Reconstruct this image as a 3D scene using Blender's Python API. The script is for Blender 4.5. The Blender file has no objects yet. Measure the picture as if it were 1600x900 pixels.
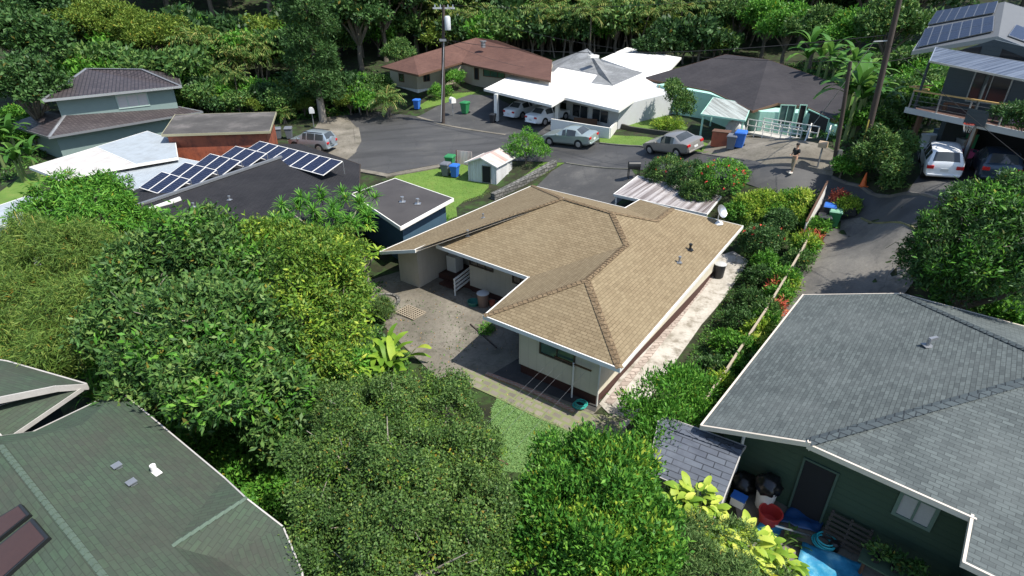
import bpy, bmesh, math, random
import numpy as np
from mathutils import Vector, Matrix
from mathutils.geometry import delaunay_2d_cdt, tessellate_polygon
C = bpy.context.scene.collection
rng = np.random.default_rng(7); random.seed(7)
R = math.radians
# ---------------------------------------------------------------- camera, sky, sun, exposure
F, TH, CZ = 880.0, R(28.0), 14.1
S_, C_ = math.sin(TH), math.cos(TH)
sc = bpy.context.scene
cam = bpy.data.objects.new('camera', bpy.data.cameras.new('camera')); C.objects.link(cam)
cam.location = (0, 0, CZ); cam.rotation_euler = (R(90) - TH, 0, 0)
cam.data.sensor_width = 36; cam.data.lens = 36 * F / 1600; cam.data.clip_start = .1; cam.data.clip_end = 800
sc.camera = cam
TOSUN = Vector((1.45, -.80, 2.70)).normalized()
w = bpy.data.worlds.new('World'); sc.world = w; w.use_nodes = True
nt = w.node_tree; bg = nt.nodes['Background']
sky = nt.nodes.new('ShaderNodeTexSky'); sky.sky_type = 'NISHITA'; sky.sun_disc = False
sky.sun_elevation = math.asin(TOSUN.z); sky.sun_rotation = math.atan2(TOSUN.x, TOSUN.y)
sky.air_density = 1.0; sky.dust_density = .8
nt.links.new(sky.outputs[0], bg.inputs[0]); bg.inputs[1].default_value = .135
sun = bpy.data.objects.new('sun', bpy.data.lights.new('sun', 'SUN')); C.objects.link(sun)
sun.data.energy = 4.5; sun.data.angle = R(.5); sun.data.color = (1, .955, .88)
sun.rotation_euler = TOSUN.to_track_quat('Z', 'Y').to_euler(); sun.location = (20, -10, 40)
sc.view_settings.view_transform = 'Standard'; sc.view_settings.look = 'None'
sc.view_settings.exposure = .72; sc.view_settings.gamma = 1
sc.view_settings.use_curve_mapping = False
# ---------------------------------------------------------------- pixel helpers (photo pixels, 1600 x 900)
def ray(px, py):
    u = (px - 800) / F; v = (py - 450) / F
    return Vector((u, C_ - v * S_, -S_ - v * C_))
CAM = Vector((0, 0, CZ))
def P(px, py, z):
    r = ray(px, py); return CAM + r * ((z - CZ) / r.z)
def Yd(px, py, y):
    r = ray(px, py); return CAM + r * (y / r.y)
# ---------------------------------------------------------------- terrain
CP = [(620,443,0),(936,626,0),(700,480,0),(800,600,0),(1110,430,.15),(1000,640,0),(840,690,-.1),(720,560,0),(900,670,0),(1030,560,0),
 (1240,470,.5),(1300,400,1.7),(1370,350,3.1),(1290,350,2.2),(1245,795,-.1),(1500,880,-.2),(1150,760,-.1),(1330,860,-.2),
 (480,238,1.2),(600,240,1.4),(560,180,1.8),(640,185,2.2),(692,193,2.2),(760,190,2.5),(790,210,2.4),(830,200,2.8),(897,228,2.7),(940,205,3.0),(1000,190,3.4),
 (1050,242,3.5),(1030,172,3.5),(1180,205,3.9),(1240,268,4.5),(1260,215,4.5),(1345,265,4.9),(1468,282,5.2),(1500,250,5.4),(1440,330,4.5),(1417,301,4.8),
 (1172,290,3.6),(985,265,2.5),(885,255,2.1),(900,300,1.3),(960,320,1.5),(1080,300,2.6),(712,250,1.5),(605,272,1.0),(675,257,1.3),(730,290,.8),(775,287,1.0),(660,330,.4),
 (1445,373,3.7),(1500,450,2.2),(1560,430,3.0),(1440,470,1.6),
 (560,260,.9),(500,400,.0),(100,245,1.0),(25,320,.7),(330,245,1.1),(200,400,-.3),(80,560,-1.),(400,600,-.8),(200,700,-1.),(600,880,-.8),(900,850,-.5),
 (720,140,3.8),(600,150,3.2),(450,180,2.0)]
cp = [tuple(P(*q)) for q in CP]
cp += [(-60,60,3),(-62,95,10),(0,98,8),(38,85,8),(55,62,8),(42,46,7.5),(-62,20,0),(0,135,30),(60,130,30),(-65,135,30),(-70,-6,-2),(62,8,3),(0,-8,-1.5),(32,12,1.),
       (75,60,10),(-75,50,2.5),(30,62,6),(15,80,6.2),(-25,75,4.2),(38,72,6.5)]
cp = np.array(cp)
def _tps(d2): return np.where(d2 > 1e-9, d2 * np.log(np.maximum(d2, 1e-9)), 0)
_n = len(cp)
_K = _tps(((cp[:, None, :2] - cp[None, :, :2]) ** 2).sum(2)) + np.eye(_n) * 1.0
_Pm = np.c_[np.ones(_n), cp[:, :2]]
_A = np.block([[_K, _Pm], [_Pm.T, np.zeros((3, 3))]])
_w = np.linalg.solve(_A, np.r_[cp[:, 2], 0, 0, 0])
def tz(x, y):
    x = np.atleast_1d(np.asarray(x, float)); y = np.atleast_1d(np.asarray(y, float))
    out = np.empty(len(x))
    for i in range(0, len(x), 4000):
        a, b = x[i:i+4000], y[i:i+4000]
        d2 = (a[:, None] - cp[None, :, 0]) ** 2 + (b[:, None] - cp[None, :, 1]) ** 2
        out[i:i+4000] = _tps(d2) @ _w[:_n] + _w[_n] + _w[_n+1] * a + _w[_n+2] * b
    return out
def T(x, y): return float(tz(x, y)[0])
_tt = np.linspace(6, 190, 900)
def GH(px, py, h=0.0):                      # where the line of sight is h above the ground
    r = ray(px, py)
    xs, ys, zs = _tt * r.x, _tt * r.y, CZ + _tt * r.z
    f = zs - tz(xs, ys) - h
    k = np.argmax(f < 0)
    if f[k] >= 0: k = len(_tt) - 1
    k = max(k, 1)
    t = _tt[k-1] + (_tt[k] - _tt[k-1]) * f[k-1] / (f[k-1] - f[k] + 1e-12)
    p = CAM + r * t
    return Vector((p.x, p.y, p.z - h))
def G(px, py): return GH(px, py, 0)
# ---------------------------------------------------------------- materials
_mats = {}
class NB:
    def __init__(s, name):
        m = bpy.data.materials.new(name); m.use_nodes = True; s.m = m; s.t = m.node_tree
        s.b = s.t.nodes['Principled BSDF']; s.tc = s.n('ShaderNodeTexCoord')
    def n(s, k, **kw):
        o = s.t.nodes.new(k)
        for a, v in kw.items():
            if a in o.inputs.keys() if hasattr(o.inputs, 'keys') else False: o.inputs[a].default_value = v
            else: setattr(o, a, v)
        return o
    def l(s, a, b): s.t.links.new(a, b)
    def noise(s, scale, detail=5, rough=.6, coord='Object', vec=None):
        o = s.n('ShaderNodeTexNoise'); o.inputs['Scale'].default_value = scale; o.inputs['Detail'].default_value = detail; o.inputs['Roughness'].default_value = rough
        s.l(vec if vec is not None else s.tc.outputs[coord], o.inputs['Vector']); return o.outputs['Fac']
    def ramp(s, fac, stops):
        o = s.n('ShaderNodeValToRGB'); e = o.color_ramp.elements
        while len(e) < len(stops): e.new(.5)
        for i, (p, c) in enumerate(stops): e[i].position = p; e[i].color = (*c, 1) if len(c) == 3 else c
        s.l(fac, o.inputs[0]); return o.outputs[0]
    def mix(s, fac, a, b, mode='MIX'):
        o = s.n('ShaderNodeMix'); o.data_type = 'RGBA'; o.blend_type = mode
        for v, i in ((fac, 0), (a, 6), (b, 7)):
            if hasattr(v, 'is_linked') : s.l(v, o.inputs[i])
            elif i == 0: o.inputs[0].default_value = v
            else: o.inputs[i].default_value = (*v, 1)
        return o.outputs[2]
    def bump(s, h, strength=.4, dist=.02):
        o = s.n('ShaderNodeBump'); o.inputs['Strength'].default_value = strength; o.inputs['Distance'].default_value = dist
        s.l(h, o.inputs['Height']); s.l(o.outputs[0], s.b.inputs['Normal'])
    def col(s, c): s.l(c, s.b.inputs['Base Color'])
def sc3(c, k): return tuple(min(1, max(0, v * k)) for v in c)
def plain(name, c, rough=.6, metal=0, var=.18, scale=2.5, spec=None):
    if name in _mats: return _mats[name]
    b = NB(name); f = b.noise(scale, 6, .65); f2 = b.noise(scale * 9, 3, .6)
    x = b.mix(f, sc3(c, 1 - var), sc3(c, 1 + var)); x = b.mix(b.ramp(f2, [(.3, (0, 0, 0)), (.75, (.35, .35, .35))]), x, sc3(c, 1 - 1.6 * var))
    b.col(x); b.b.inputs['Roughness'].default_value = rough; b.b.inputs['Metallic'].default_value = metal
    if spec is not None: b.b.inputs['Specular IOR Level'].default_value = spec
    _mats[name] = b.m; return b.m
def shingle(name, c1, c2, cm, w=.33, h=.143, mort=.012, stain=None, amt=.5, rough=.9, bias=0.0, sscale=.35, rowamt=.25):
    b = NB(name)
    br = b.n('ShaderNodeTexBrick'); b.l(b.tc.outputs['UV'], br.inputs['Vector'])
    br.inputs['Scale'].default_value = 1; br.inputs['Brick Width'].default_value = w; br.inputs['Row Height'].default_value = h
    br.inputs['Mortar Size'].default_value = mort; br.inputs['Mortar Smooth'].default_value = .3; br.inputs['Bias'].default_value = bias
    for i, c in (('Color1', c1), ('Color2', c2), ('Mortar', cm)): br.inputs[i].default_value = (*c, 1)
    x = br.outputs['Color']
    g = b.noise(60, 2, .7); x = b.mix(b.ramp(g, [(.3, (0, 0, 0)), (.8, (.45, .45, .45))]), x, sc3(c1, .55))
    f = b.noise(sscale, 7, .62)
    if stain: x = b.mix(b.ramp(f, [(.42, (0, 0, 0)), (.7, (amt, amt, amt))]), x, stain)
    for scv, lo, hi, am, k_ in (((1.1, .16, 1), .5, .74, .22, .7), ((2.2, 1 / h, 1), .5, .6, rowamt, .6), ((.8, .1, 1), .58, .8, .15, 1.4)):
        mp = b.n('ShaderNodeMapping'); b.l(b.tc.outputs['UV'], mp.inputs[0]); mp.inputs['Scale'].default_value = scv
        x = b.mix(b.ramp(b.noise(1, 4, .6, vec=mp.outputs[0]), [(lo, (0, 0, 0)), (hi, (am,) * 3)]), x, sc3(c2, k_))
    b.col(x); b.b.inputs['Roughness'].default_value = rough; b.b.inputs['Specular IOR Level'].default_value = .25
    b.bump(br.outputs['Fac'], -.35, .012); _mats[name] = b.m; return b.m
def boards(name, c, w=.2, horiz=False, dark=.55, rough=.65, stain=None, amt=.4):
    b = NB(name); sp = b.n('ShaderNodeSeparateXYZ'); b.l(b.tc.outputs['UV'], sp.inputs[0])
    m = b.n('ShaderNodeMath', operation='FRACT'); d = b.n('ShaderNodeMath', operation='DIVIDE'); d.inputs[1].default_value = w
    b.l(sp.outputs[1 if horiz else 0], d.inputs[0]); b.l(d.outputs[0], m.inputs[0])
    k = b.ramp(m.outputs[0], [(0, (0, 0, 0)), (.06, (1, 1, 1))])
    f = b.noise(1.6, 6, .65); x = b.mix(f, sc3(c, .85), sc3(c, 1.12)); x = b.mix(k, sc3(c, dark), x)
    if stain: x = b.mix(b.ramp(b.noise(1.1, 7, .7), [(.45, (0, 0, 0)), (.7, (amt, amt, amt))]), x, stain)
    b.col(x); b.bump(k, .5, .012); b.b.inputs['Roughness'].default_value = rough; _mats[name] = b.m; return b.m
def corrugated(name, c, c2, pitch=.08, rough=.5, amt=.6, stripe=1.2, metal=0.0, width=None):
    b = NB(name); sp = b.n('ShaderNodeSeparateXYZ'); b.l(b.tc.outputs['UV'], sp.inputs[0])
    m = b.n('ShaderNodeMath', operation='MULTIPLY'); m.inputs[1].default_value = 6.2832 / pitch; b.l(sp.outputs[0], m.inputs[0])
    s = b.n('ShaderNodeMath', operation='SINE'); b.l(m.outputs[0], s.inputs[0])
    mp = b.n('ShaderNodeMapping'); b.l(b.tc.outputs['UV'], mp.inputs[0]); mp.inputs['Scale'].default_value = (stripe * 4, stripe * .12, 1)
    f = b.noise(1, 6, .65, vec=mp.outputs[0])
    x = b.mix(b.ramp(f, [(.4, (0, 0, 0)), (.62, (amt, amt, amt))]), c, c2)
    x = b.mix(b.ramp(b.noise(1.3, 5, .6), [(.5, (0, 0, 0)), (.8, (amt * .6,) * 3)]), x, c2)
    b.col(x); b.bump(s.outputs[0], .6, .02); b.b.inputs['Roughness'].default_value = rough; b.b.inputs['Metallic'].default_value = metal; _mats[name] = b.m; return b.m
def groundmat(name, stops, scale=.5, fine=12, rough=.9, bump=.3, extra=None, spec=.3, fine_amt=.5, cracks=0, sweep=None):
    b = NB(name); f = b.noise(scale, 8, .62); x = b.ramp(f, stops)
    g = b.noise(fine, 5, .7); x = b.mix(b.ramp(g, [(.3, (0, 0, 0)), (.75, (fine_amt,) * 3)]), x, sc3(stops[0][1], .8))
    if extra:
        c, s2, lo, hi, amt = extra; x = b.mix(b.ramp(b.noise(s2, 6, .68), [(lo, (0, 0, 0)), (hi, (amt,) * 3)]), x, c)
    if sweep:
        mp = b.n('ShaderNodeMapping'); b.l(b.tc.outputs['Object'], mp.inputs[0]); mp.inputs['Rotation'].default_value = (0, 0, sweep[0]); mp.inputs['Scale'].default_value = (.06, .75, 1)
        x = b.mix(b.ramp(b.noise(1, 4, .55, vec=mp.outputs[0]), [(.46, (0, 0, 0)), (.66, (sweep[1],) * 3)]), x, sc3(stops[0][1], .75))
    if cracks:
        vo = b.n('ShaderNodeTexVoronoi'); vo.feature = 'DISTANCE_TO_EDGE'; vo.inputs['Scale'].default_value = cracks
        nz = b.n('ShaderNodeTexNoise'); nz.inputs['Scale'].default_value = 1.2; b.l(b.tc.outputs['Object'], nz.inputs['Vector']); a_ = b.n('ShaderNodeVectorMath', operation='ADD'); b.l(b.tc.outputs['Object'], a_.inputs[0]); b.l(nz.outputs['Color'], a_.inputs[1]); b.l(a_.outputs[0], vo.inputs['Vector'])
        x = b.mix(b.ramp(vo.outputs['Distance'], [(0, (.4,) * 3), (.012, (0, 0, 0))]), x, sc3(stops[0][1], .6))
    b.col(x); b.bump(g, bump, .03); b.b.inputs['Roughness'].default_value = rough; b.b.inputs['Specular IOR Level'].default_value = spec; _mats[name] = b.m; return b.m
def brickmat(name, c1, c2, cm, w, h, mort, coord='UV', rough=.85, smooth=.2, warp=0, off=.5):
    b = NB(name); br = b.n('ShaderNodeTexBrick'); v = b.tc.outputs[coord]
    if warp:
        nz = b.n('ShaderNodeTexNoise'); nz.inputs['Scale'].default_value = 2.2; b.l(v, nz.inputs['Vector'])
        a = b.n('ShaderNodeVectorMath', operation='SCALE'); a.inputs['Scale'].default_value = warp; b.l(nz.outputs['Color'], a.inputs[0])
        ad = b.n('ShaderNodeVectorMath', operation='ADD'); b.l(v, ad.inputs[0]); b.l(a.outputs[0], ad.inputs[1]); v = ad.outputs[0]
    b.l(v, br.inputs['Vector']); br.offset = off
    br.inputs['Scale'].default_value = 1; br.inputs['Brick Width'].default_value = w; br.inputs['Row Height'].default_value = h; br.inputs['Mortar Size'].default_value = mort; br.inputs['Mortar Smooth'].default_value = smooth
    for i, c in (('Color1', c1), ('Color2', c2), ('Mortar', cm)): br.inputs[i].default_value = (*c, 1)
    x = b.mix(b.ramp(b.noise(3, 6, .7), [(.35, (0, 0, 0)), (.75, (.5, .5, .5))]), br.outputs['Color'], sc3(c2, .5)); b.col(x)
    b.bump(br.outputs['Fac'], -.5, .02); b.b.inputs['Roughness'].default_value = rough; _mats[name] = b.m; return b.m
def leafmat(name, dark, mid, bright, rough=.5, trans=.3, clump=.6, cs=.8, spec=.22, gain=1.62):
    dark, mid, bright = (sc3(c, gain) for c in (dark, mid, bright)); rough = max(rough, .5)
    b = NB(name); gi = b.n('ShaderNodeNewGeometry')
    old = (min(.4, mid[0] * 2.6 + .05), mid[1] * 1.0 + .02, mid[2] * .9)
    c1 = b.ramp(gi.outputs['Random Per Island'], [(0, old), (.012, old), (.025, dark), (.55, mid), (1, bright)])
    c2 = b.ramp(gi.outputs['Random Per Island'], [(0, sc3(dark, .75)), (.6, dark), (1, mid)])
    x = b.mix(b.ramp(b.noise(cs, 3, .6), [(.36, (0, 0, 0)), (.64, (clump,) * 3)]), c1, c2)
    b.col(x); b.b.inputs['Roughness'].default_value = rough; b.b.inputs['Specular IOR Level'].default_value = spec
    tr = b.n('ShaderNodeBsdfTranslucent'); b.l(b.mix(.5, x, (.25, .4, .03), 'MULTIPLY') if False else x, tr.inputs[0])
    mx = b.n('ShaderNodeMixShader'); mx.inputs[0].default_value = trans
    b.l(b.b.outputs[0], mx.inputs[1]); b.l(tr.outputs[0], mx.inputs[2])
    b.l(mx.outputs[0], b.t.nodes['Material Output'].inputs['Surface']); _mats[name] = b.m; return b.m
def glass(name, c=(.02, .025, .03), rough=.06, var=.5):
    b = NB(name); f = b.noise(.9, 3, .5); b.col(b.mix(f, sc3(c, 1 - var), sc3(c, 1 + var))); b.b.inputs['Roughness'].default_value = rough; b.b.inputs['Specular IOR Level'].default_value = .6; _mats[name] = b.m; return b.m
def paint(name, c, metal=.3, rough=.28):
    b = NB(name); f = b.noise(.7, 4, .6); b.col(b.mix(f, sc3(c, .92), sc3(c, 1.06))); b.b.inputs['Metallic'].default_value = metal; b.b.inputs['Roughness'].default_value = rough
    b.b.inputs['Coat Weight'].default_value = .6; b.b.inputs['Coat Roughness'].default_value = .08; _mats[name] = b.m; return b.m
# ---------------------------------------------------------------- mesh builder and scene tree
FR = {}                                     # frame (inverse matrix) of each thing
def tag(o, label=None, cat=None, group=None, kind=None):
    if label: o['label'] = label
    if cat: o['category'] = cat
    if group: o['group'] = group
    if kind: o['kind'] = kind
    return o
def thing(name, label, cat, loc=(0, 0, 0), rz=0, group=None, kind=None):
    o = bpy.data.objects.new(name, None); C.objects.link(o); o.empty_display_size = .2
    o.location = loc; o.rotation_euler = (0, 0, rz)
    FR[o.name] = (Matrix.Translation(Vector(loc)) @ Matrix.Rotation(rz, 4, 'Z')).inverted()
    return tag(o, label, cat, group, kind)
def finish(o, parent):
    C.objects.link(o)
    if parent is not None: o.parent = parent; FR[o.name] = FR[parent.name]
    return o
class MB:
    def __init__(s): s.v = []; s.f = []; s.m = []; s.un = {}
    def poly(s, pts, mi=0):
        i = len(s.v); s.v += [Vector(p) for p in pts]; s.f.append(list(range(i, i + len(pts)))); s.m.append(mi); return s
    def mesh(s, vs, fs, mi=0):
        i = len(s.v); s.v += [Vector(p) for p in vs]
        for f in fs: s.f.append([i + k for k in f]); s.m.append(mi)
        return s
    def box(s, c, d, rz=0, mi=0, M=None):
        c = Vector(c); hx, hy, hz = d[0] / 2, d[1] / 2, d[2] / 2
        Mr = M if M is not None else Matrix.Rotation(rz, 3, 'Z')
        vs = [c + Mr @ Vector((x, y, z)) for z in (-hz, hz) for x, y in ((-hx, -hy), (hx, -hy), (hx, hy), (-hx, hy))]
        return s.mesh(vs, [(3, 2, 1, 0), (4, 5, 6, 7), (0, 1, 5, 4), (1, 2, 6, 5), (2, 3, 7, 6), (3, 0, 4, 7)], mi)
    def bar(s, a, b, w, h, mi=0):           # box beam from a to b
        a, b = Vector(a), Vector(b); d = b - a; L = d.length
        if L < 1e-6: return s
        x = d / L; up = Vector((0, 0, 1)) if abs(x.z) < .95 else Vector((1, 0, 0))
        y = up.cross(x).normalized(); z = x.cross(y)
        return s.box((a + b) / 2, (L, w, h), M=Matrix((x, y, z)).transposed(), mi=mi)
    def prism(s, poly, z0, z1, mi=0, cap=True):
        n = len(poly); ar = sum(poly[i][0] * poly[(i + 1) % n][1] - poly[(i + 1) % n][0] * poly[i][1] for i in range(n))
        zz0 = z0 if hasattr(z0, '__len__') else [z0] * n; zz1 = z1 if hasattr(z1, '__len__') else [z1] * n
        if ar < 0: poly = poly[::-1]; zz0 = zz0[::-1]; zz1 = zz1[::-1]
        lo = [(p[0], p[1], zz0[i]) for i, p in enumerate(poly)]; hi = [(p[0], p[1], zz1[i]) for i, p in enumerate(poly)]
        fs = [(i, (i + 1) % n, n + (i + 1) % n, n + i) for i in range(n)]
        if cap: fs += [tuple(range(n))[::-1], tuple(range(n, 2 * n))]
        return s.mesh(lo + hi, fs, mi)
    def cyl(s, a, b, r0, r1=None, n=10, mi=0, cap=True):
        r1 = r0 if r1 is None else r1; a, b = Vector(a), Vector(b); x = (b - a).normalized()
        up = Vector((0, 0, 1)) if abs(x.z) < .95 else Vector((1, 0, 0)); y = up.cross(x).normalized(); z = x.cross(y)
        vs = []
        for c, r in ((a, r0), (b, r1)):
            for k in range(n):
                t = 2 * math.pi * k / n; vs.append(c + y * (r * math.cos(t)) + z * (r * math.sin(t)))
        fs = [(k, (k + 1) % n, n + (k + 1) % n, n + k) for k in range(n)]
        if cap: fs += [tuple(range(n))[::-1], tuple(range(n, 2 * n))]
        return s.mesh(vs, fs, mi)
    def tube(s, pts, rs, n=8, mi=0):
        pts = [Vector(p) for p in pts]
        if not hasattr(rs, '__len__'): rs = [rs] * len(pts)
        vs = []; ref = None
        for i, p in enumerate(pts):
            d = (pts[min(i + 1, len(pts) - 1)] - pts[max(i - 1, 0)]).normalized()
            if ref is None: ref = Vector((1, 0, 0)) if abs(d.x) < .9 else Vector((0, 1, 0))
            y = d.cross(ref).normalized(); ref = y.cross(d).normalized(); zz = ref
            for k in range(n):
                t = 2 * math.pi * k / n; vs.append(p + y * (rs[i] * math.cos(t)) + zz * (rs[i] * math.sin(t)))
        fs = [(i * n + k, i * n + (k + 1) % n, (i + 1) * n + (k + 1) % n, (i + 1) * n + k) for i in range(len(pts) - 1) for k in range(n)]
        fs += [tuple(range(n))[::-1], tuple(range((len(pts) - 1) * n, len(pts) * n))]
        return s.mesh(vs, fs, mi)
    def lathe(s, c, prof, n=16, mi=0):      # prof: (r, z)
        c = Vector(c); vs = []
        for r, z in prof:
            for k in range(n):
                t = 2 * math.pi * k / n; vs.append(c + Vector((r * math.cos(t), r * math.sin(t), z)))
        fs = [(i * n + k, i * n + (k + 1) % n, (i + 1) * n + (k + 1) % n, (i + 1) * n + k) for i in range(len(prof) - 1) for k in range(n)]
        fs += [tuple(range(n))[::-1], tuple(range((len(prof) - 1) * n, len(prof) * n))]
        return s.mesh(vs, fs, mi)
    def build(s, name, mats, parent=None, smooth=False, sharp=35, bevel=0):
        me = bpy.data.meshes.new(name); vs = s.v
        if parent is not None: Mi = FR[parent.name]; vs = [Mi @ v for v in s.v]
        me.from_pydata([tuple(v) for v in vs], [], s.f)
        for m in (mats if isinstance(mats, (list, tuple)) else [mats]): me.materials.append(m)
        me.polygons.foreach_set('material_index', s.m); me.update()
        uv = me.uv_layers.new(name='UVMap'); buf = np.empty(len(me.loops) * 2)
        co = np.array([tuple(v) for v in vs]); k = 0
        for p in me.polygons:
            n = s.un.get(p.index, p.normal)
            h = Vector((-n.y, n.x, 0)) if abs(n.z) < .998 else Vector((1, 0, 0))
            h.normalize(); t = n.cross(h)
            for li in p.loop_indices:
                q = Vector(co[me.loops[li].vertex_index]); buf[li * 2] = q.dot(h); buf[li * 2 + 1] = q.dot(t)
        uv.data.foreach_set('uv', buf)
        if smooth:
            me.polygons.foreach_set('use_smooth', [True] * len(me.polygons))
            try: me.set_sharp_from_angle(angle=R(sharp))
            except Exception: pass
        o = bpy.data.objects.new(name, me); finish(o, parent)
        if bevel:
            b = o.modifiers.new('bevel', 'BEVEL'); b.width = bevel; b.segments = 2; b.limit_method = 'ANGLE'; b.angle_limit = R(40)
        return o
def dup(o, loc=None, rz=None, scale=None, label=None, group=None, parent=None):
    c = o.copy(); C.objects.link(c)
    if parent is not None: c.parent = parent
    if loc is not None: c.location = loc
    if rz is not None: c.rotation_euler = (0, 0, rz)
    if scale is not None: c.scale = scale if hasattr(scale, '__len__') else (scale,) * 3
    if label: c['label'] = label
    if group: c['group'] = group
    for ch in o.children: dup(ch, parent=c)
    return c
# ---------------------------------------------------------------- ground sheets
m_soil = groundmat('forest_floor', [(.3, (.014, .014, .008)), (.5, (.024, .03, .011)), (.68, (.045, .04, .024))], .7, 9, extra=((.03, .07, .012), 1.5, .48, .62, .8))
m_lawn = groundmat('lawn_grass', [(.3, (.075, .15, .022)), (.55, (.12, .2, .035)), (.75, (.17, .22, .05))], .8, 30, bump=.5, fine_amt=.6, extra=((.13, .11, .04), 2.2, .56, .7, .4))
m_turf = groundmat('turf', [(.3, (.10, .19, .055)), (.6, (.13, .23, .075)), (.8, (.15, .24, .08))], .6, 25, bump=.4, fine_amt=.3)
m_asph = groundmat('asphalt', [(.3, (.047, .046, .045)), (.5, (.062, .061, .06)), (.7, (.082, .08, .077))], .13, 25, rough=.62, bump=.15, fine_amt=.35, extra=((.10, .095, .085), .3, .52, .66, .6), spec=.4, cracks=.22, sweep=(-.6, .7))
m_aged = groundmat('aged_concrete', [(.3, (.09, .084, .076)), (.5, (.15, .14, .125)), (.72, (.25, .23, .195))], .3, 10, bump=.2, extra=((.05, .05, .05), .5, .5, .68, .7), fine_amt=.4, cracks=.3)
m_moss = groundmat('mossy_concrete', [(.28, (.085, .075, .058)), (.5, (.2, .18, .145)), (.72, (.36, .325, .27))], .55, 8, bump=.3, extra=((.065, .06, .042), 1.1, .47, .64, .75), fine_amt=.5, cracks=.45)
m_drive = groundmat('driveway_asphalt', [(.3, (.045, .045, .045)), (.55, (.07, .069, .067)), (.75, (.13, .125, .115))], .35, 12, rough=.75, bump=.2, extra=((.17, .16, .14), .9, .58, .72, .4), cracks=.35)
m_pale = groundmat('pale_concrete', [(.25, (.22, .2, .165)), (.48, (.44, .41, .36)), (.75, (.6, .57, .52))], .9, 9, bump=.35, extra=((.13, .11, .075), 1.7, .5, .66, .75), fine_amt=.45)
m_stone_edge = brickmat('edging_stone', (.46, .39, .34), (.34, .28, .24), (.22, .18, .15), .5, .22, .03, warp=.3)
m_paver = brickmat('paver_stone', (.12, .11, .085), (.24, .21, .165), (.17, .19, .08), .42, .30, .06, warp=.10)
m_rubble = brickmat('rubble_stone', (.22, .21, .19), (.1, .1, .09), (.03, .03, .025), .38, .22, .03, warp=.1)
m_darkconc = groundmat('dark_concrete', [(.3, (.035, .034, .034)), (.6, (.07, .066, .062)), (.8, (.11, .1, .09))], .8, 10, bump=.2)
m_wet = m_aged

def ground():
    xs = np.arange(-95, 95.01, .8); ys = np.arange(-10, 160.01, .8)
    X, Y = np.meshgrid(xs, ys); Z = tz(X.ravel(), Y.ravel())
    me = bpy.data.meshes.new('ground'); nx, ny = len(xs), len(ys)
    i = np.arange(nx * ny).reshape(ny, nx)
    q = np.stack([i[:-1, :-1], i[:-1, 1:], i[1:, 1:], i[1:, :-1]], -1).reshape(-1, 4)
    me.from_pydata(np.c_[X.ravel(), Y.ravel(), Z].tolist(), [], q.tolist()); me.materials.append(m_soil)
    me.polygons.foreach_set('use_smooth', [True] * len(me.polygons))
    o = bpy.data.objects.new('ground', me); C.objects.link(o); tag(o, kind='structure')
ground()
def inside(x, y, poly):
    c = False; j = len(poly) - 1
    for i in range(len(poly)):
        xi, yi = poly[i]; xj, yj = poly[j]
        if (yi > y) != (yj > y) and x < (xj - xi) * (y - yi) / (yj - yi) + xi: c = not c
        j = i
    return c
def smooth_poly(p, it=1):
    for _ in range(it):
        q = []
        for i in range(len(p)):
            a, b = Vector(p[i]), Vector(p[(i + 1) % len(p)]); q += [a * .75 + b * .25, a * .25 + b * .75]
        p = q
    return p
def sheet(name, pxs, mat, off, step=.7, sm=0, world=False, structure=True, thick=0.0):
    poly = [Vector(p) for p in pxs] if world else [G(*p).xy for p in pxs]
    poly = smooth_poly(poly, sm); b = []
    for i in range(len(poly)):
        p, q = poly[i], poly[(i + 1) % len(poly)]; n = max(1, int((q - p).length / step))
        b += [p + (q - p) * (k / n) for k in range(n)]
    x0, x1 = min(p.x for p in b), max(p.x for p in b); y0, y1 = min(p.y for p in b), max(p.y for p in b)
    pts = list(b); bl = [(p.x, p.y) for p in b]
    for x in np.arange(x0, x1, step):
        for y in np.arange(y0, y1, step):
            if inside(x, y, bl) and min((x - a) ** 2 + (y - c) ** 2 for a, c in bl) > (step * .45) ** 2: pts.append(Vector((x, y)))
    v, e, f, *_ = delaunay_2d_cdt(pts, [], [list(range(len(b)))], 1, 1e-5)
    zz = tz([p.x for p in v], [p.y for p in v]) + off
    fs = []
    for t in f:
        a, c, d = (v[k] for k in t[:3])
        fs.append(t if (c - a).cross(d - a) > 0 else t[::-1])
    me = bpy.data.meshes.new(name); me.from_pydata([(p.x, p.y, z) for p, z in zip(v, zz)], [], fs); me.materials.append(mat)
    me.polygons.foreach_set('use_smooth', [True] * len(me.polygons))
    uv = me.uv_layers.new(name='UVMap'); co = [me.vertices[l.vertex_index].co for l in me.loops]
    uv.data.foreach_set('uv', np.array([((c.x * .809 - c.y * .588), (c.x * .588 + c.y * .809)) for c in co]).ravel())
    o = bpy.data.objects.new(name, me); C.objects.link(o)
    if structure: tag(o, kind='structure')
    return o
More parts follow.
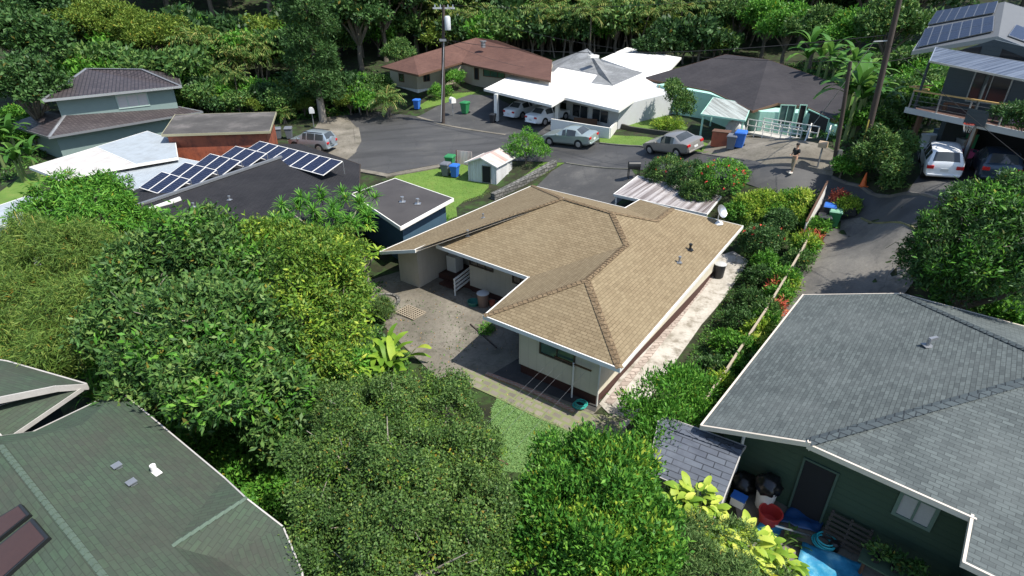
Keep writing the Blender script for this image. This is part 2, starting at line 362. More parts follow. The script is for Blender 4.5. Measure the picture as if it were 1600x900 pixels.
def strip(name, pxs, mat, wd, h, world=False, below=.15, structure=True):     # kerb or low wall along a line
    pts = [Vector(p[:2]) for p in pxs] if world else [G(*p).xy for p in pxs]
    pp = []
    for a, b in zip(pts, pts[1:]):
        n = max(1, int((b - a).length / .8)); pp += [a + (b - a) * (k / n) for k in range(n)]
    pp.append(pts[-1]); mb = MB(); L = []; Rr = []
    for i, p in enumerate(pp):
        d = (pp[min(i + 1, len(pp) - 1)] - pp[max(i - 1, 0)]).normalized(); n = Vector((-d.y, d.x)) * wd / 2; L.append(p + n); Rr.append(p - n)
    n = len(pp); vs = []
    for i in range(n):
        z = T(pp[i].x, pp[i].y); vs += [(L[i].x, L[i].y, z - below), (L[i].x, L[i].y, z + h), (Rr[i].x, Rr[i].y, z + h), (Rr[i].x, Rr[i].y, z - below)]
    fs = []
    for i in range(n - 1):
        for k in range(4): fs.append((i * 4 + k, i * 4 + (k + 1) % 4, (i + 1) * 4 + (k + 1) % 4, (i + 1) * 4 + k))
    fs += [(3, 2, 1, 0), tuple((n - 1) * 4 + k for k in range(4))]
    mb.mesh(vs, fs); o = mb.build(name, mat)
    if structure: tag(o, kind='structure')
    return o
road_px = [(540,177),(586,175),(650,182),(695,195),(790,210),(870,216),(937,224),(1000,229),(1097,240),(1165,250),(1200,260),(1300,276),(1345,290),(1417,301),(1482,317),(1620,355),
           (1620,425),(1445,373),(1347,340),(1270,322),(1200,300),(1172,290),(1080,276),(985,264),(885,255),(800,252),(712,253),(675,259),(605,272),(550,262),(535,250),(552,237),(560,222),(558,200)]
sheet('road', road_px, m_asph, .045)
sheet('driveway', [(885,254),(985,263),(1000,285),(975,310),(930,345),(880,345),(815,325),(838,292),(862,268)], m_drive, .03)
sheet('driveway', [(1347,340),(1445,373),(1436,430),(1405,470),(1330,500),(1210,520),(1190,500),(1216,462),(1270,372),(1302,330)], m_aged, .03)
sheet('driveway', [(1417,301),(1438,272),(1430,235),(1620,235),(1620,360),(1482,317)], m_drive, .03)
sheet('driveway', [(652,183),(684,166),(735,148),(770,150),(800,165),(875,195),(890,214),(790,210),(695,195)], m_drive, .03)
sheet('driveway', [(1097,240),(1120,212),(1180,205),(1235,218),(1310,240),(1300,276),(1200,260)], m_moss, .03)
sheet('driveway', [(470,230),(500,186),(540,177),(558,200),(560,222),(552,237),(535,250),(490,255)], m_moss, .03)
sheet('lawn', [(628,268),(676,260),(712,253),(760,270),(765,300),(712,318),(715,345),(640,340),(600,290)], m_lawn, .02, sm=1)
sheet('lawn', [(936,210),(1010,214),(1062,222),(1100,238),(1000,228),(937,223)], m_lawn, .025)
sheet('lawn', [(1098,222),(1128,234),(1120,241),(1096,239)], m_lawn, .027)
sheet('lawn', [(965,192),(990,176),(1040,180),(1075,200),(1052,211),(1000,203)], m_lawn, .02)
sheet('lawn', [(655,165),(680,150),(748,143),(735,149),(690,163),(660,171)], m_lawn, .02)
sheet('lawn', [(850,252),(868,243),(884,254),(866,262),(810,292),(798,290)], m_lawn, .025)
sheet('lawn', [(0,300),(35,275),(75,262),(60,300),(0,330)], m_lawn, .02)
sheet('lawn', [(1160,310),(1215,310),(1260,320),(1240,370),(1190,400),(1150,350)], m_lawn, .02)
sheet('lawn', [(768,640),(778,620),(835,648),(905,680),(885,712),(820,740),(765,735)], m_turf, .02)
sheet('patio', [(573,440),(640,420),(720,410),(850,440),(880,500),(830,560),(940,636),(925,650),(760,592),(720,592),(690,598),(650,560),(590,500)], m_moss, .03)
sheet('path', [(722,576),(758,586),(925,648),(978,652),(980,694),(905,682),(835,652),(775,622),(735,604)], m_paver, .036)
sheet('path', [(812,560),(945,610),(930,645),(770,585)], m_darkconc, .042)  # darker grey concrete strip along the foot of the wing wall
sheet('side_path', [(936,632),(975,672),(1012,630),(1096,508),(1170,408),(1145,393),(1110,405)], m_pale, .035)
sheet('yard_slab', [(1145,775),(1190,745),(1560,905),(1500,940),(1240,900),(1160,850)], m_moss, .03)
strip('kerb', [(1097,241),(1000,230),(937,225)], m_aged, .16, .13)
strip('kerb', [(1097,241),(1165,251)], m_aged, .16, .06)
strip('kerb', [(790,211),(695,196),(652,183)], m_moss, .4, .06)
strip('kerb', [(548,264),(605,275),(676,262),(712,255)], m_moss, .75, .075)
strip('kerb', [(558,200),(561,222),(552,238),(535,251)], m_moss, .7, .06)
strip('kerb', [(1482,318),(1417,302),(1345,291),(1300,277)], m_aged, .2, .09)
strip('kerb', [(1347,341),(1445,374)], groundmat('faded_yellow_edge', [(.3, (.1, .1, .06)), (.6, (.22, .21, .1)), (.8, (.28, .26, .14))], 1, 10), .16, .05)
strip('kerb', [(885,255),(985,264)], groundmat('driveway_lip', [(.3, (.1, .1, .08)), (.7, (.2, .19, .15))], 1, 10), .25, .055)
# ---------------------------------------------------------------- building materials
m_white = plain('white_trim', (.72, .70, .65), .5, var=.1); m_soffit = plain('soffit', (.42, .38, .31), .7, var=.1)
m_tan = shingle('tan_shingle', (.24, .186, .111), (.168, .125, .071), (.09, .062, .034), w=.27, h=.14, mort=.013, stain=(.25, .205, .125), amt=.3, bias=-.25)
m_tancap = shingle('tan_ridge', (.2, .145, .085), (.15, .105, .06), (.07, .05, .03), w=.5, h=.2, mort=.02)
m_gray = shingle('slate_shingle', (.122, .142, .138), (.068, .08, .08), (.03, .036, .036), w=.26, h=.118, mort=.009, stain=(.15, .165, .16), amt=.4)
m_graycap = shingle('slate_ridge', (.085, .105, .11), (.06, .075, .082), (.02, .025, .03), w=.5, h=.2, mort=.02)
m_green = shingle('green_shingle', (.058, .093, .058), (.05, .066, .05), (.034, .044, .034), w=.32, h=.125, mort=.01, stain=(.06, .054, .045), amt=.8, bias=-.1, sscale=.22)
m_brown = shingle('brown_shingle', (.115, .058, .044), (.085, .043, .034), (.05, .028, .022), w=.5, h=.18, mort=.01, stain=(.14, .075, .058), amt=.5)
m_dark = shingle('charcoal_shingle', (.042, .039, .042), (.033, .03, .033), (.02, .018, .02), w=.4, h=.16, mort=.01, stain=(.055, .05, .052), amt=.6)
m_black = shingle('black_shingle', (.024, .024, .027), (.017, .017, .02), (.006, .006, .008), w=.33, h=.16, mort=.016, stain=(.034, .033, .035), amt=.5)
m_felt = groundmat('rolled_felt', [(.3, (.045, .042, .043)), (.6, (.064, .06, .06)), (.8, (.078, .073, .072))], .5, 60, bump=.1, fine_amt=.3)
m_tile = brickmat('roof_tile', (.085, .07, .07), (.05, .04, .042), (.015, .012, .012), .30, .34, .045, rough=.5, smooth=.6, off=0)
m_whiteroof = boards('white_coated_roof', (.74, .73, .70), 1.1, dark=.72, stain=(.5, .48, .44), amt=.5); m_whiteroof2 = boards('pale_blue_roof', (.31, .345, .37), .6, dark=.8, stain=(.2, .21, .21), amt=.5); m_pinkroof = boards('cream_coated_roof', (.47, .445, .42), 1.2, dark=.8, stain=(.3, .28, .25), amt=.5)
m_hipgray = shingle('weathered_grey_shingle', (.2, .21, .21), (.15, .155, .16), (.1, .1, .105), w=.5, h=.18, mort=.01, stain=(.34, .35, .36), amt=.6, sscale=.5)
m_shed = shingle('blue_grey_shingle', (.115, .13, .155), (.085, .095, .118), (.02, .022, .028), w=.55, h=.2, mort=.018, stain=(.15, .165, .19), amt=.5, sscale=1.2)
m_corrw = corrugated('white_corrugated', (.46, .43, .42), (.11, .085, .08), .1, .55, .95, 1.0)
m_corrmint = corrugated('weathered_corrugated', (.42, .46, .43), (.14, .14, .12), .1, .6, .8, .8)
m_corrrust = corrugated('rusted_sheet', (.60, .56, .52), (.30, .12, .08), .12, .6, .8, .3)
m_cream = boards('cream_board', (.58, .53, .42), .4, dark=.8); m_creamg = boards('taupe_board', (.45, .40, .32), .3, dark=.75)
m_redbase = plain('dark_red_base', (.06, .022, .016), .7, var=.3)
m_dgreen = boards('dark_green_siding', (.036, .066, .04), .22, True, dark=.6); m_navy = boards('navy_siding', (.045, .09, .13), .2, dark=.6)
m_teal = plain('grey_green_stucco', (.17, .23, .215), .8, var=.1); m_mint = boards('mint_siding', (.36, .62, .50), .3, dark=.8)
m_beige = boards('beige_siding', (.36, .31, .24), .25, dark=.75); m_gwall = plain('pale_grey_wall', (.45, .46, .46), .8, var=.1); m_blockwall = plain('grey_block', (.25, .26, .26), .9, var=.15)
m_rust = boards('rusty_wall', (.32, .085, .04), .3, dark=.75, stain=(.09, .03, .022), amt=.9); m_slate = boards('slate_blue_siding', (.042, .058, .068), .2, True, dark=.6)
m_wood = plain('brown_wood', (.11, .055, .03), .7, var=.3); m_honey = plain('honey_wood', (.5, .32, .12), .55, var=.15); m_pole = plain('pole_timber', (.055, .04, .032), .85, var=.3, scale=5)
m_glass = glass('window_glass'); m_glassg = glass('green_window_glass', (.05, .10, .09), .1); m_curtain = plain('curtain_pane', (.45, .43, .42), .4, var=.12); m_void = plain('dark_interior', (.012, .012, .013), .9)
m_bronze = plain('bronze_frame', (.05, .035, .025), .5); m_alu = plain('aluminium', (.55, .56, .57), .35, .8, var=.08); m_steel = plain('grey_steel', (.3, .31, .32), .45, .6)
m_red = plain('terracotta', (.42, .11, .06), .8, var=.2); m_deck = boards('deck_board', (.10, .055, .042), .14, dark=.5); m_blackp = plain('black_plastic', (.012, .013, .014), .45); m_rubber = plain('rubber', (.015, .015, .016), .8)
def solar_mat():
    b = NB('solar_cells'); br = b.n('ShaderNodeTexBrick'); b.l(b.tc.outputs['UV'], br.inputs['Vector']); br.offset = 0
    br.inputs['Scale'].default_value = 1; br.inputs['Brick Width'].default_value = .16; br.inputs['Row Height'].default_value = .16; br.inputs['Mortar Size'].default_value = .005; br.inputs['Mortar Smooth'].default_value = .1
    for i, c in (('Color1', (.006, .010, .03)), ('Color2', (.009, .014, .038)), ('Mortar', (.10, .11, .15))): br.inputs[i].default_value = (*c, 1)
    b.col(br.outputs['Color']); b.b.inputs['Roughness'].default_value = .3; b.b.inputs['Specular IOR Level'].default_value = .15
    return b.m
m_solar = solar_mat()
m_trim2 = plain('cream_gutter', (.6, .53, .44), .5, var=.2)
m_dull = plain('weathered_trim', (.42, .40, .37), .7, var=.25)
# ---------------------------------------------------------------- building helpers
def nrm3(a, b, c): return (b - a).cross(c - a).normalized()
def cast(px, py, a, b, c):
    n = nrm3(a, b, c); r = ray(px, py); return CAM + r * ((a - CAM).dot(n) / r.dot(n))
def pts3(d): return {k: (v if isinstance(v, Vector) else P(*v)) for k, v in d.items()}
def roof(parent, V, faces, mat, fmat, th=.12, fh=.17, ft=.05, name='roof', capmat=None, caps=(), fname='fascia', soffit=True, cw=.28):
    mb = MB(); cnt = {}; keys = {k: i for i, k in enumerate(V)}; vs = [Vector(v) for v in V.values()]
    ff = []
    for f in faces:
        f = list(f); n = Vector((0, 0, 0)); q = [V[k] for k in f]
        for i in range(len(q)): a, b = q[i], q[(i + 1) % len(q)]; n += Vector(((a.y - b.y) * (a.z + b.z), (a.z - b.z) * (a.x + b.x), (a.x - b.x) * (a.y + b.y)))
        if n.z < 0: f = f[::-1]
        n = Vector((n.x, n.y, n.z)).normalized(); n = n if n.z > 0 else -n
        tri = [[f[k] for k in t] for t in tessellate_polygon([[V[k] for k in f]])] if len(f) > 3 else [f]
        for t in tri:
            if nrm3(*[V[k] for k in t]).z < 0: t = t[::-1]
            ff.append((t, n))
        for i in range(len(f)): cnt.setdefault(frozenset((f[i], f[(i + 1) % len(f)])), []).append((f[i], f[(i + 1) % len(f)]))
    N = len(vs); dn = Vector((0, 0, -th))
    mb.mesh(vs + [v + dn for v in vs], [], 0)
    for f, un in ff:
        ids = [keys[k] for k in f]; mb.un[len(mb.f)] = un; mb.f.append(ids); mb.m.append(0)
        mb.f.append([i + N for i in ids][::-1]); mb.m.append(1)
    fb = MB()
    for e, uses in cnt.items():
        if len(uses) == 1:
            a, b = uses[0]; ia, ib = keys[a], keys[b]; mb.f.append([ib, ia, ia + N, ib + N]); mb.m.append(1)
            A, B = vs[ia], vs[ib]; d = (B - A); o = Vector((d.y, -d.x, 0)).normalized()
            lo = Vector((0, 0, -fh)); up = Vector((0, 0, .012)); off = o * .004; off2 = o * (.004 + ft); ext = d.normalized() * ft * .9
            q = [A + lo + off - ext, B + lo + off + ext, B + up + off + ext, A + up + off - ext]; q2 = [A + lo + off2 - ext, B + lo + off2 + ext, B + up + off2 + ext, A + up + off2 - ext]
            fb.mesh(q + q2, [(0, 1, 2, 3)[::-1], (4, 5, 6, 7), (0, 1, 5, 4), (1, 2, 6, 5), (2, 3, 7, 6), (3, 0, 4, 7)])
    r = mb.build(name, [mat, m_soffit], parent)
    if fb.f: fb.build(fname, fmat, r)
    if caps:
        for a, b in caps:
            cb = MB(); A, B = V[a], V[b]; d = B - A; L = d.length; x = d / L; y = Vector((0, 0, 1)).cross(x).normalized(); z = x.cross(y); k = max(1, int(L / .2))
            for i in range(k):
                p0, p1 = A + d * (i / k), A + d * ((i + 1.12) / k); u0, u1 = z * .012, z * .04
                q = [p0 - y * cw / 2 - z * .03 + u0, p0 + u0 + z * .012, p0 + y * cw / 2 - z * .03 + u0, p1 - y * cw / 2 - z * .03 + u1, p1 + u1 + z * .012, p1 + y * cw / 2 - z * .03 + u1]
                cb.mesh(q, [(0, 1, 4, 3)[::-1], (1, 2, 5, 4)[::-1], (3, 4, 5)[::-1], (0, 2, 1)[::-1], (0, 3, 5, 2)[::-1]])
            cb.build('ridge_cap', capmat or mat, r)
    return r
def walls(parent, poly, z0, z1, mat, name='wall'): return MB().prism([Vector(p[:2]) for p in poly], z0, z1).build(name, mat, parent)
def shrink(poly, d):
    n = len(poly); p = [Vector(q[:2]) for q in poly]; ar = sum(p[i].x * p[(i + 1) % n].y - p[(i + 1) % n].x * p[i].y for i in range(n))
    rev = ar < 0
    if rev: p = p[::-1]
    out = []
    for i in range(n):
        a, b, c = p[i - 1], p[i], p[(i + 1) % n]; e1 = (b - a).normalized(); e2 = (c - b).normalized(); n1 = Vector((-e1.y, e1.x)); n2 = Vector((-e2.y, e2.x))
        k = (n1 + n2); k = k / max(.3, k.dot(n1) * 1.0); out.append(b + k * d)
    return out[::-1] if rev else out
def opening(parent, A, B, TL, TR, BL, kind='window', frame=None, pane=None, fw=.07, mull=1, hmull=0, label=None, proud=.0):
    A, B = Vector(A[:2]), Vector(B[:2]); d = (B - A).normalized(); n = Vector((d.y, -d.x))
    if n.dot(Vector((0, 0)) - A) < 0: n = -n
    a3 = Vector((A.x + n.x * proud, A.y + n.y * proud, 0)); n3 = Vector((n.x, n.y, 0)); d3 = Vector((d.x, d.y, 0))
    def hit(px, py): r = ray(px, py); p = CAM + r * ((a3 - CAM).dot(n3) / r.dot(n3)); return (p - a3).dot(d3), p.z
    s0, zt = hit(*TL); s1, _ = hit(*TR); _, zb = hit(*BL)
    if s1 < s0: s0, s1 = s1, s0
    if zb > zt: zb, zt = zt, zb
    return window_at(parent, a3, d3, n3, s0, s1, zb, zt, kind, frame, pane, fw, mull, hmull, label)
def window_at(parent, a3, d3, n3, s0, s1, zb, zt, kind='window', frame=None, pane=None, fw=.07, mull=1, hmull=0, label=None):
    frame = frame or m_white; pane = pane or m_glass
    def bx(mb, sa, sb, za, zc, o0, o1):
        c = a3 + d3 * ((sa + sb) / 2) + n3 * ((o0 + o1) / 2) + Vector((0, 0, (za + zc) / 2)); M = Matrix((d3, n3, Vector((0, 0, 1)))).transposed(); mb.box(c, (sb - sa, o1 - o0, zc - za), M=M)
    mb = MB(); bx(mb, s0, s1, zb, zb + fw, .004, .06); bx(mb, s0, s1, zt - fw, zt, .004, .06); bx(mb, s0, s0 + fw, zb + fw, zt - fw, .004, .06); bx(mb, s1 - fw, s1, zb + fw, zt - fw, .004, .06)
    for k in range(mull): s = s0 + (s1 - s0) * (k + 1) / (mull + 1); bx(mb, s - fw * .3, s + fw * .3, zb + fw, zt - fw, .012, .055)
    for k in range(hmull): z = zb + (zt - zb) * (k + 1) / (hmull + 1); bx(mb, s0 + fw, s1 - fw, z - .012, z + .012, .014, .045)
    o = mb.build(kind, frame, parent)
    if label: o['label'] = label
    pb = MB(); bx(pb, s0 + fw * .5, s1 - fw * .5, zb + fw * .5, zt - fw * .5, .003, .022); pb.build('pane', pane, o); return o
def pipes(parent, lst, mat, r=.05, h=.3, name='vent_pipe', flange=True):
    for p in lst:
        p = Vector(p); mb = MB().cyl(p - Vector((0, 0, .1)), p + Vector((0, 0, h)), r, r, 10)
        if flange: mb.box(p + Vector((0, 0, .03)), (r * 5, r * 5, .03))
        mb.cyl(p + Vector((0, 0, h)), p + Vector((0, 0, h + .07)), r * 1.5, r * 1.5, 10); mb.build(name, mat, parent)
# ---------------------------------------------------------------- the tan-roofed house in the middle
AO = P(757, 493, 2.75).xy; AA = Vector((.809, -.588)); AB_ = Vector((.588, .809))
def ab(a, b, z=None): p = AO + AA * a + AB_ * b; return Vector((p.x, p.y, z)) if z is not None else p
mh = thing('bungalow', 'cream bungalow under a large tan shingled hip roof, in the middle of the lots', 'house', ab(0, 8, 0))
V = pts3(dict(E0=(757,493,2.75), E1=(968,575,2.75), E2=(1160,353,2.75), V=(827,433,2.75), H=(683,383,2.75), G=(678,378,2.95), G2=(649,390,2.86), C=(595,393,1.95), M=(832,290,2.2), L=(880,310,4.72), W=(917,437,3.97)))
V['K'] = cast(956, 332, V['E1'], V['E2'], V['W']); V['J'] = cast(979, 382, V['E1'], V['E2'], V['W'])
V['Q'] = cast(1050, 326, V['E1'], V['E2'], V['W']); V['R'] = cast(1025, 345, V['E1'], V['E2'], V['W']); V['S'] = P(1000, 312, 3.4); V['T'] = P(977, 325, 3.35)
roof(mh, V, ['LGHV' and ('L','H','V','J','K'), ('V','E0','W','J'), ('E0','E1','W'), ('E1','E2','Q','R','K','J','W'), ('L','K','R','T','M'), ('T','R','Q','S'), ('L','G','G2'), ('L','G2','C'), ('L','C','M')], m_tan, m_white,
     caps=[('L','G'), ('L','K'), ('K','J'), ('J','W'), ('W','E0'), ('W','E1'), ('L','M'), ('K','R'), ('R','Q')], capmat=m_tancap, fh=.16)
wing = [ab(1.15, .75), ab(4.75, .75), ab(4.75, 14.6), ab(1.15, 14.6)]
walls(mh, wing, .5, 2.62, m_cream); walls(mh, shrink(wing, .05), -.4, .5, m_redbase, 'base_course')
blk = [ab(-5, 5), ab(1.14, 5), ab(1.14, 13), ab(-5, 13)]
walls(mh, blk, .42, 2.62, m_creamg); walls(mh, shrink(blk, .05), -.4, .42, m_redbase, 'base_course')
zl = lambda a: 1.95 + .385 * (a + 9.3) - .2
lb = [(-8.9, 3.75), (-7.45, 3.75), (-7.45, 6.9), (-5.01, 6.9), (-5.01, 12.5), (-8.9, 12.5)]
walls(mh, [ab(*q) for q in lb], -.4, [zl(q[0]) if q[0] < -6 else 2.9 for q in lb], m_creamg)
opening(mh, wing[0], wing[1], (844,531), (900,549), (844,551), frame=m_bronze, pane=m_glassg, fw=.06)
opening(mh, blk[0], blk[1], (734,403), (771,413), (734,413), frame=m_bronze, fw=.05, mull=2)
opening(mh, blk[0], blk[1], (801,425), (826,432), (801,441), frame=m_bronze, fw=.05)
mb = MB(); mb.box(ab(-6.2, 6.0, .18), (2.3, 1.7, .4), math.atan2(AA.y, AA.x)); mb.box(ab(-6.2, 4.85, .08), (1.3, .5, .2), math.atan2(AA.y, AA.x)); mb.build('porch_step', m_redbase, mh)
mb = MB()
for b in (4.2, 6.6): mb.bar(ab(-5.35, b, .05 if b < 5 else .4), ab(-5.35, b, 1.0 if b < 5 else 1.35), .07, .07)
for dz in (.0, -.22, -.44, -.66): mb.bar(ab(-5.35, 4.15, .98 + dz), ab(-5.35, 6.65, 1.33 + dz), .05, .1)
mb.build('stair_railing', m_white, mh)
RP = (V['E1'], V['E2'], V['W']); FP = (V['H'], V['V'], V['L'])
pipes(mh, [cast(1078, 391, *RP)], m_blackp, .055, .26); pipes(mh, [cast(1061, 411, *RP), cast(731, 369, *FP)], m_steel, .045, .26); pipes(mh, [cast(755, 341, V['L'], V['C'], V['M'])], m_steel, .035, .2)
mb = MB(); MB.tube(mb, [ab(4.82, .72, 2.6), ab(4.8, .7, 2.2), ab(4.8, .7, .1)], .035); mb.build('downpipe', m_white, mh)
# carport on the drive side of the bungalow
cpt = thing('carport', 'carport with rust-streaked white corrugated roof behind the tan-roofed bungalow', 'carport', P(1040, 320, 0))
V2 = pts3(dict(a=(960,303,2.6), b=(997,275,2.95), c=(1126,307,2.95), d=(1104,334,2.6)))
roof(cpt, V2, ['abcd'], m_corrw, m_white, th=.05, fh=.1)
for k in 'abcd':
    p = V2[k] + (sum((V2[q] for q in 'abcd'), Vector()) / 4 - V2[k]) * .04; MB().bar((p.x, p.y, T(p.x, p.y) - .1), (p.x, p.y, p.z - .06), .09, .09).build('post', m_white, cpt)
MB().bar(V2['a'] - Vector((0,0,.1)), V2['d'] - Vector((0,0,.1)), .08, .14).build('beam', m_white, cpt)
# ---------------------------------------------------------------- slate-roofed green house
gh = thing('house', 'dark green house under a slate-grey shingled roof with white gutters, beside the long drive', 'house', (11, 14, 0))
Lf, Lb, top = P(1098,664,2.4), P(1256,461,2.4), P(1600,598,4.5)
gV = dict(Lf=Lf, Lb=Lb, RF=cast(1264,690,Lf,Lb,top), BR=cast(1408,459,Lf,Lb,top), AP=cast(1672,576,Lf,Lb,top))
gA = Vector((.745, -.667, 0)).normalized(); gB = Vector((.64, .77, 0)).normalized()
gV['F0'] = P(1266,694,gV['RF'].z - .06); gV['F1'] = P(1522,808,gV['RF'].z - .06); gV['J1'] = cast(1509,878,gV['F0'],gV['F1'],gV['AP'])
gV['J2'] = gV['J1'] + (gV['F1'] - gV['F0']).normalized() * 6; gV['AP2'] = gV['AP'] + (gV['F1'] - gV['F0']).normalized() * 6; gV['B2'] = P(1625,517,gV['BR'].z); gV['B3'] = gV['B2'] + gA * 5
roof(gh, gV, [('Lf','RF','AP','BR','Lb'), ('RF','F0','AP'), ('F0','F1','J1','J2','AP2','AP'), ('BR','AP','AP2','B3','B2')], m_gray, m_trim2, caps=[('RF','AP'), ('BR','AP'), ('AP','AP2')], capmat=m_graycap, fh=.15, ft=.06)
def gab(a, b): return (Lf + gA * a + gB * b).xy
gw = [(.4, 1.15, 2.3), (2.9, 1.15, 2.95), (6.9, 1.15, 2.95), (6.9, -.7, 2.6), (13, -.7, 2.6), (13, 10.2, 2.9), (2.9, 10.2, 2.9), (.4, 10.2, 2.3)]
walls(gh, [gab(q[0], q[1]) for q in gw], -.5, [q[2] for q in gw], m_dgreen)
ga, gb = gab(.4, 1.15), gab(6.9, 1.15)
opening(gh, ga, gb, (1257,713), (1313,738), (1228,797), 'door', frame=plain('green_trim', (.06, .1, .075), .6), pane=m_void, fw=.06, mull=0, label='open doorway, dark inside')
opening(gh, ga, gb, (1409,764), (1472,793), (1391,800), frame=plain('pale_green_trim', (.14, .2, .16), .6), pane=m_curtain, fw=.09, mull=1)
mb = MB(); p = gab(1.0, 1.05); mb.tube([(p.x - .5, p.y - .3, 2.35), (p.x - .1, p.y - .1, 2.15), (p.x, p.y, 1.9), (p.x, p.y, .1)], .05); mb.build('downpipe', m_white, gh)
p = cast(1449, 541, Lf, Lb, top); mb = MB(); mb.cyl(p - Vector((0,0,.1)), p + Vector((0,0,.28)), .06); mb.bar(p + Vector((-.02,0,.26)), p + Vector((.25,.05,.3)), .1, .1); mb.box(p + Vector((0,0,.03)), (.3,.3,.02)); mb.build('vent_pipe', m_steel, gh)
# shed beside it
sh = thing('shed', 'small shed with a blue-grey shingled roof squeezed between garden trees and green house', 'shed', P(1085, 720, 0))
sV = pts3(dict(a=(1029,659,1.98), b=(1158,705,1.98), c=(1126,788,1.42), d=(1013,737,1.42), e=(1041,652,1.93), f=(1164,697,1.93)))
roof(sh, sV, ['abcd', 'aefb'], m_shed, m_dull, th=.06, fh=.1, ft=.03, caps=[('a','b')], capmat=m_shed)
walls(sh, shrink([sV[k] for k in 'efcd'], .1), -.4, [1.8, 1.8, 1.3, 1.3], plain('weathered_plank', (.4, .37, .32), .8, var=.25))
# ---------------------------------------------------------------- green-roofed house
rh = thing('house', 'house with a moss-stained green shingled roof and brown solar heater panels', 'house', (-10, 9, -1))
q = pts3(dict(c0=(186,611,3), c1=(334,756,3), c2=(388,775,3.0), e1=(441,824,3), e2=(470,893,3), e3=(480,960,3)))
V = dict(q); V['r0'] = P(0,696,4.25); V['d'] = P(128,664,3.62); V['x'] = P(54,674,3.0); V['y'] = P(0,681,3.9)
rd = (V['e1'] - V['c0']).normalized(); V['c1'] = V['c0'] + rd * ((P(334,758,3) - V['c0']).dot(rd)); V['c2'] = V['c0'] + rd * ((P(388,778,3) - V['c0']).dot(rd))
V['r1'] = V['r0'] + rd * 8.5; V['rm'] = V['r0'] - rd * 2.5; V['v'] = cast(268,853,V['c0'],V['c1'],V['r0']); V['g'] = P(383,779,3.38)
V['l0'] = V['rm'] + Vector((-2.2,-3.0,-1.6)); V['l1'] = V['r1'] + Vector((-2.2,-3.0,-1.6)); V['k'] = P(338,872,3.25); V['k2'] = V['v'] + rd * 3
roof(rh, V, [('c0','c1','v','k2','r1','r0','d'), ('d','r0','rm','y'), ('x','c0','d'), ('x','d','y'), ('c1','g','v'), ('v','g','e1','k'), ('k','e1','e2'), ('v','k','k2'), ('k','e2','e3','k2'), ('r0','r1','l1','l0','rm')], m_green, m_dull,
     caps=[('r0','r1'), ('v','g')], capmat=plain('pale_green_ridge', (.085, .122, .09), .9, var=.35), fh=.13, ft=.035, cw=.12)
walls(rh, shrink([V['c0'], V['e1'], V['e3'], V['l1'], V['l0'], V['x']], .7), -2.5, 2.7, m_slate)
pl = (V['r0'], V['r1'], V['l0'])
n = nrm3(*pl); n = n if n.z > 0 else -n
for pa in ([(-40,838),(38,790),(52,806),(-40,880)], [(-40,890),(56,812),(82,842),(-10,925)]):
    c = [cast(x, y, *pl) + n * .1 for x, y in pa]; mb = MB(); mb.mesh(c + [v - n * .09 for v in c], [(0,1,2,3)[::-1], (4,5,6,7), (0,1,5,4), (1,2,6,5), (2,3,7,6), (3,0,4,7)]); mb.build('solar_heater', m_blackp, rh)
    m = sum(c, Vector()) / 4; c2 = [m + (v - m) * .9 + n * .006 for v in c]; MB().poly(c2 if nrm3(*c2[:3]).z > 0 else c2[::-1]).build('absorber', plain('heater_absorber', (.05, .024, .018), .35), rh)
for x, y in ((185,731), (208,757)):
    p = cast(x, y, V['c0'], V['c1'], V['r0']); mb = MB(); mb.box(p + Vector((0,0,.06)), (.16,.14,.1), -.6); mb.box(p + Vector((.0,-.02,.11)), (.2,.2,.02), -.6); mb.build('roof_vent', m_steel, rh)
p = cast(242, 737, V['c0'], V['c1'], V['r0']); mb = MB(); mb.cyl(p - Vector((0,0,.05)), p + Vector((0,0,.22)), .07, .07, 12); mb.box(p + Vector((.08,-.05,.03)), (.26,.16,.02), -.6); mb.build('vent_pipe', m_white, rh)
rw = thing('house', 'wing with a green shingled roof and a pale gable board, jutting in beside the bamboo', 'house', (-15, 13, -1))
V = pts3(dict(a=(-70,552,3.3), b=(10,565,3.1), c=(132,600,3.05), d=(85,603,3.42), e=(-70,634,4.0)))
roof(rw, V, ['abcde'], m_green, m_dull, fh=.2)
V = pts3(dict(c=(133,602,2.98), s=(18,680,2.98), t=(-70,742,2.98), u=(-70,655,3.45), d=(84,609,3.12)))
roof(rw, V, ['cstud'], m_green, m_dull, fh=.12, ft=.03, name='lower_roof')
walls(rw, shrink([V['c'], V['s'], V['t'], P(-70,552,3)], .6), -2.5, 2.75, m_slate)
# ---------------------------------------------------------------- black-roofed house with solar panels
bh = thing('house', 'navy house under a black roof with tilted rows of solar panels', 'house', (-13, 34, 0))
V = pts3(dict(R0=(205,327,3.45), R1=(440,247,3.7), H1=(562,257,2.95), E2=(560,345,2.7), E0=(330,450,2.6), F0=(192,303,2.9), F1=(398,226,2.95), F2=(470,225,3.0)))
roof(bh, V, [('R0','R1','E2','E0'), ('R1','H1','E2'), ('R0','F0','F1','R1'), ('R1','F1','F2'), ('R1','F2','H1')], m_black, m_bronze, fh=.14)
fl = pts3(dict(a=(617,279,2.85), b=(707,310,2.75), c=(626,354,2.75), d=(550,303,2.85))); roof(bh, fl, ['abcd'], m_felt, m_white, name='flat_roof', fh=.2, ft=.06)
walls(bh, shrink([fl[k] for k in 'abcd'], .35), -.6, 2.62, m_navy); walls(bh, shrink([V['E0'], V['E2'], V['H1'], V['F1'], V['F0']], .9), -.8, 2.5, m_navy)
mb = MB(); mb.bar(V['R0'] + Vector((0,0,.1)), V['R1'] + Vector((0,0,.1)), .2, .14); mb.build('parapet_strip', m_steel, bh)
mb = MB(); mb.bar(P(224,331,3.35), P(282,310,3.55), .12, .2); mb.build('flashing', m_white, bh)
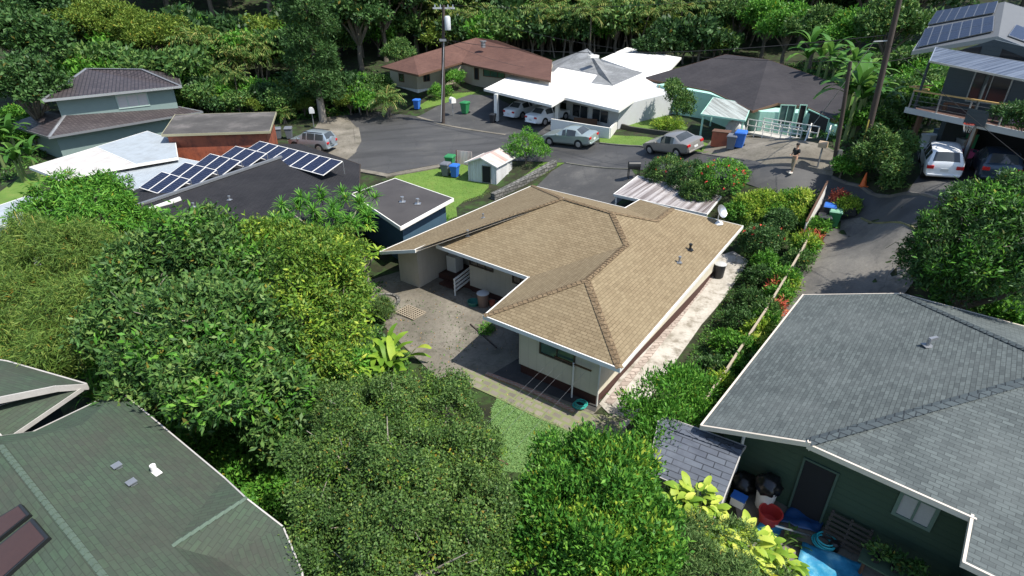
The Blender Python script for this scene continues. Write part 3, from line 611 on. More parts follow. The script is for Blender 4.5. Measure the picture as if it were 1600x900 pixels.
pipes(bh, [cast(629, 316, fl['a'], fl['b'], fl['c']), cast(653, 319, fl['a'], fl['b'], fl['c'])], m_alu, .07, .28)
pipes(bh, [cast(359, 313, V['R0'], V['R1'], V['E2']), cast(303, 324, V['R0'], V['R1'], V['E2'])], m_alu, .05, .2)
def panel(parent, q, frame=None, grid=None, nm='solar_panel', bw=.09):
    frame = frame or m_white; a, b, c, d = q; n = nrm3(a, b, d); n = n if n.z > 0 else -n
    mb = MB(); mb.mesh(list(q) + [v - n * .04 for v in q], [(0,1,2,3) if nrm3(a, b, c).dot(n) > 0 else (3,2,1,0), (7,6,5,4), (0,1,5,4), (1,2,6,5), (2,3,7,6), (3,0,4,7)]); o = mb.build(nm, frame, parent)
    m = (a + b + c + d) / 4; e1 = (b - a); e2 = (d - a); k1, k2 = 1 - bw / e1.length, 1 - bw / e2.length
    qq = [m + n * .004 - e1 / 2 * k1 - e2 / 2 * k2, m + n * .004 + e1 / 2 * k1 - e2 / 2 * k2, m + n * .004 + e1 / 2 * k1 + e2 / 2 * k2, m + n * .004 - e1 / 2 * k1 + e2 / 2 * k2]
    if nrm3(*qq[:3]).dot(n) < 0: qq = qq[::-1]
    me = MB().poly(qq).build('cells', m_solar, o); return o
def panel_row(parent, BL, BR, TL, n, z0, dz):
    a, b, t = P(*BL, z0), P(*BR, z0), P(*TL, z0 + dz); e = (b - a) / n; up = t - a
    up = up - e.normalized() * up.dot(e.normalized()); lim = 1.75
    if up.length > lim: up = up * (lim / up.length)
    for k in range(n): panel(parent, [a + e * k, a + e * (k + .985), a + e * (k + .985) + up, a + e * k + up])
    s = MB()
    for k in range(n + 1):
        p = a + e * k + up; s.bar(p - Vector((0, 0, .05)), (p.x, p.y, z0 - .3), .04, .04)
    s.build('panel_rack', m_alu, parent)
for bl, br, tl, n, z in (((217,293),(261,307),(250,267),3,3.3), ((257,277),(306,290.5),(288,253),3,3.4), ((298,262),(346,275),(329,240),3,3.45), ((338,249),(386,262),(366,227),3,3.5), ((376,239),(505,274),(402,216),8,3.55)):
    panel_row(bh, bl, br, tl, n, z, .62)
# ---------------------------------------------------------------- two-storey tile-roofed house
th_ = thing('house', 'two-storey grey-green house with brown tile hip roofs on both storeys, against dark forest', 'house', (-37, 54, 1))
V = pts3(dict(a=(66,156,5.75), b=(283,134,5.75), c=(274,111,5.75), d=(64,122,5.75), e=(134,107,7.05), f=(222,108,7.05)))
V['c'] = V['b'] + Vector((-4.5, 8.0, 0)); V['d'] = V['a'] + Vector((-4.5, 8.0, 0))
roof(th_, V, ['abfe', 'bcf', 'cdef', 'dae'], m_tile, m_alu, fh=.2, caps=[('a','e'), ('e','f'), ('f','b')], capmat=m_steel)
up = shrink([V[k] for k in 'abcd'], .75); walls(th_, up, 3.0, 5.62, m_teal)
def edge_of(poly, a): return poly
lo = pts3(dict(a=(76,214,3.2), b=(316,174,3.2))); dA = (lo['b'] - lo['a']).normalized(); dB = Vector((-dA.y, dA.x, 0)); Wd = (lo['b'] - lo['a']).length
lo['c'] = lo['b'] + dB * 9; lo['d'] = lo['a'] + dB * 9
for k, (u, v_) in dict(e=(2.7, 3.1), f=(Wd - 2.7, 3.1), g=(Wd - 2.6, 6.5), h=(2.6, 6.5)).items(): lo[k] = lo['a'] + dA * u + dB * v_ + Vector((0, 0, 1.0))
roof(th_, lo, ['abfe', 'bcgf', 'cdhg', 'daeh', 'efgh'], m_tile, m_steel, name='lower_roof', caps=[('a','e'), ('f','b')], capmat=m_steel)
walls(th_, shrink([lo[k] for k in 'abcd'], .7), -1, 3.08, m_teal)
wa = sorted(up, key=lambda p: p.y)[:2]; wa = sorted(wa, key=lambda p: p.x)
# the wall towards the camera is the one between the images of a and b
fa, fb = min(up, key=lambda p: (p - V['a'].xy).length), min(up, key=lambda p: (p - V['b'].xy).length)
opening(th_, fa, fb, (179,149), (229,145), (183,171), frame=plain('mint_frame', (.35, .45, .4), .5), pane=m_curtain, mull=2, fw=.1)
# ---------------------------------------------------------------- white low roofs and rust-red shed
ws = thing('outbuilding', 'low outbuilding with pale cream and blue-white coated roof below the two-storey house', 'outbuilding', (-29, 42, .8))
V = pts3(dict(a=(47,261,3.4), b=(150,230,3.5), c=(212,257,3.4), d=(91,278,3.3))); roof(ws, V, ['abcd'], m_pinkroof, m_white)
V2 = pts3(dict(b=(150.5,229.5,3.52), e=(230,205,3.6), f=(273,220,3.5), g=(277,246,3.4), c=(213,256.5,3.42))); roof(ws, V2, ['befgc'], m_whiteroof2, m_white)
V3 = pts3(dict(a=(169,273,3.0), b=(266,244,3.1), c=(313,253,3.0), d=(215,300,2.9))); roof(ws, V3, ['abcd'], m_whiteroof2, m_white, name='lower_roof')
walls(ws, shrink([V['a'], V2['e'], V2['f'], V2['g'], V['d']], .5), -.5, 3.1, plain('dark_timber', (.05, .045, .035), .8)); walls(ws, shrink([V3[k] for k in 'abcd'], .4), -.5, 2.7, m_navy)
wl = thing('outbuilding', 'low white roof half hidden by the mango crown, beside the banana plot', 'outbuilding', (-29, 31, .3))
V = pts3(dict(a=(-40,334,2.5), b=(62,300,2.6), c=(80,330,2.5), d=(25,355,2.4), e=(-40,345,2.4))); roof(wl, V, ['abcde'], m_whiteroof2, m_white); walls(wl, shrink([V[k] for k in 'abcde'], .3), -.8, 2.3, m_gwall)
rs = thing('shed', 'rust-red sheet-metal shed with a flat grey stained roof, behind the solar panels', 'shed', (-24, 47, 1))
V = pts3(dict(a=(253,210,4.2), b=(274,179,4.35), c=(431,175,4.35), d=(421,205,4.2)))
roof(rs, V, ['abcd'], groundmat('stained_flat_roof', [(.3, (.05, .047, .045)), (.5, (.085, .08, .075)), (.7, (.2, .18, .17))], .35, 6), plain('lichen_trim', (.3, .28, .18), .8))
walls(rs, shrink([V[k] for k in 'abcd'], .3), 0, 4.05, m_rust)
# ---------------------------------------------------------------- brown-roofed house
br_ = thing('house', 'beige house with a brown shingled hip roof behind the street corner palm', 'house', (-5, 68, 4))
V = pts3(dict(a=(596,104,6.25), b=(654,117,6.2), c=(722,97,6.4), d=(738,102,6.4), e=(860,126,6.2), f=(862,94,6.9), g=(775,63,8.4), p=(744,59,8.5), h=(646,88,7.35)))
roof(br_, V, [('a','b','h'), ('h','b','c','p'), ('c','d','e','f','g','p')], m_brown, m_wood, fh=.18)
W1 = [P(610,140,3.4).xy, P(653,147,3.6).xy, P(722,127,4.0).xy]
wz = [(P(x, y0, z0), z0) for x, y0, z0 in ((612,141,3.3), (653,147,3.4), (724,129,4.1), (738,135,3.9), (852,150,3.9))]
wp = [p.xy for p, _ in wz]; poly = wp + [wp[-1] + Vector((2, 9)), wp[0] + Vector((7, 12))]
walls(br_, poly, 3.9, 6.1, m_beige); walls(br_, shrink(poly, .06), 2.0, 3.9, m_whiteroof, 'base_course')
opening(br_, wp[0], wp[1], (623,114), (631,116), (623,127), frame=m_wood, mull=0); opening(br_, wp[1], wp[2], (661,116), (671,113), (661,128), frame=m_wood, mull=1)
opening(br_, wp[3], wp[4], (755,105), (789,111), (755,119), frame=m_wood, pane=m_glassg, mull=2)
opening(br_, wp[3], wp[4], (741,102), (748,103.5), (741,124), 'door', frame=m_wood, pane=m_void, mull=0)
st = P(738, 138, 3.0); mb = MB()
for k in range(4): mb.box((st.x + .25 * k, st.y + .6 * k, 3.0 + .2 * k), (2.4, .65, .9), -.25)
mb.build('front_steps', m_red, br_); mb = MB()
for k in (0, 3): mb.bar((st.x + 1.3 + .25 * k, st.y + .6 * k - .3, 3.2 + .2 * k), (st.x + 1.3 + .25 * k, st.y + .6 * k - .3, 4.5 + .2 * k), .08, .08)
for dz in (1.3, .9): mb.bar((st.x + 1.3, st.y - .3, 3.2 + dz), (st.x + 2.05, st.y + 1.5, 3.8 + dz), .07, .07)
mb.build('stair_railing', m_white, br_)
p = P(755, 70, 8.1); mb = MB(); mb.cyl(p - Vector((0,0,.3)), p + Vector((0,0,.35)), .28, .28, 12); mb.cyl(p + Vector((0,0,.35)), p + Vector((0,0,.45)), .4, .4, 12); mb.build('roof_vent', m_steel, br_)
# ---------------------------------------------------------------- white-roofed house
wh = thing('house', 'pale grey house with a bright white flat roof around a grey shingled hip', 'house', (8, 60, 3))
V = pts3(dict(a=(757,139,5.3), b=(862,164,5.3), c=(882,152,5.5), d=(967,172,5.3), e=(1022,135,5.6), f=(1003,114,6.3), g=(957,134,5.9), h=(925,130,6.0), i=(935,117,6.2), j=(872,105,6.3), k=(865,112,6.15), l=(825,105,6.1), m=(1064,90,6.8), n=(980,74,7.3), o=(940,92,7.1), p=(917,77,7.9), q=(832,107,6.2)))
roof(wh, V, [('a','b','c','i','j','k','l'), ('c','d','e','f','g','h','i'), ('e','m','n','o','f')], m_whiteroof, m_white, fh=.2, soffit=False)
hv = {k: V[k] + Vector((0, 0, .05)) for k in 'lkjihgfop'}; hv['z'] = V['p'] + Vector((-4.5, 5, -2.2)); hv['y'] = V['o'] + Vector((0, 0, -.2))
roof(wh, hv, [('l','k','j','p','z'), ('j','i','h','g','p'), ('g','f','y','p')], m_hipgray, m_steel, name='hip_roof', fh=.1)
d1 = P(882, 186, 3.0); d2 = P(962, 203, 3.0)
fw_ = [P(884,186,3.0).xy, P(962,204,3.0).xy]; dv = (fw_[1] - fw_[0]).normalized(); nv = Vector((-dv.y, dv.x)); nv = nv if nv.y > 0 else -nv
fwp = [fw_[0], fw_[1] + dv * .2, fw_[1] + dv * .2 + nv * 9, fw_[0] + nv * 9]; walls(wh, fwp, 2.4, [5.3, 5.15, 5.6, 6.0], m_gwall)
opening(wh, fwp[0], fwp[1], (895,161), (920,167), (896,182), frame=m_gwall, fw=.06, mull=1); opening(wh, fwp[0], fwp[1], (926,168), (952,174), (927,189), frame=m_gwall, fw=.06, mull=1)
cw_ = P(800, 165, 2.9).xy; walls(wh, [fw_[0] + nv * 4, fw_[0] + nv * 4 - dv * 9, fw_[0] + nv * 4.3 - dv * 9, fw_[0] + nv * 4.3], 2.2, 5.6, m_blockwall)
for x, y, z in ((776,191,2.5), (870,197,2.8), (862,190,2.8)):
    p = P(x, y, z); MB().box((p.x, p.y, (z + 5.2) / 2 - .1), (.35, .35, 5.2 - z + .1), -.5).build('column', m_white, wh)
pw = [P(861,205,2.8), P(905,212,2.9), P(952,218,2.95), P(950,205,3.0)]
mb = MB()
for a, b in ((pw[0], pw[2]), (pw[2], P(968,197,3.0))):
    d = (b - a).normalized(); o = Vector((-d.y, d.x, 0)) * .08; mb.prism([(a + o).xy, (b + o).xy, (b - o).xy, (a - o).xy], 2.5, 3.9)
mb.build('porch_wall', m_white, wh)
p = P(927, 88, 7.75); mb = MB(); mb.box(p, (1.0, .8, .25), .3); mb.build('roof_vent', m_white, wh)
p = cast(971, 94, V['e'], V['m'], V['n']); MB().box(p + Vector((0,0,.06)), (1.8,.5,.12), -.3).build('skylight', m_blackp, wh)
# ---------------------------------------------------------------- charcoal-roofed mint house, its shelter and ramp
dh = thing('house', 'mint green house with a wide charcoal shingled roof, next to the white-roofed house', 'house', (20, 50, 4))
V = pts3(dict(a=(1005,122,6), b=(1112,142,6), c=(1176,173,5.95), d=(1215,161,6.05), e=(1262,167,6.1), f=(1307,188,6.2), g=(1342,143,6.9), r0=(1134,85,8.3), r1=(1200,93,8.3)))
V['d'] = cast(1215, 161, V['c'], V['e'], V['r1'])
roof(dh, V, [('a','b','r0'), ('b','c','r1','r0'), ('c','d','e','r1'), ('e','f','g','r1')], m_dark, m_wood, fh=.16)
ww = [P(x, y, z).xy for x, y, z in ((1022,172,3.5), (1102,188,3.6), (1180,216,3.9), (1258,212,4.3), (1300,228,4.6))]
pol = ww + [ww[-1] + Vector((6, 8)), ww[0] + Vector((7, 6))]
walls(dh, pol, 2.8, 5.9, m_mint)
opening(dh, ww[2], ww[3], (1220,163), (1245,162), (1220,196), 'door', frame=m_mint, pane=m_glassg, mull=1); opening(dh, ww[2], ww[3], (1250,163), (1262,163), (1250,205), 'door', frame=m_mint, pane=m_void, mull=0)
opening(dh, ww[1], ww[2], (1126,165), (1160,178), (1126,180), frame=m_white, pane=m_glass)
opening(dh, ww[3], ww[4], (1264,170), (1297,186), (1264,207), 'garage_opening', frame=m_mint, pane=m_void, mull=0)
mb = MB(); mb.bar(P(1029,174,3.5), P(1030,133,5.9), .08, .08); mb.build('downpipe', plain('tan_pipe', (.3, .22, .12), .6), dh)
ms = thing('shelter', 'open mint-painted shelter with a weathered corrugated roof beside the bins', 'shelter', P(1140, 215, 3.7))
V = pts3(dict(a=(1096,178,5.75), b=(1164,188,5.75), c=(1174,163,6.0), d=(1115,152,6.0))); roof(ms, V, ['abcd'], m_corrmint, m_mint, th=.05, fh=.1)
for k in 'abcd':
    p = V[k] + (sum((V[q_] for q_ in 'abcd'), Vector()) / 4 - V[k]) * .08; MB().bar((p.x, p.y, T(p.x, p.y) - .1), (p.x, p.y, p.z - .06), .11, .11).build('post', m_mint, ms)
rp = thing('ramp', 'white-railed access ramp in front of the mint green house', 'ramp', P(1240, 220, 4.4))
A1, B1, B2, C1 = P(1178,205,4.55), P(1262,221,5.0), P(1278,216,5.0), P(1268,245,4.55); da = (B1 - A1).normalized(); na = Vector((-da.y, da.x, 0)); na = na if na.y > 0 else -na
mb = MB(); hw = na * .7; mb.mesh([A1 - hw, B1 - hw, B1 + hw, A1 + hw] + [q_ - Vector((0,0,.15)) for q_ in (A1 - hw, B1 - hw, B1 + hw, A1 + hw)], [(0,1,2,3), (7,6,5,4), (0,4,5,1), (1,5,6,2), (2,6,7,3), (3,7,4,0)])
dc = (C1 - B2); dcn = dc.normalized(); h2 = Vector((-dcn.y, dcn.x, 0)) * .6; q2 = [B2 - h2, C1 - h2, C1 + h2, B2 + h2]; mb.mesh(q2 + [v - Vector((0,0,.12)) for v in q2], [(0,1,2,3), (7,6,5,4), (0,4,5,1), (1,5,6,2), (2,6,7,3), (3,7,4,0)])
mb.build('walkway', plain('ramp_board', (.45, .43, .38), .7), rp)
mb = MB()
for (a, b, n_) in ((A1 - hw, B1 - hw, 6), (A1 + hw, B1 + hw, 6), (B2 - h2, C1 - h2, 3), (B2 + h2, C1 + h2, 3)):
    for k in range(n_ + 1): p = a + (b - a) * (k / n_); mb.bar(p - Vector((0,0,.7)), p + Vector((0,0,.95)), .06, .06)
    for z in (.93, .5): mb.bar(a + Vector((0,0,z)), b + Vector((0,0,z)), .06, .06)
mb.build('railing', m_white, rp)
# ---------------------------------------------------------------- decked house with roof panels
kh = thing('house', 'slate-blue house with a timber deck over an open garage', 'house', (27, 31, 5.4))
def yp(px, py, t): return CAM + ray(px, py) * t
V = dict(a=yp(1427,80,34.3), b=yp(1467,18,37), c=yp(1570,3,34.5), d=yp(1560,57,29.6), e=yp(1640,88,27.5), f=yp(1660,30,33))
V['b'] = cast(1467, 18, V['a'], V['d'], V['c'])
roof(kh, V, ['abcd', 'dcfe'], plain('grey_metal_roof', (.11, .115, .118), .6, var=.15), m_steel, fh=.22)
def subpanel(c0, c1, c2, c3, nx, ny, parent=kh, off=.1):
    n = nrm3(V['a'], V['d'], V['c']); n = n if n.z > 0 else -n
    for i in range(nx):
        for j in range(ny):
            f = lambda u, v: (c0 * (1 - u) + c1 * u) * (1 - v) + (c3 * (1 - u) + c2 * u) * v + n * off
            panel(parent, [f((i + .01) / nx, (j + .01) / ny), f((i + .99) / nx, (j + .01) / ny), f((i + .99) / nx, (j + .99) / ny), f((i + .01) / nx, (j + .99) / ny)], frame=m_steel, bw=.05)
cs = lambda x, y: cast(x, y, V['a'], V['d'], V['c'])
subpanel(cs(1434,76), cs(1552,51), cs(1554,27), cs(1446,47), 7, 2); subpanel(cs(1450,41), cs(1554,22), cs(1560,4), cs(1464,19), 7, 1)
c2 = lambda x, y: cast(x, y, V['d'], V['e'], V['f']); V_ = V
subpanel(c2(1576,58), c2(1625,76), c2(1635,55), c2(1588,41), 2, 1)
DA, DB = P(1431,174,8.0), P(1600,199,8.3); dd = (DB - DA).normalized(); dn = Vector((-dd.y, dd.x, 0)); dn = dn if dn.x > 0 else -dn
def dk(s, t, z): p = DA + dd * s + dn * t; return Vector((p.x, p.y, z))
Ld = 8.5
walls(kh, [dk(-1.0, 2.6, 0).xy, dk(Ld, 2.6, 0).xy, dk(Ld, 9, 0).xy, dk(-1.0, 9, 0).xy], 8.1, [10.6, 11.0, 11.2, 11.2], m_slate)
a3 = dk(0, 2.6, 0); m_kwall = m_slate
window_at(kh, a3, dd, -dn, .6, 2.7, 8.5, 10.2, 'sliding_door', m_steel, m_glass, .07, 1); window_at(kh, a3, dd, -dn, 3.6, 6.5, 8.5, 10.2, 'sliding_door', m_steel, m_glass, .07, 1)
g = MB(); pk = V['d']; gl, gr = dk(-1.3, 2.2, 10.75), dk(7.5, 2.2, 10.9); pk2 = dk((pk - DA).dot(dd), 2.2, 11.75)
g.mesh([gl, gr, pk2, gl + dn * .15, gr + dn * .15, pk2 + dn * .15], [(0, 1, 2), (5, 4, 3), (0, 3, 4, 1), (1, 4, 5, 2), (2, 5, 3, 0)]); g.build('gable', m_slate, kh)
s0 = (pk - DA).dot(dd)
for sa, sb in ((s0 - 2.6, s0 - .5), (s0 + .6, s0 + 2.2)): 
    z_ = lambda s: 11.5 - .24 * abs(s - s0); o = -dn * .03; mbq = MB(); i_, o_ = (sb, sa) if sa < s0 else (sa, sb)
    mbq.mesh([dk(sa, 2.2, 10.9) + o, dk(sb, 2.2, 10.9) + o, dk(sb, 2.2, z_(sb)) + o, dk(sa, 2.2, z_(sa)) + o], [(0, 1, 2, 3)]); mbq.build('gable_window', m_glass, kh)
MB().box(dk(Ld / 2 - .3, 1.35, 8.0), (Ld + .6, 2.7, .16), math.atan2(dd.y, dd.x)).build('deck', m_deck, kh); MB().box(dk(Ld / 2 - .3, -.06, 7.98), (Ld + .7, .06, .3), math.atan2(dd.y, dd.x)).build('deck_fascia', m_gwall, kh)
mb = MB(); mb.bar(dk(-.5, 0, 9.05), dk(Ld, 0, 9.2), .14, .07); mb.bar(dk(-.5, 0, 9.05), dk(-.5, 1.0, 9.05), .14, .07); mb.bar(dk(-.5, 1.0, 9.05), dk(-1.7, 1.0, 9.05), .14, .07); mb.bar(dk(-1.7, 1.0, 9.05), dk(-1.7, 2.6, 9.05), .14, .07); mb.build('handrail', m_honey, kh)
mb = MB()
for s in (-.5, 1.2, 2.9, 4.6, 6.3): mb.bar(dk(s, 0, 8.0), dk(s, 0, 9.1), .06, .06)
for z in (8.3, 8.55, 8.8): mb.bar(dk(-.5, 0, z), dk(Ld, 0, z + .1), .012, .012)
mb.build('railing', m_steel, kh)
aw = dict(a=yp(1454,95,30.6), b=yp(1463,74,32.6), c=yp(1640,104,25.4), d=yp(1640,132,23.8)); roof(kh, aw, ['abcd'], corrugated('deck_cover', (.05, .06, .085), (.22, .25, .3), .5, .35, .6, 1.5), m_alu, th=.05, fh=.08, name='deck_cover')
for s in (-.4, 3.0): MB().bar(dk(s, .3, 8.0), dk(s, .3, 10.6), .1, .1).build('deck_post', m_slate, kh)
for s in (.2, 3.4, 6.8): MB().bar(dk(s, .2, 5.0), dk(s, .2, 7.92), .2, .2).build('garage_post', m_wood, kh)
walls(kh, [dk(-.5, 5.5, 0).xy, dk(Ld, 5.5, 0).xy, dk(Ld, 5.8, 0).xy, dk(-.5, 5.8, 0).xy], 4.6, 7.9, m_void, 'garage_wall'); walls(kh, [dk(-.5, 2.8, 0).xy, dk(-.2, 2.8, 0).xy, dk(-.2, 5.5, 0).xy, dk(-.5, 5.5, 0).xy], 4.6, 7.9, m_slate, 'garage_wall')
# ---------------------------------------------------------------- tin shed by the drive, far roofs
tsd = thing('shed', 'small white tin shed with a pink rusting roof at the edge of the lawn', 'shed', P(755, 285, .9))
a, b = P(732,284,.85), P(776,290,.9); d = (b - a).normalized(); n = Vector((-d.y, d.x, 0)); n = n if n.y > 0 else -n; wdt = (b - a).length; dep = 2.6
def tp(s, t, z): p = a + d * s + n * t; return Vector((p.x, p.y, z))
mb = MB(); mb.prism([tp(0,0,0).xy, tp(wdt,0,0).xy, tp(wdt,dep,0).xy, tp(0,dep,0).xy], .3, 2.45); mb.mesh([tp(0,.0,2.45), tp(wdt,.0,2.45), tp(wdt/2,.0,2.9), tp(0,dep,2.45), tp(wdt,dep,2.45), tp(wdt/2,dep,2.9)], [(0,1,2), (5,4,3)]); mb.build('wall', m_corrmint if False else corrugated('white_tin', (.62, .63, .62), (.34, .3, .28), .2, .5, .5, .6), tsd)
V = dict(a=tp(-.12,-.2,2.42), b=tp(-.12,dep+.2,2.42), c=tp(wdt/2,dep+.2,2.96), d=tp(wdt/2,-.2,2.96), e=tp(wdt+.12,-.2,2.42), f=tp(wdt+.12,dep+.2,2.42)); roof(tsd, V, ['abcd', 'dcfe'], m_corrrust, m_white, th=.04, fh=.08)
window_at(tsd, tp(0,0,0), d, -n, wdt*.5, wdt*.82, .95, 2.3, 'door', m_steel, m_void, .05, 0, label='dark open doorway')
for nm, pts, yy in (('small house showing only a grey-blue roof among the palms up the slope', ((346,62),(378,45),(390,60),(356,72)), 84), ('small house showing only a pale blue roof edge behind the conifer', ((425,60),(462,48),(476,56),(440,68)), 88)):
    c_ = Yd(sum(q[0] for q in pts) / 4, sum(q[1] for q in pts) / 4, yy); V = {'a': c_ + Vector((-3.4,-1,-.3)), 'b': c_ + Vector((-.5,3,-.3)), 'c': c_ + Vector((3.4,1,-.3)), 'd': c_ + Vector((.5,-3,-.3)), 'p': c_ + Vector((0,0,1))}
    gz = T(c_.x, c_.y); o = thing('cottage', nm, 'house', (c_.x, c_.y, gz)); roof(o, V, ['abp', 'bcp', 'cdp', 'dap'], plain('blue_grey_roof', (.25, .3, .36), .6), m_white); walls(o, shrink([V[k] for k in 'abcd'], .3), gz - 1, c_.z - .4, m_gwall)
# ---------------------------------------------------------------- foliage generators
class LB:
    def __init__(s): s.V = []; s.Fq = []; s.n = 0
    def quads(s, q):                        # q: (N,4,3), every leaf an island of its own
        n = len(q); s.V.append(q.reshape(-1, 3)); s.Fq.append(np.arange(n * 4).reshape(n, 4) + s.n); s.n += n * 4
    def strip(s, rows):                     # rows: (K,m,3) connected blade
        k, m = rows.shape[:2]; i = np.arange(k * m).reshape(k, m) + s.n
        s.V.append(rows.reshape(-1, 3)); s.Fq.append(np.stack([i[:-1, :-1], i[:-1, 1:], i[1:, 1:], i[1:, :-1]], -1).reshape(-1, 4)); s.n += k * m
    def build(s, name, mat, parent=None):
        V = np.concatenate(s.V); Q = np.concatenate(s.Fq)
        if parent is not None:
            Mi = np.array(FR[parent.name]); V = V @ Mi[:3, :3].T + Mi[:3, 3]
        me = bpy.data.meshes.new(name); me.vertices.add(len(V)); me.vertices.foreach_set('co', V.astype(np.float32).ravel())
        me.loops.add(len(Q) * 4); me.loops.foreach_set('vertex_index', Q.astype(np.int32).ravel())
        me.polygons.add(len(Q)); me.polygons.foreach_set('loop_start', np.arange(0, len(Q) * 4, 4, dtype=np.int32))
        me.update(calc_edges=True); me.materials.append(mat)
        o = bpy.data.objects.new(name, me); return finish(o, parent)
def unit(a): return a / np.maximum(np.linalg.norm(a, axis=-1, keepdims=True), 1e-9)
def leafquads(base, d, nr, L, W, fold=.12, bend=.0):
    side = unit(np.cross(d, nr)); nn = np.cross(side, d); L = L[:, None]; W = W[:, None]
    mid = base + d * L * .45 + nn * (W * fold)
    tip = base + d * L - nn * (L * bend)
    return np.stack([base, mid - side * W * .5, tip, mid + side * W * .5], 1)
def crown(lb, lobes, n, L, W, k=7, up=.15, out=.7, rand=.7, flat=.55, inner=.3, spread=1.0, droop=0., low=-.45, wob=.16, bend=.1, gap=0):
    c = np.array([l[0] for l in lobes], float); r = np.array([(l[1] if hasattr(l[1], '__len__') else (l[1],) * 3) for l in lobes], float)
    wgt = (r[:, 0] * r[:, 2]); wgt = wgt / wgt.sum(); m = max(4, n // k)
    P_, N_ = [], []; tot = 0
    while tot < m:
        q = m
        i = rng.choice(len(c), q, p=wgt); d = unit(rng.normal(size=(q, 3))); keep = d[:, 2] > low + rng.normal(size=q) * .15; i, d = i[keep], d[keep]
        f = 1 - inner * rng.random(len(d)) ** 2
        ph = i * 1.7
        f = f * (1 + wob * (np.sin(d[:, 0] * 5 + ph) * np.sin(d[:, 1] * 6 + 2 * ph) + .7 * np.sin(d[:, 2] * 9 + ph) * np.sin(d[:, 0] * 8 - ph)))
        p = c[i] + r[i] * d * f[:, None]
        dd = ((p[:, None, :] - c[None]) / r[None]); ins = ((dd ** 2).sum(2) < .55).any(1)
        if gap: g_ = np.sin(p[:, 0] * 2.9 + 1) * np.sin(p[:, 1] * 2.6 + 2) + np.sin(p[:, 2] * 3.1 + p[:, 0] * 1.7) * np.sin(p[:, 1] * 4.3 - p[:, 0]); ins |= (g_ < -.28) & (rng.random(len(p)) < gap)
        p, d, i = p[~ins], d[~ins], i[~ins]; P_.append(p); N_.append(unit(d / r[i])); tot += len(p)
        if len(p) == 0: break
    p = np.concatenate(P_)[:m]; nn = np.concatenate(N_)[:m]; tone = None
    p = np.repeat(p, k, 0); nn = np.repeat(nn, k, 0); q = len(p)
    base = p + rng.normal(size=(q, 3)) * L * .5 * spread
    d = unit(nn * out + rng.normal(size=(q, 3)) * rand + np.array([0, 0, up - droop]))
    nr = unit(np.array([0, 0, 1.]) * flat + nn * (1 - flat) + rng.normal(size=(q, 3)) * .4)
    s = .65 + .7 * rng.random(q)
    lb.quads(leafquads(base, d, nr, L * s, W * s, bend=bend))
    return lb
def blade(lb, p, az, el, L, W, droop=.9, seg=6, prof=None, fold=.15, twist=0, ragged=0):
    t = np.linspace(0, 1, seg + 1); ang = el - droop * t ** 1.3
    dx = np.cos(ang); dz = np.sin(ang); st = L / seg
    h = np.r_[0, np.cumsum(dx[:-1] * st)]; z = np.r_[0, np.cumsum(dz[:-1] * st)]
    ca, sa = math.cos(az), math.sin(az); cx = np.stack([p[0] + h * ca, p[1] + h * sa, p[2] + z], 1); side = np.array([-sa, ca, 0.])
    wv = (np.sin(np.pi * (t * .86 + .08)) ** .7 if prof is None else prof(t)) * W / 2
    if ragged: wv = wv * (1 - ragged * rng.random(seg + 1))
    upv = np.array([0, 0, 1.]) * fold
    lb.strip(np.stack([cx - side * wv[:, None] + upv * wv[:, None], cx, cx + side * wv[:, None] + upv * wv[:, None]], 1))
def frond(lb, p, az, el, L, n=16, ll=.55, lw=.07, droop=1.5, leafdroop=.5):
    t = np.linspace(0, 1, n + 1); ang = el - droop * t ** 1.4; st = L / n
    h = np.r_[0, np.cumsum(np.cos(ang[:-1]) * st)]; z = np.r_[0, np.cumsum(np.sin(ang[:-1]) * st)]
    ca, sa = math.cos(az), math.sin(az); c = np.stack([p[0] + h * ca, p[1] + h * sa, p[2] + z], 1); side = np.array([-sa, ca, 0.])
    fw = np.stack([np.cos(ang) * ca, np.cos(ang) * sa, np.sin(ang)], 1)
    lb.strip(np.stack([c - side * .025, c + side * .025], 1))
    b = c[2:]; fwd = fw[2:]; k = len(b); tt = t[2:]; ln = ll * (np.sin(np.pi * (tt * .8 + .15)) ** .6)
    for sg in (-1, 1):
        d = unit(side * sg + fwd * .55 + np.array([0, 0, -leafdroop]) + rng.normal(size=(k, 3)) * .12); nr = unit(np.array([0, 0, 1.]) + side * sg * .3 + rng.normal(size=(k, 3)) * .15)
        lb.quads(leafquads(b, d, nr, ln, np.full(k, lw), fold=.1, bend=.12))
def trunk(parent, base, tops, r, mat, h_fork=.4, name='trunk', twigs=()):
    mb = MB(); base = Vector(base); ctr = sum((Vector(t) for t in tops), Vector()) / len(tops); fork = base + (ctr - base) * h_fork; fork.x = base.x * .7 + fork.x * .3; fork.y = base.y * .7 + fork.y * .3
    mb.tube([base - Vector((0, 0, .3)), base + Vector((0, 0, .1)), (base + fork) / 2 + Vector((r * .4, -r * .3, 0)), fork], [r * 1.35, r * 1.1, r * .95, r * .8], 9)
    for t in tops:
        t = Vector(t); m = fork + (t - fork) * .5 + Vector((random.uniform(-.3, .3), random.uniform(-.3, .3), random.uniform(0, .25))) * (t - fork).length * .35
        mb.tube([fork - Vector((0, 0, r * .5)), m, t], [r * .6, r * .38, r * .12], 6)
    for (c_, r_), k in twigs:
        d = rng.normal(size=3); d[2] = abs(d[2]) + .2; d /= np.linalg.norm(d); a = np.array(c_); e = a + d * np.array(r_) * rng.uniform(.9, 1.15); mb.tube([a, (a + e) / 2 + rng.normal(size=3) * .12, e], [.035, .022, .008], 5)
    return mb.build(name, mat, parent, smooth=True)
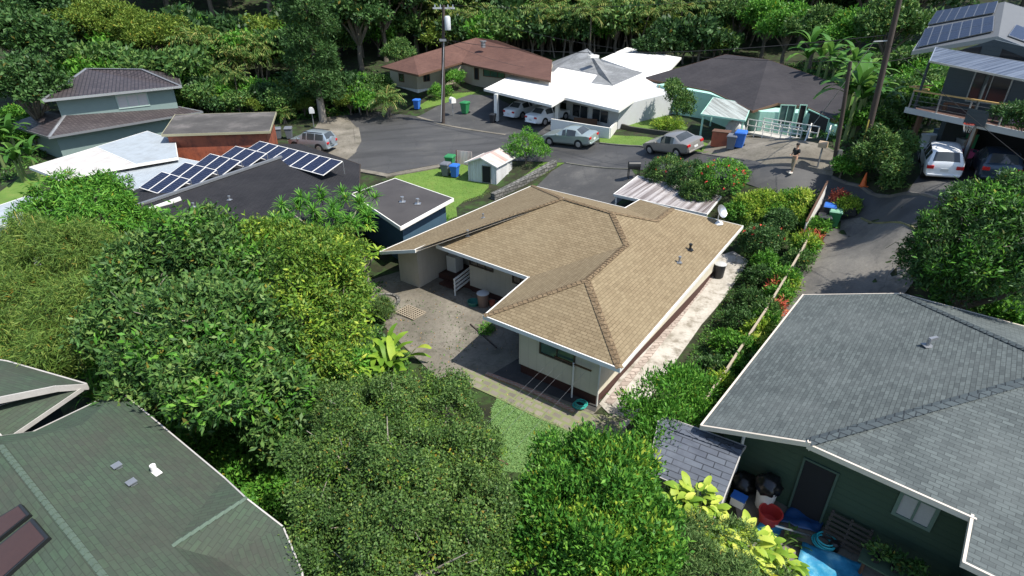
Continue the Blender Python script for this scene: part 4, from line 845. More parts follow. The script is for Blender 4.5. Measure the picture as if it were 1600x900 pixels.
# ---------------------------------------------------------------- foliage materials
g3 = lambda r, g, b: (r, g, b)
m_bark = plain('bark', (.12, .1, .075), .9, var=.35, scale=6); m_barkp = plain('pale_bark', (.26, .23, .19), .9, var=.3, scale=6); m_stem = plain('green_stem', (.12, .17, .05), .7)
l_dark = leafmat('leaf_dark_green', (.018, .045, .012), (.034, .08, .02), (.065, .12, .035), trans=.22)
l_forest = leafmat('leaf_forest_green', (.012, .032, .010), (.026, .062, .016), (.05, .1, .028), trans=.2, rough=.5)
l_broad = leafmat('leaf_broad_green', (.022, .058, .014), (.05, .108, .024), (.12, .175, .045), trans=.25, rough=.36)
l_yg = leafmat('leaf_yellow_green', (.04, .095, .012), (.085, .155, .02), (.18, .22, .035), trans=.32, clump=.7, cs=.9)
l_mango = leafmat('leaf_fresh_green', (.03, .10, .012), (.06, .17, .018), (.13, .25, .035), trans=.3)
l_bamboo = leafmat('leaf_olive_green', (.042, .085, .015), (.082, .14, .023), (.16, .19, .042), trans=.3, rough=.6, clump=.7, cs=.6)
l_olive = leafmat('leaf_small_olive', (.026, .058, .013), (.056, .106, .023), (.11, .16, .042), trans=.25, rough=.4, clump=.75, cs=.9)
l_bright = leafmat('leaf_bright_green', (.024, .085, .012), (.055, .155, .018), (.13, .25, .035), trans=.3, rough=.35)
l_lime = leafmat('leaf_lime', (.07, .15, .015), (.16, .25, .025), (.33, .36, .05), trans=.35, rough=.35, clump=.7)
l_gold = leafmat('leaf_golden', (.10, .19, .02), (.26, .32, .04), (.46, .46, .10), trans=.35, rough=.35)
l_palm = leafmat('leaf_palm', (.035, .08, .016), (.075, .13, .028), (.21, .185, .06), trans=.25, rough=.4, clump=.6)
l_banana = leafmat('leaf_banana', (.028, .085, .014), (.055, .135, .022), (.12, .2, .04), trans=.35, rough=.35)
l_red = leafmat('flower_red', (.4, .03, .03), (.6, .06, .05), (.75, .16, .1), trans=.2, clump=.2); l_croton = leafmat('leaf_red_croton', (.2, .03, .02), (.38, .09, .05), (.55, .2, .1), trans=.25, clump=.4)
l_feather = leafmat('leaf_feathery', (.04, .08, .02), (.075, .13, .035), (.12, .18, .06), trans=.3, rough=.6)
l_cover = leafmat('leaf_undergrowth', (.015, .045, .01), (.04, .10, .018), (.09, .17, .03), trans=.25, cs=.4)
l_sun = leafmat('leaf_sunny_green', (.045, .085, .012), (.095, .15, .02), (.17, .2, .035), trans=.3, rough=.6, clump=.6, cs=.5)
# ---------------------------------------------------------------- plants placed from the photograph
def lobe_px(lst):
    out = []
    for px, py, h, rp in lst:
        p = GH(px, py, h); c = Vector((p.x, p.y, p.z + h)); dep = (c - CAM).dot(Vector((0, C_, -S_))); r = rp * dep / F; out.append((tuple(c), (r, r, r * .85)))
    return out
def lumpy(lobes, m=12, core=.76, sub=(.2, .44)):
    out = []
    for c, r in lobes:
        c = np.array(c); r = np.array(r if hasattr(r, '__len__') else (r,) * 3, float); r = r * .93; out.append((c, r * core))
        for i in range(m):
            d = rng.normal(size=3); d[2] = abs(d[2]) * .9 - .25; d /= np.linalg.norm(d); out.append((c + d * r * rng.uniform(.66, 1.02), r * rng.uniform(*sub)))
    return out
def big_tree(name, label, lst, mat, n, L, W, cat='tree', base=None, r=.2, bark=None, new=None, **kw):
    lobes = lobe_px(lst); c = np.mean([l[0] for l in lobes], 0)
    bx, by = (base[0], base[1]) if base else (c[0], c[1]); bz = T(bx, by)
    t = thing(name, label, cat, (bx, by, bz)); lb = LB(); kw.setdefault('gap', .85 if n > 20000 else .4); lum = lumpy(lobes); crown(lb, lum, n, L, W, **kw); lb.build('crown', mat, t)
    if new:
        lb = LB(); pick = [l for l in lum if rng.random() < .3]; kw2 = dict(kw, gap=.2, inner=.12); crown(lb, [(c_, np.array(r_) * 1.05) for c_, r_ in pick], int(n * new[1]), L * new[2], W * new[2], **kw2); lb.build('new_leaves', new[0], t)
    trunk(t, (bx, by, bz), [Vector(l[0]) for l in lobes], r, bark or m_bark, twigs=[(l, k) for l in lobes for k in range(3)] if r >= .15 else ())
    return t
big_tree('mango_tree', 'dense mango tree with fresh green drooping leaves beside the low white roof', [(105,315,5,46),(160,308,5.3,48),(85,345,4.4,45),(150,350,4.8,50),(205,345,4.4,42),(235,362,3.8,38),(120,385,3.6,45)], l_mango, 26000, .26, .06, droop=.55, k=16, spread=.8, inner=.45, flat=.4, rand=.6)
bt = big_tree('bamboo_clump', 'feathery olive-green bamboo clump above the green-roofed wing', [(20,400,4.6,60),(90,410,5.0,62),(150,400,4.6,50),(40,470,4.3,68),(120,480,4.5,62),(25,540,3.7,50),(95,545,3.8,50),(165,455,4,48),(60,590,2.6,40)], l_bamboo, 80000, .25, .027, cat='bamboo', droop=.4, k=34, spread=1.3, wob=.3, flat=.3, rand=.8, inner=.45, r=.08, bark=m_stem)
mb = MB()
for (x0, y0, x1, y1) in ((75,395,62,338),(48,388,40,352)):
    a = GH(60, 470, 2.0); a.z += 2.0; b = GH(x0, y0, 4.6); b.z += 4.6; mb.tube([a, (a + b) / 2, b], [.04, .035, .03], 6)
for (x0, y0, x1, y1) in ((75,395,62,338),(48,388,40,352)):
    a = GH(x0, y0, 4.6); a.z += 4.6; b = a + Vector((-.2, .2, 1.7)); mb.tube([a, (a + b) / 2, b], [.035, .025, .01], 6)
mb.build('cane', plain('yellow_cane', (.42, .34, .08), .6), bt)
big_tree('avocado_tree', 'huge glossy dark green broadleaf tree filling the gap between green-roofed and black-roofed houses', [(250,425,5.0,75),(330,400,5.3,70),(400,425,4.6,55),(215,500,4.5,80),(310,500,5.2,85),(390,525,4.6,78),(250,585,4.0,75),(340,605,4.2,78),(425,610,3.3,60),(300,650,3,50),(205,445,4.2,55),(440,680,2.4,50)], l_broad, 56000, .23, .085, new=(l_mango, .16, 1.15), k=16, r=.28, bark=m_barkp, rand=.85, inner=.5, spread=1.5, wob=.25)
big_tree('longan_tree', 'yellow-green tree with sunlit bushy crown at the edge of the patio', [(425,385,5,48),(480,425,5.2,66),(525,400,4.4,44),(530,470,4.2,52),(465,500,4.3,62),(535,530,3.3,42),(480,575,3,50),(440,545,3.2,45)], l_yg, 40000, .16, .06, new=(l_lime, .15, 1.2), k=15, r=.2, spread=1.5, inner=.45, wob=.25)
big_tree('privet_tree', 'broad olive-green tree of tiny leaves standing in front of the lawn', [(630,640,3.4,62),(560,665,3.3,70),(700,650,3.3,60),(540,730,3.6,80),(640,730,4.0,90),(725,720,3.4,66),(515,810,3.4,72),(620,820,3.8,90),(715,810,3.5,78),(560,890,3.2,80),(660,900,3.4,90),(740,880,3,58),(758,760,2.8,42),(484,862,2.8,46),(765,830,2.4,40),(640,960,3,90)], l_olive, 160000, .078, .04, new=(l_yg, .1, 1.0), k=20, r=.24, spread=2.4, inner=.4, wob=.28, bark=m_barkp, rand=.9)
big_tree('citrus_tree', 'glossy bright green bushy tree below the paved path', [(895,720,2.8,46),(955,728,3.0,52),(858,765,2.8,52),(930,785,3.3,68),(1000,790,2.8,46),(850,835,2.9,58),(920,855,3.2,75),(990,865,3,58),(835,890,2.6,48),(960,930,2.6,60)], l_bright, 54000, .145, .056, new=(l_lime, .12, 1.05), k=20, r=.16, up=.8, rand=.55, spread=1.7, inner=.5, wob=.4)
big_tree('hibiscus_bush', 'loose bright green bush between the pale side path and the small shed', [(1040,612,1.9,40),(998,640,1.6,30),(1078,600,1.8,30),(1018,690,1.5,36),(1078,640,1.5,30),(1050,660,1.5,38)], l_mango, 11000, .15, .05, k=14, cat='bush', r=.07, up=.8, rand=.5, wob=.4, inner=.6, spread=1.6)
big_tree('feathery_bush', 'feathery pale green bush growing below the philodendron leaves', [(1070,850,1.9,55),(1140,860,1.7,48),(1110,900,1.9,60),(1195,890,1.3,38),(1050,800,1.6,40)], l_feather, 22000, .12, .022, cat='bush', k=10, r=.07)
big_tree('lychee_tree', 'dark broad-crowned tree casting shade over the end of the long drive', [(1478,372,4.2,52),(1540,340,4.8,66),(1595,385,4.8,66),(1466,430,3.2,40),(1540,420,4.2,58),(1600,450,4,60),(1440,405,2.6,28),(1590,315,4.8,44),(1640,350,4.6,60),(1500,455,2.6,35)], l_dark, 44000, .17, .055, new=(l_mango, .25, 1.2), k=16, r=.25, spread=1.4, inner=.45, wob=.25)
big_tree('papaya_bush', 'small bright green bush catching sun under the dark drive-side tree', [(1505,452,1.6,30),(1530,445,1.5,25),(1490,470,1.2,22)], l_bright, 1500, .34, .14, cat='bush', k=5, r=.06)
big_tree('sapling', 'low light green shrub tucked behind the slate roof ridge', [(1575,495,1.2,25),(1600,505,1.2,25)], l_mango, 1500, .25, .1, cat='shrub', k=5, r=.05)
big_tree('ficus_shrub', 'round mid green shrub beside the tin shed and the street', [(822,225,1.3,26),(806,238,1.0,18),(838,238,1.0,18)], l_mango, 5000, .16, .06, cat='shrub', r=.06)
big_tree('pittosporum_tree', 'small upright tree in the lawn before the mint house', [(1058,150,2.4,20),(1062,170,1.6,17),(1050,135,3.0,13),(1072,160,2,13)], l_broad, 6000, .2, .08, r=.08)
big_tree('yellow_shrub', 'low yellow-green shrub at the foot of the small lawn tree', [(1040,194,.4,12),(1055,196,.4,12),(1030,197,.35,9)], l_lime, 1600, .28, .05, cat='shrub', r=.04)
big_tree('clipped_bush', 'round clipped bush against the brown-roofed house', [(712,122,1.2,15),(706,126,.8,12)], l_mango, 3500, .18, .07, cat='bush', r=.06)
big_tree('low_bush', 'low spreading bush beside the utility pole on the street corner lawn', [(684,144,.7,12),(697,141,.7,9)], l_mango, 2200, .18, .07, cat='bush', r=.05)
big_tree('plumbago_bush', 'leafy bush at the foot of the leaning utility pole', [(1378,235,1.6,34),(1400,260,1.4,26),(1360,250,1.3,24),(1408,230,1.6,22),(1390,285,.7,18)], l_broad, 12000, .16, .065, cat='bush', r=.06)
big_tree('roadside_bush', 'small bush between the two roadside poles', [(1322,262,.8,16),(1312,256,.6,10)], l_mango, 2500, .16, .06, cat='bush', r=.05)
_o = GH(1650, 240, 0); big_tree('overhanging_tree', 'tree leaning over the garage of the decked house', [(1592,180,4.2,24),(1615,190,4.0,32),(1565,178,4.0,13),(1640,180,4.2,30)], l_dark, 6000, .15, .055, base=(_o.x, _o.y), r=.12)
big_tree('spreading_shrub', 'fern-green shrub by the red leaves along the green roof edge', [(395,745,.9,36),(360,730,.8,30),(430,760,.9,30),(400,790,.7,28)], l_mango, 5000, .17, .09, cat='shrub', r=.05)
big_tree('feathery_shrub', 'soft feathery shrub in the shade beside the olive-leaved tree', [(505,660,1.6,34),(500,700,1.4,28)], l_feather, 7000, .13, .02, cat='shrub', k=10, r=.05)
big_tree('rosemary_shrub', 'round dry green shrub in the stone ring on the patio', [(597,482,.5,17),(603,490,.4,12)], l_feather, 3500, .16, .02, cat='shrub', k=9, up=.8, r=.04)
def bigleaf(name, label, lst, n, L, W, mat, mat2=None):
    lobes = lobe_px(lst); c = np.mean([l[0] for l in lobes], 0); bz = T(c[0], c[1]); t = thing(name, label, 'plant', (c[0], c[1], bz)); st = MB()
    lb = LB(); base = Vector((c[0], c[1], bz - .1))
    for i in range(n):
        cc, r = lobes[i % len(lobes)]; d = rng.normal(size=3); d[2] = abs(d[2]) * 1.1 - .2; d[1] -= .25; d /= np.linalg.norm(d); p = np.array(cc) + d * np.array(r) * rng.uniform(.55, 1.0)
        ll = L * rng.uniform(.55, 1.2); ww = W * rng.uniform(.8, 1.15) * ll / L
        blade(lb, p, math.atan2(d[1], d[0]) + rng.normal() * .5, rng.uniform(-.2, .75), ll, ww, rng.uniform(.6, 1.5), 6, prof=lambda t_: np.clip(np.sin(np.pi * (t_ * .93 + .05)) ** .6 * (1 - .35 * t_), .02, 1), fold=.28, ragged=.22)
        if i % 3 == 0: st.tube([base, (base * .5 + Vector(p) * .5 + Vector((0, 0, .2))), Vector(p)], [.03, .022, .014], 5)
    lb.build('leaves', mat, t); st.build('stem', m_stem, t); return t
bigleaf('philodendron', 'golden big-leaved philodendron mass at the low edge of the small shed roof', [(1088,782,2.0,30),(1062,800,2.0,28),(1105,800,1.8,24)], 150, .42, .27, l_gold)
bigleaf('philodendron', 'yellow-green big-leaved philodendron mass beside the red tub', [(1150,845,1.7,38),(1185,862,1.4,32),(1120,838,1.8,28),(1160,885,1.4,34)], 210, .44, .28, l_gold)
bigleaf('philodendron', 'lime big-leaved philodendron spilling towards the blue tarp', [(1218,885,1.2,28),(1195,905,1.2,30)], 110, .42, .25, l_lime)
bigleaf('philodendron', 'mid-green philodendron between the citrus tree and the feathery bush', [(1020,830,2.0,28),(1040,870,1.8,30),(1010,890,2.0,30)], 150, .36, .2, l_mango)
# rosette plants
def rosette(lb, c, n, L, W, el0=.2, el1=1.3, droop=.9, seg=4):
    for i in range(n): blade(lb, c, i * 2.399 + random.uniform(-.2, .2), random.uniform(el0, el1), L * random.uniform(.75, 1.1), W * random.uniform(.8, 1.15), droop, seg)
def dragon_tree(name, label, tips, mat, n=28, L=.7, W=.05, extra=0, **kw):
    w_ = []
    for px, py, h in tips: p = GH(px, py, h); w_.append(Vector((p.x, p.y, p.z + h)))
    c = sum(w_, Vector()) / len(w_); bz = T(c.x, c.y); t = thing(name, label, 'tree', (c.x, c.y, bz)); lb = LB()
    w2 = [p + Vector((random.gauss(0, .32), random.gauss(0, .32), random.uniform(-.7, .05))) for p in w_ for _ in range(extra)]
    for p in w_ + w2: rosette(lb, p, n, L, W, **kw)
    lb.build('crown', mat, t); trunk(t, (c.x, c.y, bz), w_, .13, m_barkp, .35); return t
dragon_tree('dracaena_tree', 'spiky-tufted dracaena in front of the black shingled roof', [(x, y, h) for x, y, h in ((440,320,4.4),(470,308,4.6),(500,300,4.7),(535,302,4.6),(560,318,4.3),(575,340,3.9),(455,345,4),(490,330,4.4),(520,330,4.4),(545,345,4),(480,360,3.8),(510,362,3.8),(430,345,3.8),(540,375,3.3),(575,298,4.2))], l_mango, 40, .6, .06, extra=3, el0=-.3, el1=1.4, droop=.8)
dragon_tree('schefflera', 'yellow-tipped rosette plant at the corner of the navy house', [(545,372,2.6),(560,362,2.5),(580,400,2.1),(548,395,2.3),(570,385,2.3),(590,392,1.9)], l_lime, 16, .5, .13, extra=1, el0=-.1, el1=1.1, droop=.9)
def clump(name, label, cat, px, py, n, L, W, mat, group=None, el=(.5, 1.35), droop=1.2, spread=.4, stemh=.5, seg=6, ragged=.0):
    p = GH(px, py, 0); t = thing(name, label, cat, p, group=group); lb = LB(); mb = MB()
    for i in range(n):
        q = (p.x + random.gauss(0, spread), p.y + random.gauss(0, spread), p.z + random.uniform(.2, 1) * stemh)
        mb.tube([p - Vector((0, 0, .15)), ((p.x + q[0]) / 2, (p.y + q[1]) / 2, p.z + (q[2] - p.z) * .3), q], [.035, .028, .016], 5); blade(lb, q, random.uniform(0, 6.28), random.uniform(*el), L * random.uniform(.7, 1.15), W * random.uniform(.8, 1.15), droop, seg, ragged=ragged)
    lb.build('leaves', mat, t); mb.build('stem', m_stem, t); return t
clump('heliconia', 'big bright yellow-green paddle leaves leaning over the patio', 'plant', 605, 575, 44, 1.3, .32, l_lime, el=(.3, 1.3), spread=.55, ragged=.2, stemh=.7)
clump('ti_plant', 'golden-green ti plant between the avocado tree and the patio', 'plant', 545, 600, 34, .9, .17, l_gold, spread=.5, stemh=1.1)
clump('ti_plant', 'lime green ti plant below the heliconia leaves', 'plant', 590, 625, 26, .9, .17, l_lime, spread=.5, stemh=.8)
clump('ginger_plant', 'broad-leaved ginger at the patio edge by the yellow-green tree', 'plant', 585, 500, 16, .8, .18, l_lime, spread=.4, stemh=.5)
clump('ginger_plant', 'dark-leaved ginger in the shade under the avocado tree', 'plant', 330, 700, 30, .8, .15, l_mango, spread=1.0, stemh=.5)
clump('fan_palm_seedling', 'spiky young palm between the bamboo and the green roof corner', 'plant', 150, 618, 40, .9, .06, l_mango, el=(.3, 1.5), spread=.35, stemh=.6)
clump('bromeliad', 'spiky bromeliad at the corner of the blue tarp', 'plant', 1232, 848, 18, .42, .06, l_broad, el=(.3, 1.3), droop=.7, spread=.12, stemh=.25)
clump('red_caladium', 'red-leaved plant among shrubs at the green roof edge', 'plant', 418, 772, 8, .35, .22, l_croton, el=(0, .8), spread=.15, stemh=.6)
def pinnate(name, label, px, py, nf, L, mat, h=.6, **kw):
    p = GH(px, py, 0); t = thing(name, label, 'plant', p); lb = LB()
    for i in range(nf): frond(lb, (p.x, p.y, p.z + h), i * 2.4 + random.uniform(-.3, .3), random.uniform(.5, 1.3), L * random.uniform(.8, 1.1), **kw)
    lb.build('leaves', mat, t); MB().tube([(p.x, p.y, p.z - .2), (p.x, p.y, p.z + h)], [.09, .06], 8).build('trunk', m_bark, t); return t
pinnate('tree_fern', 'arching yellow fern-like fronds in the gap left of the avocado tree'.replace('left of', 'beside'), 120, 525, 9, 1.9, l_lime, h=3.2, ll=.45, lw=.12, n=14)
# ---------------------------------------------------------------- hedges
def hedge_shrub(px, py, rp, h, mat, label, group, n=2600, L=.13, W=.055, flowers=0, fmat=None, **kw):
    lobes = lobe_px([(px, py, h * .55, rp), (px - rp * .5, py + rp * .2, h * .45, rp * .7), (px + rp * .5, py - rp * .2, h * .5, rp * .7)])
    c = lobes[0][0]; bz = T(c[0], c[1]); t = thing('shrub', label, 'shrub', (c[0], c[1], bz), group=group); lb = LB(); crown(lb, lobes, n, L, W, **kw); lb.build('foliage', mat, t)
    MB().tube([(c[0], c[1], bz - .1), (c[0], c[1], bz + h * .5)], [.05, .03], 6).build('stem', m_bark, t)
    if flowers: fl = LB(); crown(fl, [(l[0], np.array(l[1]) * 1.04) for l in lobes], flowers, L * .7, L * .6, k=6, spread=.5, low=0); fl.build('flowers', fmat or l_red, t)
    return t
gk = 'green shrubs along the pale side path'
for x, y, r in ((1096,562,22),(1118,525,24),(1138,488,24),(1153,455,22),(1168,420,20),(1178,398,20)): hedge_shrub(x + 17, y + 12, r * .75, 1.1, (l_broad, l_dark, l_mango)[int(x) % 3], 'loose green shrub in the row along the pale side path', gk, up=.5, wob=.35, inner=.6)
gk = 'mixed shrubs growing through the boundary fence'
fx = [(1108,600),(1122,578),(1134,560),(1148,540),(1160,520),(1172,502),(1182,484),(1194,462),(1204,446),(1214,428),(1226,410),(1234,392),(1246,372),(1256,356),(1262,340)]
for i, (x, y) in enumerate(fx): hedge_shrub(x + (2 if i % 3 == 1 else 13), y + (24 if i % 3 == 1 else 16), 15, 1.5 if i % 3 == 1 else 1.1, (l_mango, l_lime, l_mango, l_broad)[i % 4], 'leafy shrub pushing through the boundary fence beside the long drive', gk, n=1500, L=.17, W=.055, up=.5, wob=.35, inner=.6)
for x, y, l in ((1176,545,'yellowing fern-like shrub by the fence near the slate roof corner'),): hedge_shrub(x, y, 16, 1.0, l_gold, l, None, n=900, L=.3, W=.07)
for x, y, l in ((1268,372,'red-leaved croton behind the dark bins'), (1216,452,'pinkish croton at the fence beside the long drive'), (1212,482,'pale red croton lowest along the driveway fence')): hedge_shrub(x, y, 10, .9, l_croton, l, None, n=420, L=.26, W=.07)
for x, y, r, m, l, fl in ((1040,268,26,l_broad,'tall shrub with pink flowers beside the barbecue grill',90), (1078,278,28,l_dark,'dark green shrub between two flowering shrubs by the carport',0), (1125,280,34,l_mango,'wide green shrub dotted with red flowers by the street',170), (1090,300,22,l_broad,'leafy shrub close behind the corrugated carport roof',0),
        (1190,375,26,l_dark,'dark ixora shrub with red flower heads near the satellite dish',120), (1218,345,18,l_dark,'shaded shrub with a few red flowers behind the hedge',40)): hedge_shrub(x, y, r, 1.7, m, l, None, n=5200, L=.14, W=.055, flowers=fl)
gk = 'yellow-green ground shrubs at the front of the tan-roofed house lot'
for i, (x, y) in enumerate(((1165,318),(1190,312),(1212,318),(1235,312),(1180,335),(1210,332),(1238,332),(1150,330))): hedge_shrub(x, y, 17, .7, (l_lime, l_mango)[i % 2 * (i > 2)], 'low yellow-green shrub on the front corner of the bungalow lot', gk, n=1700, L=.14, W=.05)
hedge_shrub(1252, 310, 14, 1.0, l_gold, 'yellow croton beside the white fence panel', None, n=900, L=.22, W=.07)
hedge_shrub(1325, 322, 15, .8, l_lime, 'bushy lime shrub in the planter at the mouth of the long drive', None, n=1500, L=.15, W=.05)
hedge_shrub(1311, 308, 8, .7, l_croton, 'small red shrub in the driveway planter', None, n=350, L=.2, W=.06)
hedge_shrub(650, 372, 12, .8, l_mango, 'small fern shrub between the navy house and the tan roof', None, n=900); hedge_shrub(688, 345, 10, .5, l_mango, 'low shrub on the lawn edge by the navy house', None, n=700)
hedge_shrub(760, 515, 9, .25, l_mango, 'tuft of weeds in the patio crack', None, n=450, L=.14, W=.04); hedge_shrub(208, 275, 14, 1.6, l_lime, 'thin sapling rising through the gap between white roofs', None, n=500, L=.3, W=.05, inner=.8); hedge_shrub(380, 214, 10, 1.4, l_mango, 'small bush between the rust-red shed and the panels', None, n=700, L=.2)
# ---------------------------------------------------------------- palms, bananas, background trees
def palm(name, h, n, L, mat, ntr=1, lean=.15, ll=.6, lw=.09, nl=12, spread=.0, el=(-.1, 1.35)):
    t = thing(name, 'palm', 'palm'); mb = MB(); lb = LB()
    for k in range(ntr):
        x, y = random.gauss(0, spread), random.gauss(0, spread); hh = h * random.uniform(.75, 1.05); tx, ty = x + random.gauss(0, lean), y + random.gauss(0, lean)
        mb.tube([(x, y, -.4), ((x + tx) / 2 + .05, (y + ty) / 2, hh / 2), (tx, ty, hh)], [.11, .08, .07], 7)
        for i in range(n): frond(lb, (tx, ty, hh), i * 2.4 + random.uniform(-.4, .4), random.uniform(*el), L * random.uniform(.8, 1.1), nl, ll, lw, 1.5)
    lb.build('crown', mat, t); mb.build('trunk', m_bark, t, smooth=True); return t
def banana(name, n, L, h):
    t = thing(name, 'banana', 'banana plant'); lb = LB(); mb = MB()
    for k in range(3):
        x, y = random.gauss(0, .5), random.gauss(0, .5); hh = h * random.uniform(.7, 1.05); mb.tube([(x, y, -.3), (x, y, hh)], [.14, .09], 8)
        for i in range(n): blade(lb, (x, y, hh), i * 2.4 + random.uniform(-.4, .4), random.uniform(.5, 1.4), L * random.uniform(.8, 1.1), .5, 1.7, 8, ragged=.25)
    lb.build('leaves', l_banana, t); mb.build('trunk', m_stem, t, smooth=True); return t
def proto_tree(name, R_, h, mat, n, L, W, nl=9, squash=.8, **kw):
    t = thing(name, 'tree', 'tree'); lobes = []
    for i in range(nl):
        a = i * 2.4; rr = R_ * .62 * math.sqrt((i + .5) / nl); lobes.append(((rr * math.cos(a), rr * math.sin(a), h * (.42 + .45 * (1 - (rr / R_) ** 2)) + random.uniform(-.4, .4) * R_ * .45), (R_ * random.uniform(.36, .5),) * 2 + (R_ * .38 * squash,)))
    lb = LB(); crown(lb, lumpy(lobes, 5), n, L, W, **kw); lb.build('crown', mat, t); trunk(t, (0, 0, 0), [l[0] for l in lobes], .05 * h ** .8, m_bark); return t
used = {}
def put(proto, x, y, label, group=None, s=1.0, rz=None, z=None):
    rz = random.uniform(0, 6.28) if rz is None else rz; z = T(x, y) if z is None else z
    o = proto if proto.name not in used else dup(proto, label=label)
    used[proto.name] = 1
    o.location = (x, y, z); o.rotation_euler = (0, 0, rz); o.scale = (s, s, s); o['label'] = label
    if group: o['group'] = group
    elif 'group' in o: del o['group']
    return o
def putpx(proto, px, py, label, group=None, s=1.0, **k): p = GH(px, py, 0); return put(proto, p.x, p.y, label, group, s, **k)
def putd(proto, px, y, label, group=None, s=1.0, **k): p = Yd(px, 60, y); return put(proto, p.x, y, label, group, s, **k)
pa = [palm('areca_palm', 4.4, 10, 3.0, l_palm, 4, .5, .8, .14, 11, .7) for _ in range(3)]
pb = palm('palm_tree', 5.5, 14, 2.6, l_palm, 1, .2, .7, .12, 12); pc = palm('palm_bush', 1.3, 15, 1.9, l_palm, 2, .2, .5, .09, 12, .4, el=(.1, 1.4))
ba = banana('banana_plant', 8, 2.6, 2.4); bb = banana('banana_plant', 7, 2.2, 3.2)
tA = [proto_tree('forest_tree', 4.6, 9, l_forest, 7500, .46, .24, k=6) for _ in range(2)]; tB = [proto_tree('broadleaf_tree', 4.4, 8, l_dark, 8000, .42, .2, k=6) for _ in range(2)]
tC = proto_tree('monkeypod_tree', 5.0, 7, l_sun, 18000, .34, .13, nl=13, k=7); tD = proto_tree('leafy_tree', 3.4, 6, l_broad, 7000, .34, .15, k=6); tE = proto_tree('bright_tree', 3.0, 5.5, l_mango, 6500, .34, .14, k=6)
uC = proto_tree('understory_shrub', 1.6, 2.0, l_sun, 2600, .24, .07, nl=7, k=7); uD = proto_tree('understory_shrub', 1.6, 2.3, l_forest, 2200, .34, .16, nl=5, k=6)
uA = proto_tree('understory_shrub', 1.5, 1.9, l_mango, 2200, .26, .11, nl=6, k=6); uB = proto_tree('understory_shrub', 1.7, 2.2, l_broad, 2400, .28, .12, nl=6, k=6)
# tall conifer-like tree by the culdesac
p = GH(505, 190, 0); t = thing('ironwood_tree', 'tall narrow dark conifer-like tree with a pale trunk at the street end', 'tree', p); lobes = []
for k in range(17):
    zz = 3.2 + k * .75; a = k * 2.4; rr = 1.1; lobes.append(((p.x + rr * math.cos(a), p.y + rr * math.sin(a), p.z + zz), (1.5, 1.5, 1.1)))
lb = LB(); crown(lb, lobes, 40000, .3, .085, k=9, droop=-.1, rand=.6, flat=.3); lb.build('crown', l_dark, t); MB().tube([(p.x, p.y, p.z - .3), (p.x, p.y, p.z + 4), (p.x, p.y, p.z + 15)], [.42, .3, .06], 10).build('trunk', m_barkp, t, smooth=True)
G1 = 'trees of the wooded slope behind the street'
for j, yy in enumerate((93, 101, 110, 121, 134)):
    nx = 15; half = 62 + j * 7
    for i in range(nx):
        x = -half + 2 * half * (i + .5 * (j % 2) + .25) / nx + random.uniform(-2, 2); put((tA[i % 2], tB[(i + j) % 2], tA[1])[(i * 7 + j) % 3], x, yy + random.uniform(-2.5, 2.5), 'dark forest tree on the wooded slope behind the houses', G1, random.uniform(.95, 1.35))
G7 = 'tall shrubs under the forest edge'
for i in range(76):
    put((uA, uB, uD, uC, uD)[i % 5], -62 + (i % 38) * 2.9 + random.uniform(-1, 1), (84 if i < 38 else 91) + random.uniform(-2.5, 2.5) - (8 if i % 38 < 14 else 0), 'tall shrub of the understory along the forest edge', G7, random.uniform(1.7, 2.6))
for i in range(34): putd((uD, uB, uD, uC)[i % 4], 680 + i * 14 + random.uniform(-6, 6), (93 if i < 24 else 76) + random.uniform(-1.5, 2), 'tall shrub of the understory along the forest edge', G7, random.uniform(1.0, 1.9))
for i in range(16): putd((uA, uB)[i % 2], 90 + i * 12 + random.uniform(-6, 6), 67 + random.uniform(-2, 2), 'tall shrub of the understory along the forest edge', G7, random.uniform(1.6, 2.3))
G2 = 'areca palms of the grove behind the white and dark roofs'
for i in range(44): putd(pa[i % 3], 690 + i * 11 + random.uniform(-6, 6), (86, 88, 91)[i % 3] - (3 if i > 16 else 0) + random.uniform(-1, 1), 'areca palm of the dense grove above the white and charcoal roofs', G2, random.uniform(.95, 1.2))
for i in range(7): putd((tD, tE, tB[0])[i % 3], 735 + i * 62, 97 + (i % 2) * 4, ('rounded green tree standing among the palms of the grove'), 'green trees among the palms of the grove', 1.15)
for i, (px, y, s, pr, lab) in enumerate(((30,62,1.15,tB[0],'dark glossy tree beside the two-storey house eaves'), (10,52,.9,tB[1],'dark tree crowding the gable of the tile-roofed house'), (60,74,1.1,tA[0],'tall dark tree behind the two-storey tile roof corner'),
        (120,74,1.0,tC,'sunlit yellow-green tree above the tile roof, nearest the dark tree'), (175,77,1.05,tC,'sunlit yellow-green tree right above the tile ridge'.replace('right ', '')), (232,74,.95,tC,'sunlit yellow-green tree beside the slender palms'), (150,88,1.1,tC,'yellow-green tree behind the other sunlit ones'),
        (560,78,1.2,tB[1],'dark rounded tree behind the narrow conifer'), (600,82,1.2,tA[1],'dark tree above the brown roof eave'), (650,86,1.2,tB[0],'dark tree behind the pole transformer'), (525,84,1.3,tB[0],'broad dark tree partly behind the conifer crown'), (620,74,.7,tD,'smaller mid green tree at the back of the brown roof'),
        (1150,80,1.1,tD,'green tree at the end of the palm grove'), (1195,76,1.15,tE,'sunlit green tree behind the charcoal roof peak'), (1230,70,1.1,tE,'bright tree overlooking the charcoal roof hip'), (1275,66,1.0,tD,'mid green tree behind the banana plants'), (1330,62,1.0,tE,'light green tree beyond the leaning pole'), (1390,58,1.1,tD,'leafy tree beside the decked house roof'), (1420,66,1.2,tB[0],'dark tree behind the decked house roof panels'), (1250,82,1.3,tB[1],'tall dark tree above the green trees'), (1340,80,1.3,tA[0],'tall dark tree behind the banana grove'), (1500,75,1.4,tA[1],'dark tree above the solar roof ridge'), (1580,80,1.4,tB[1],'dark tree beyond the decked house'))): putd(pr, px, y, lab, None, s)
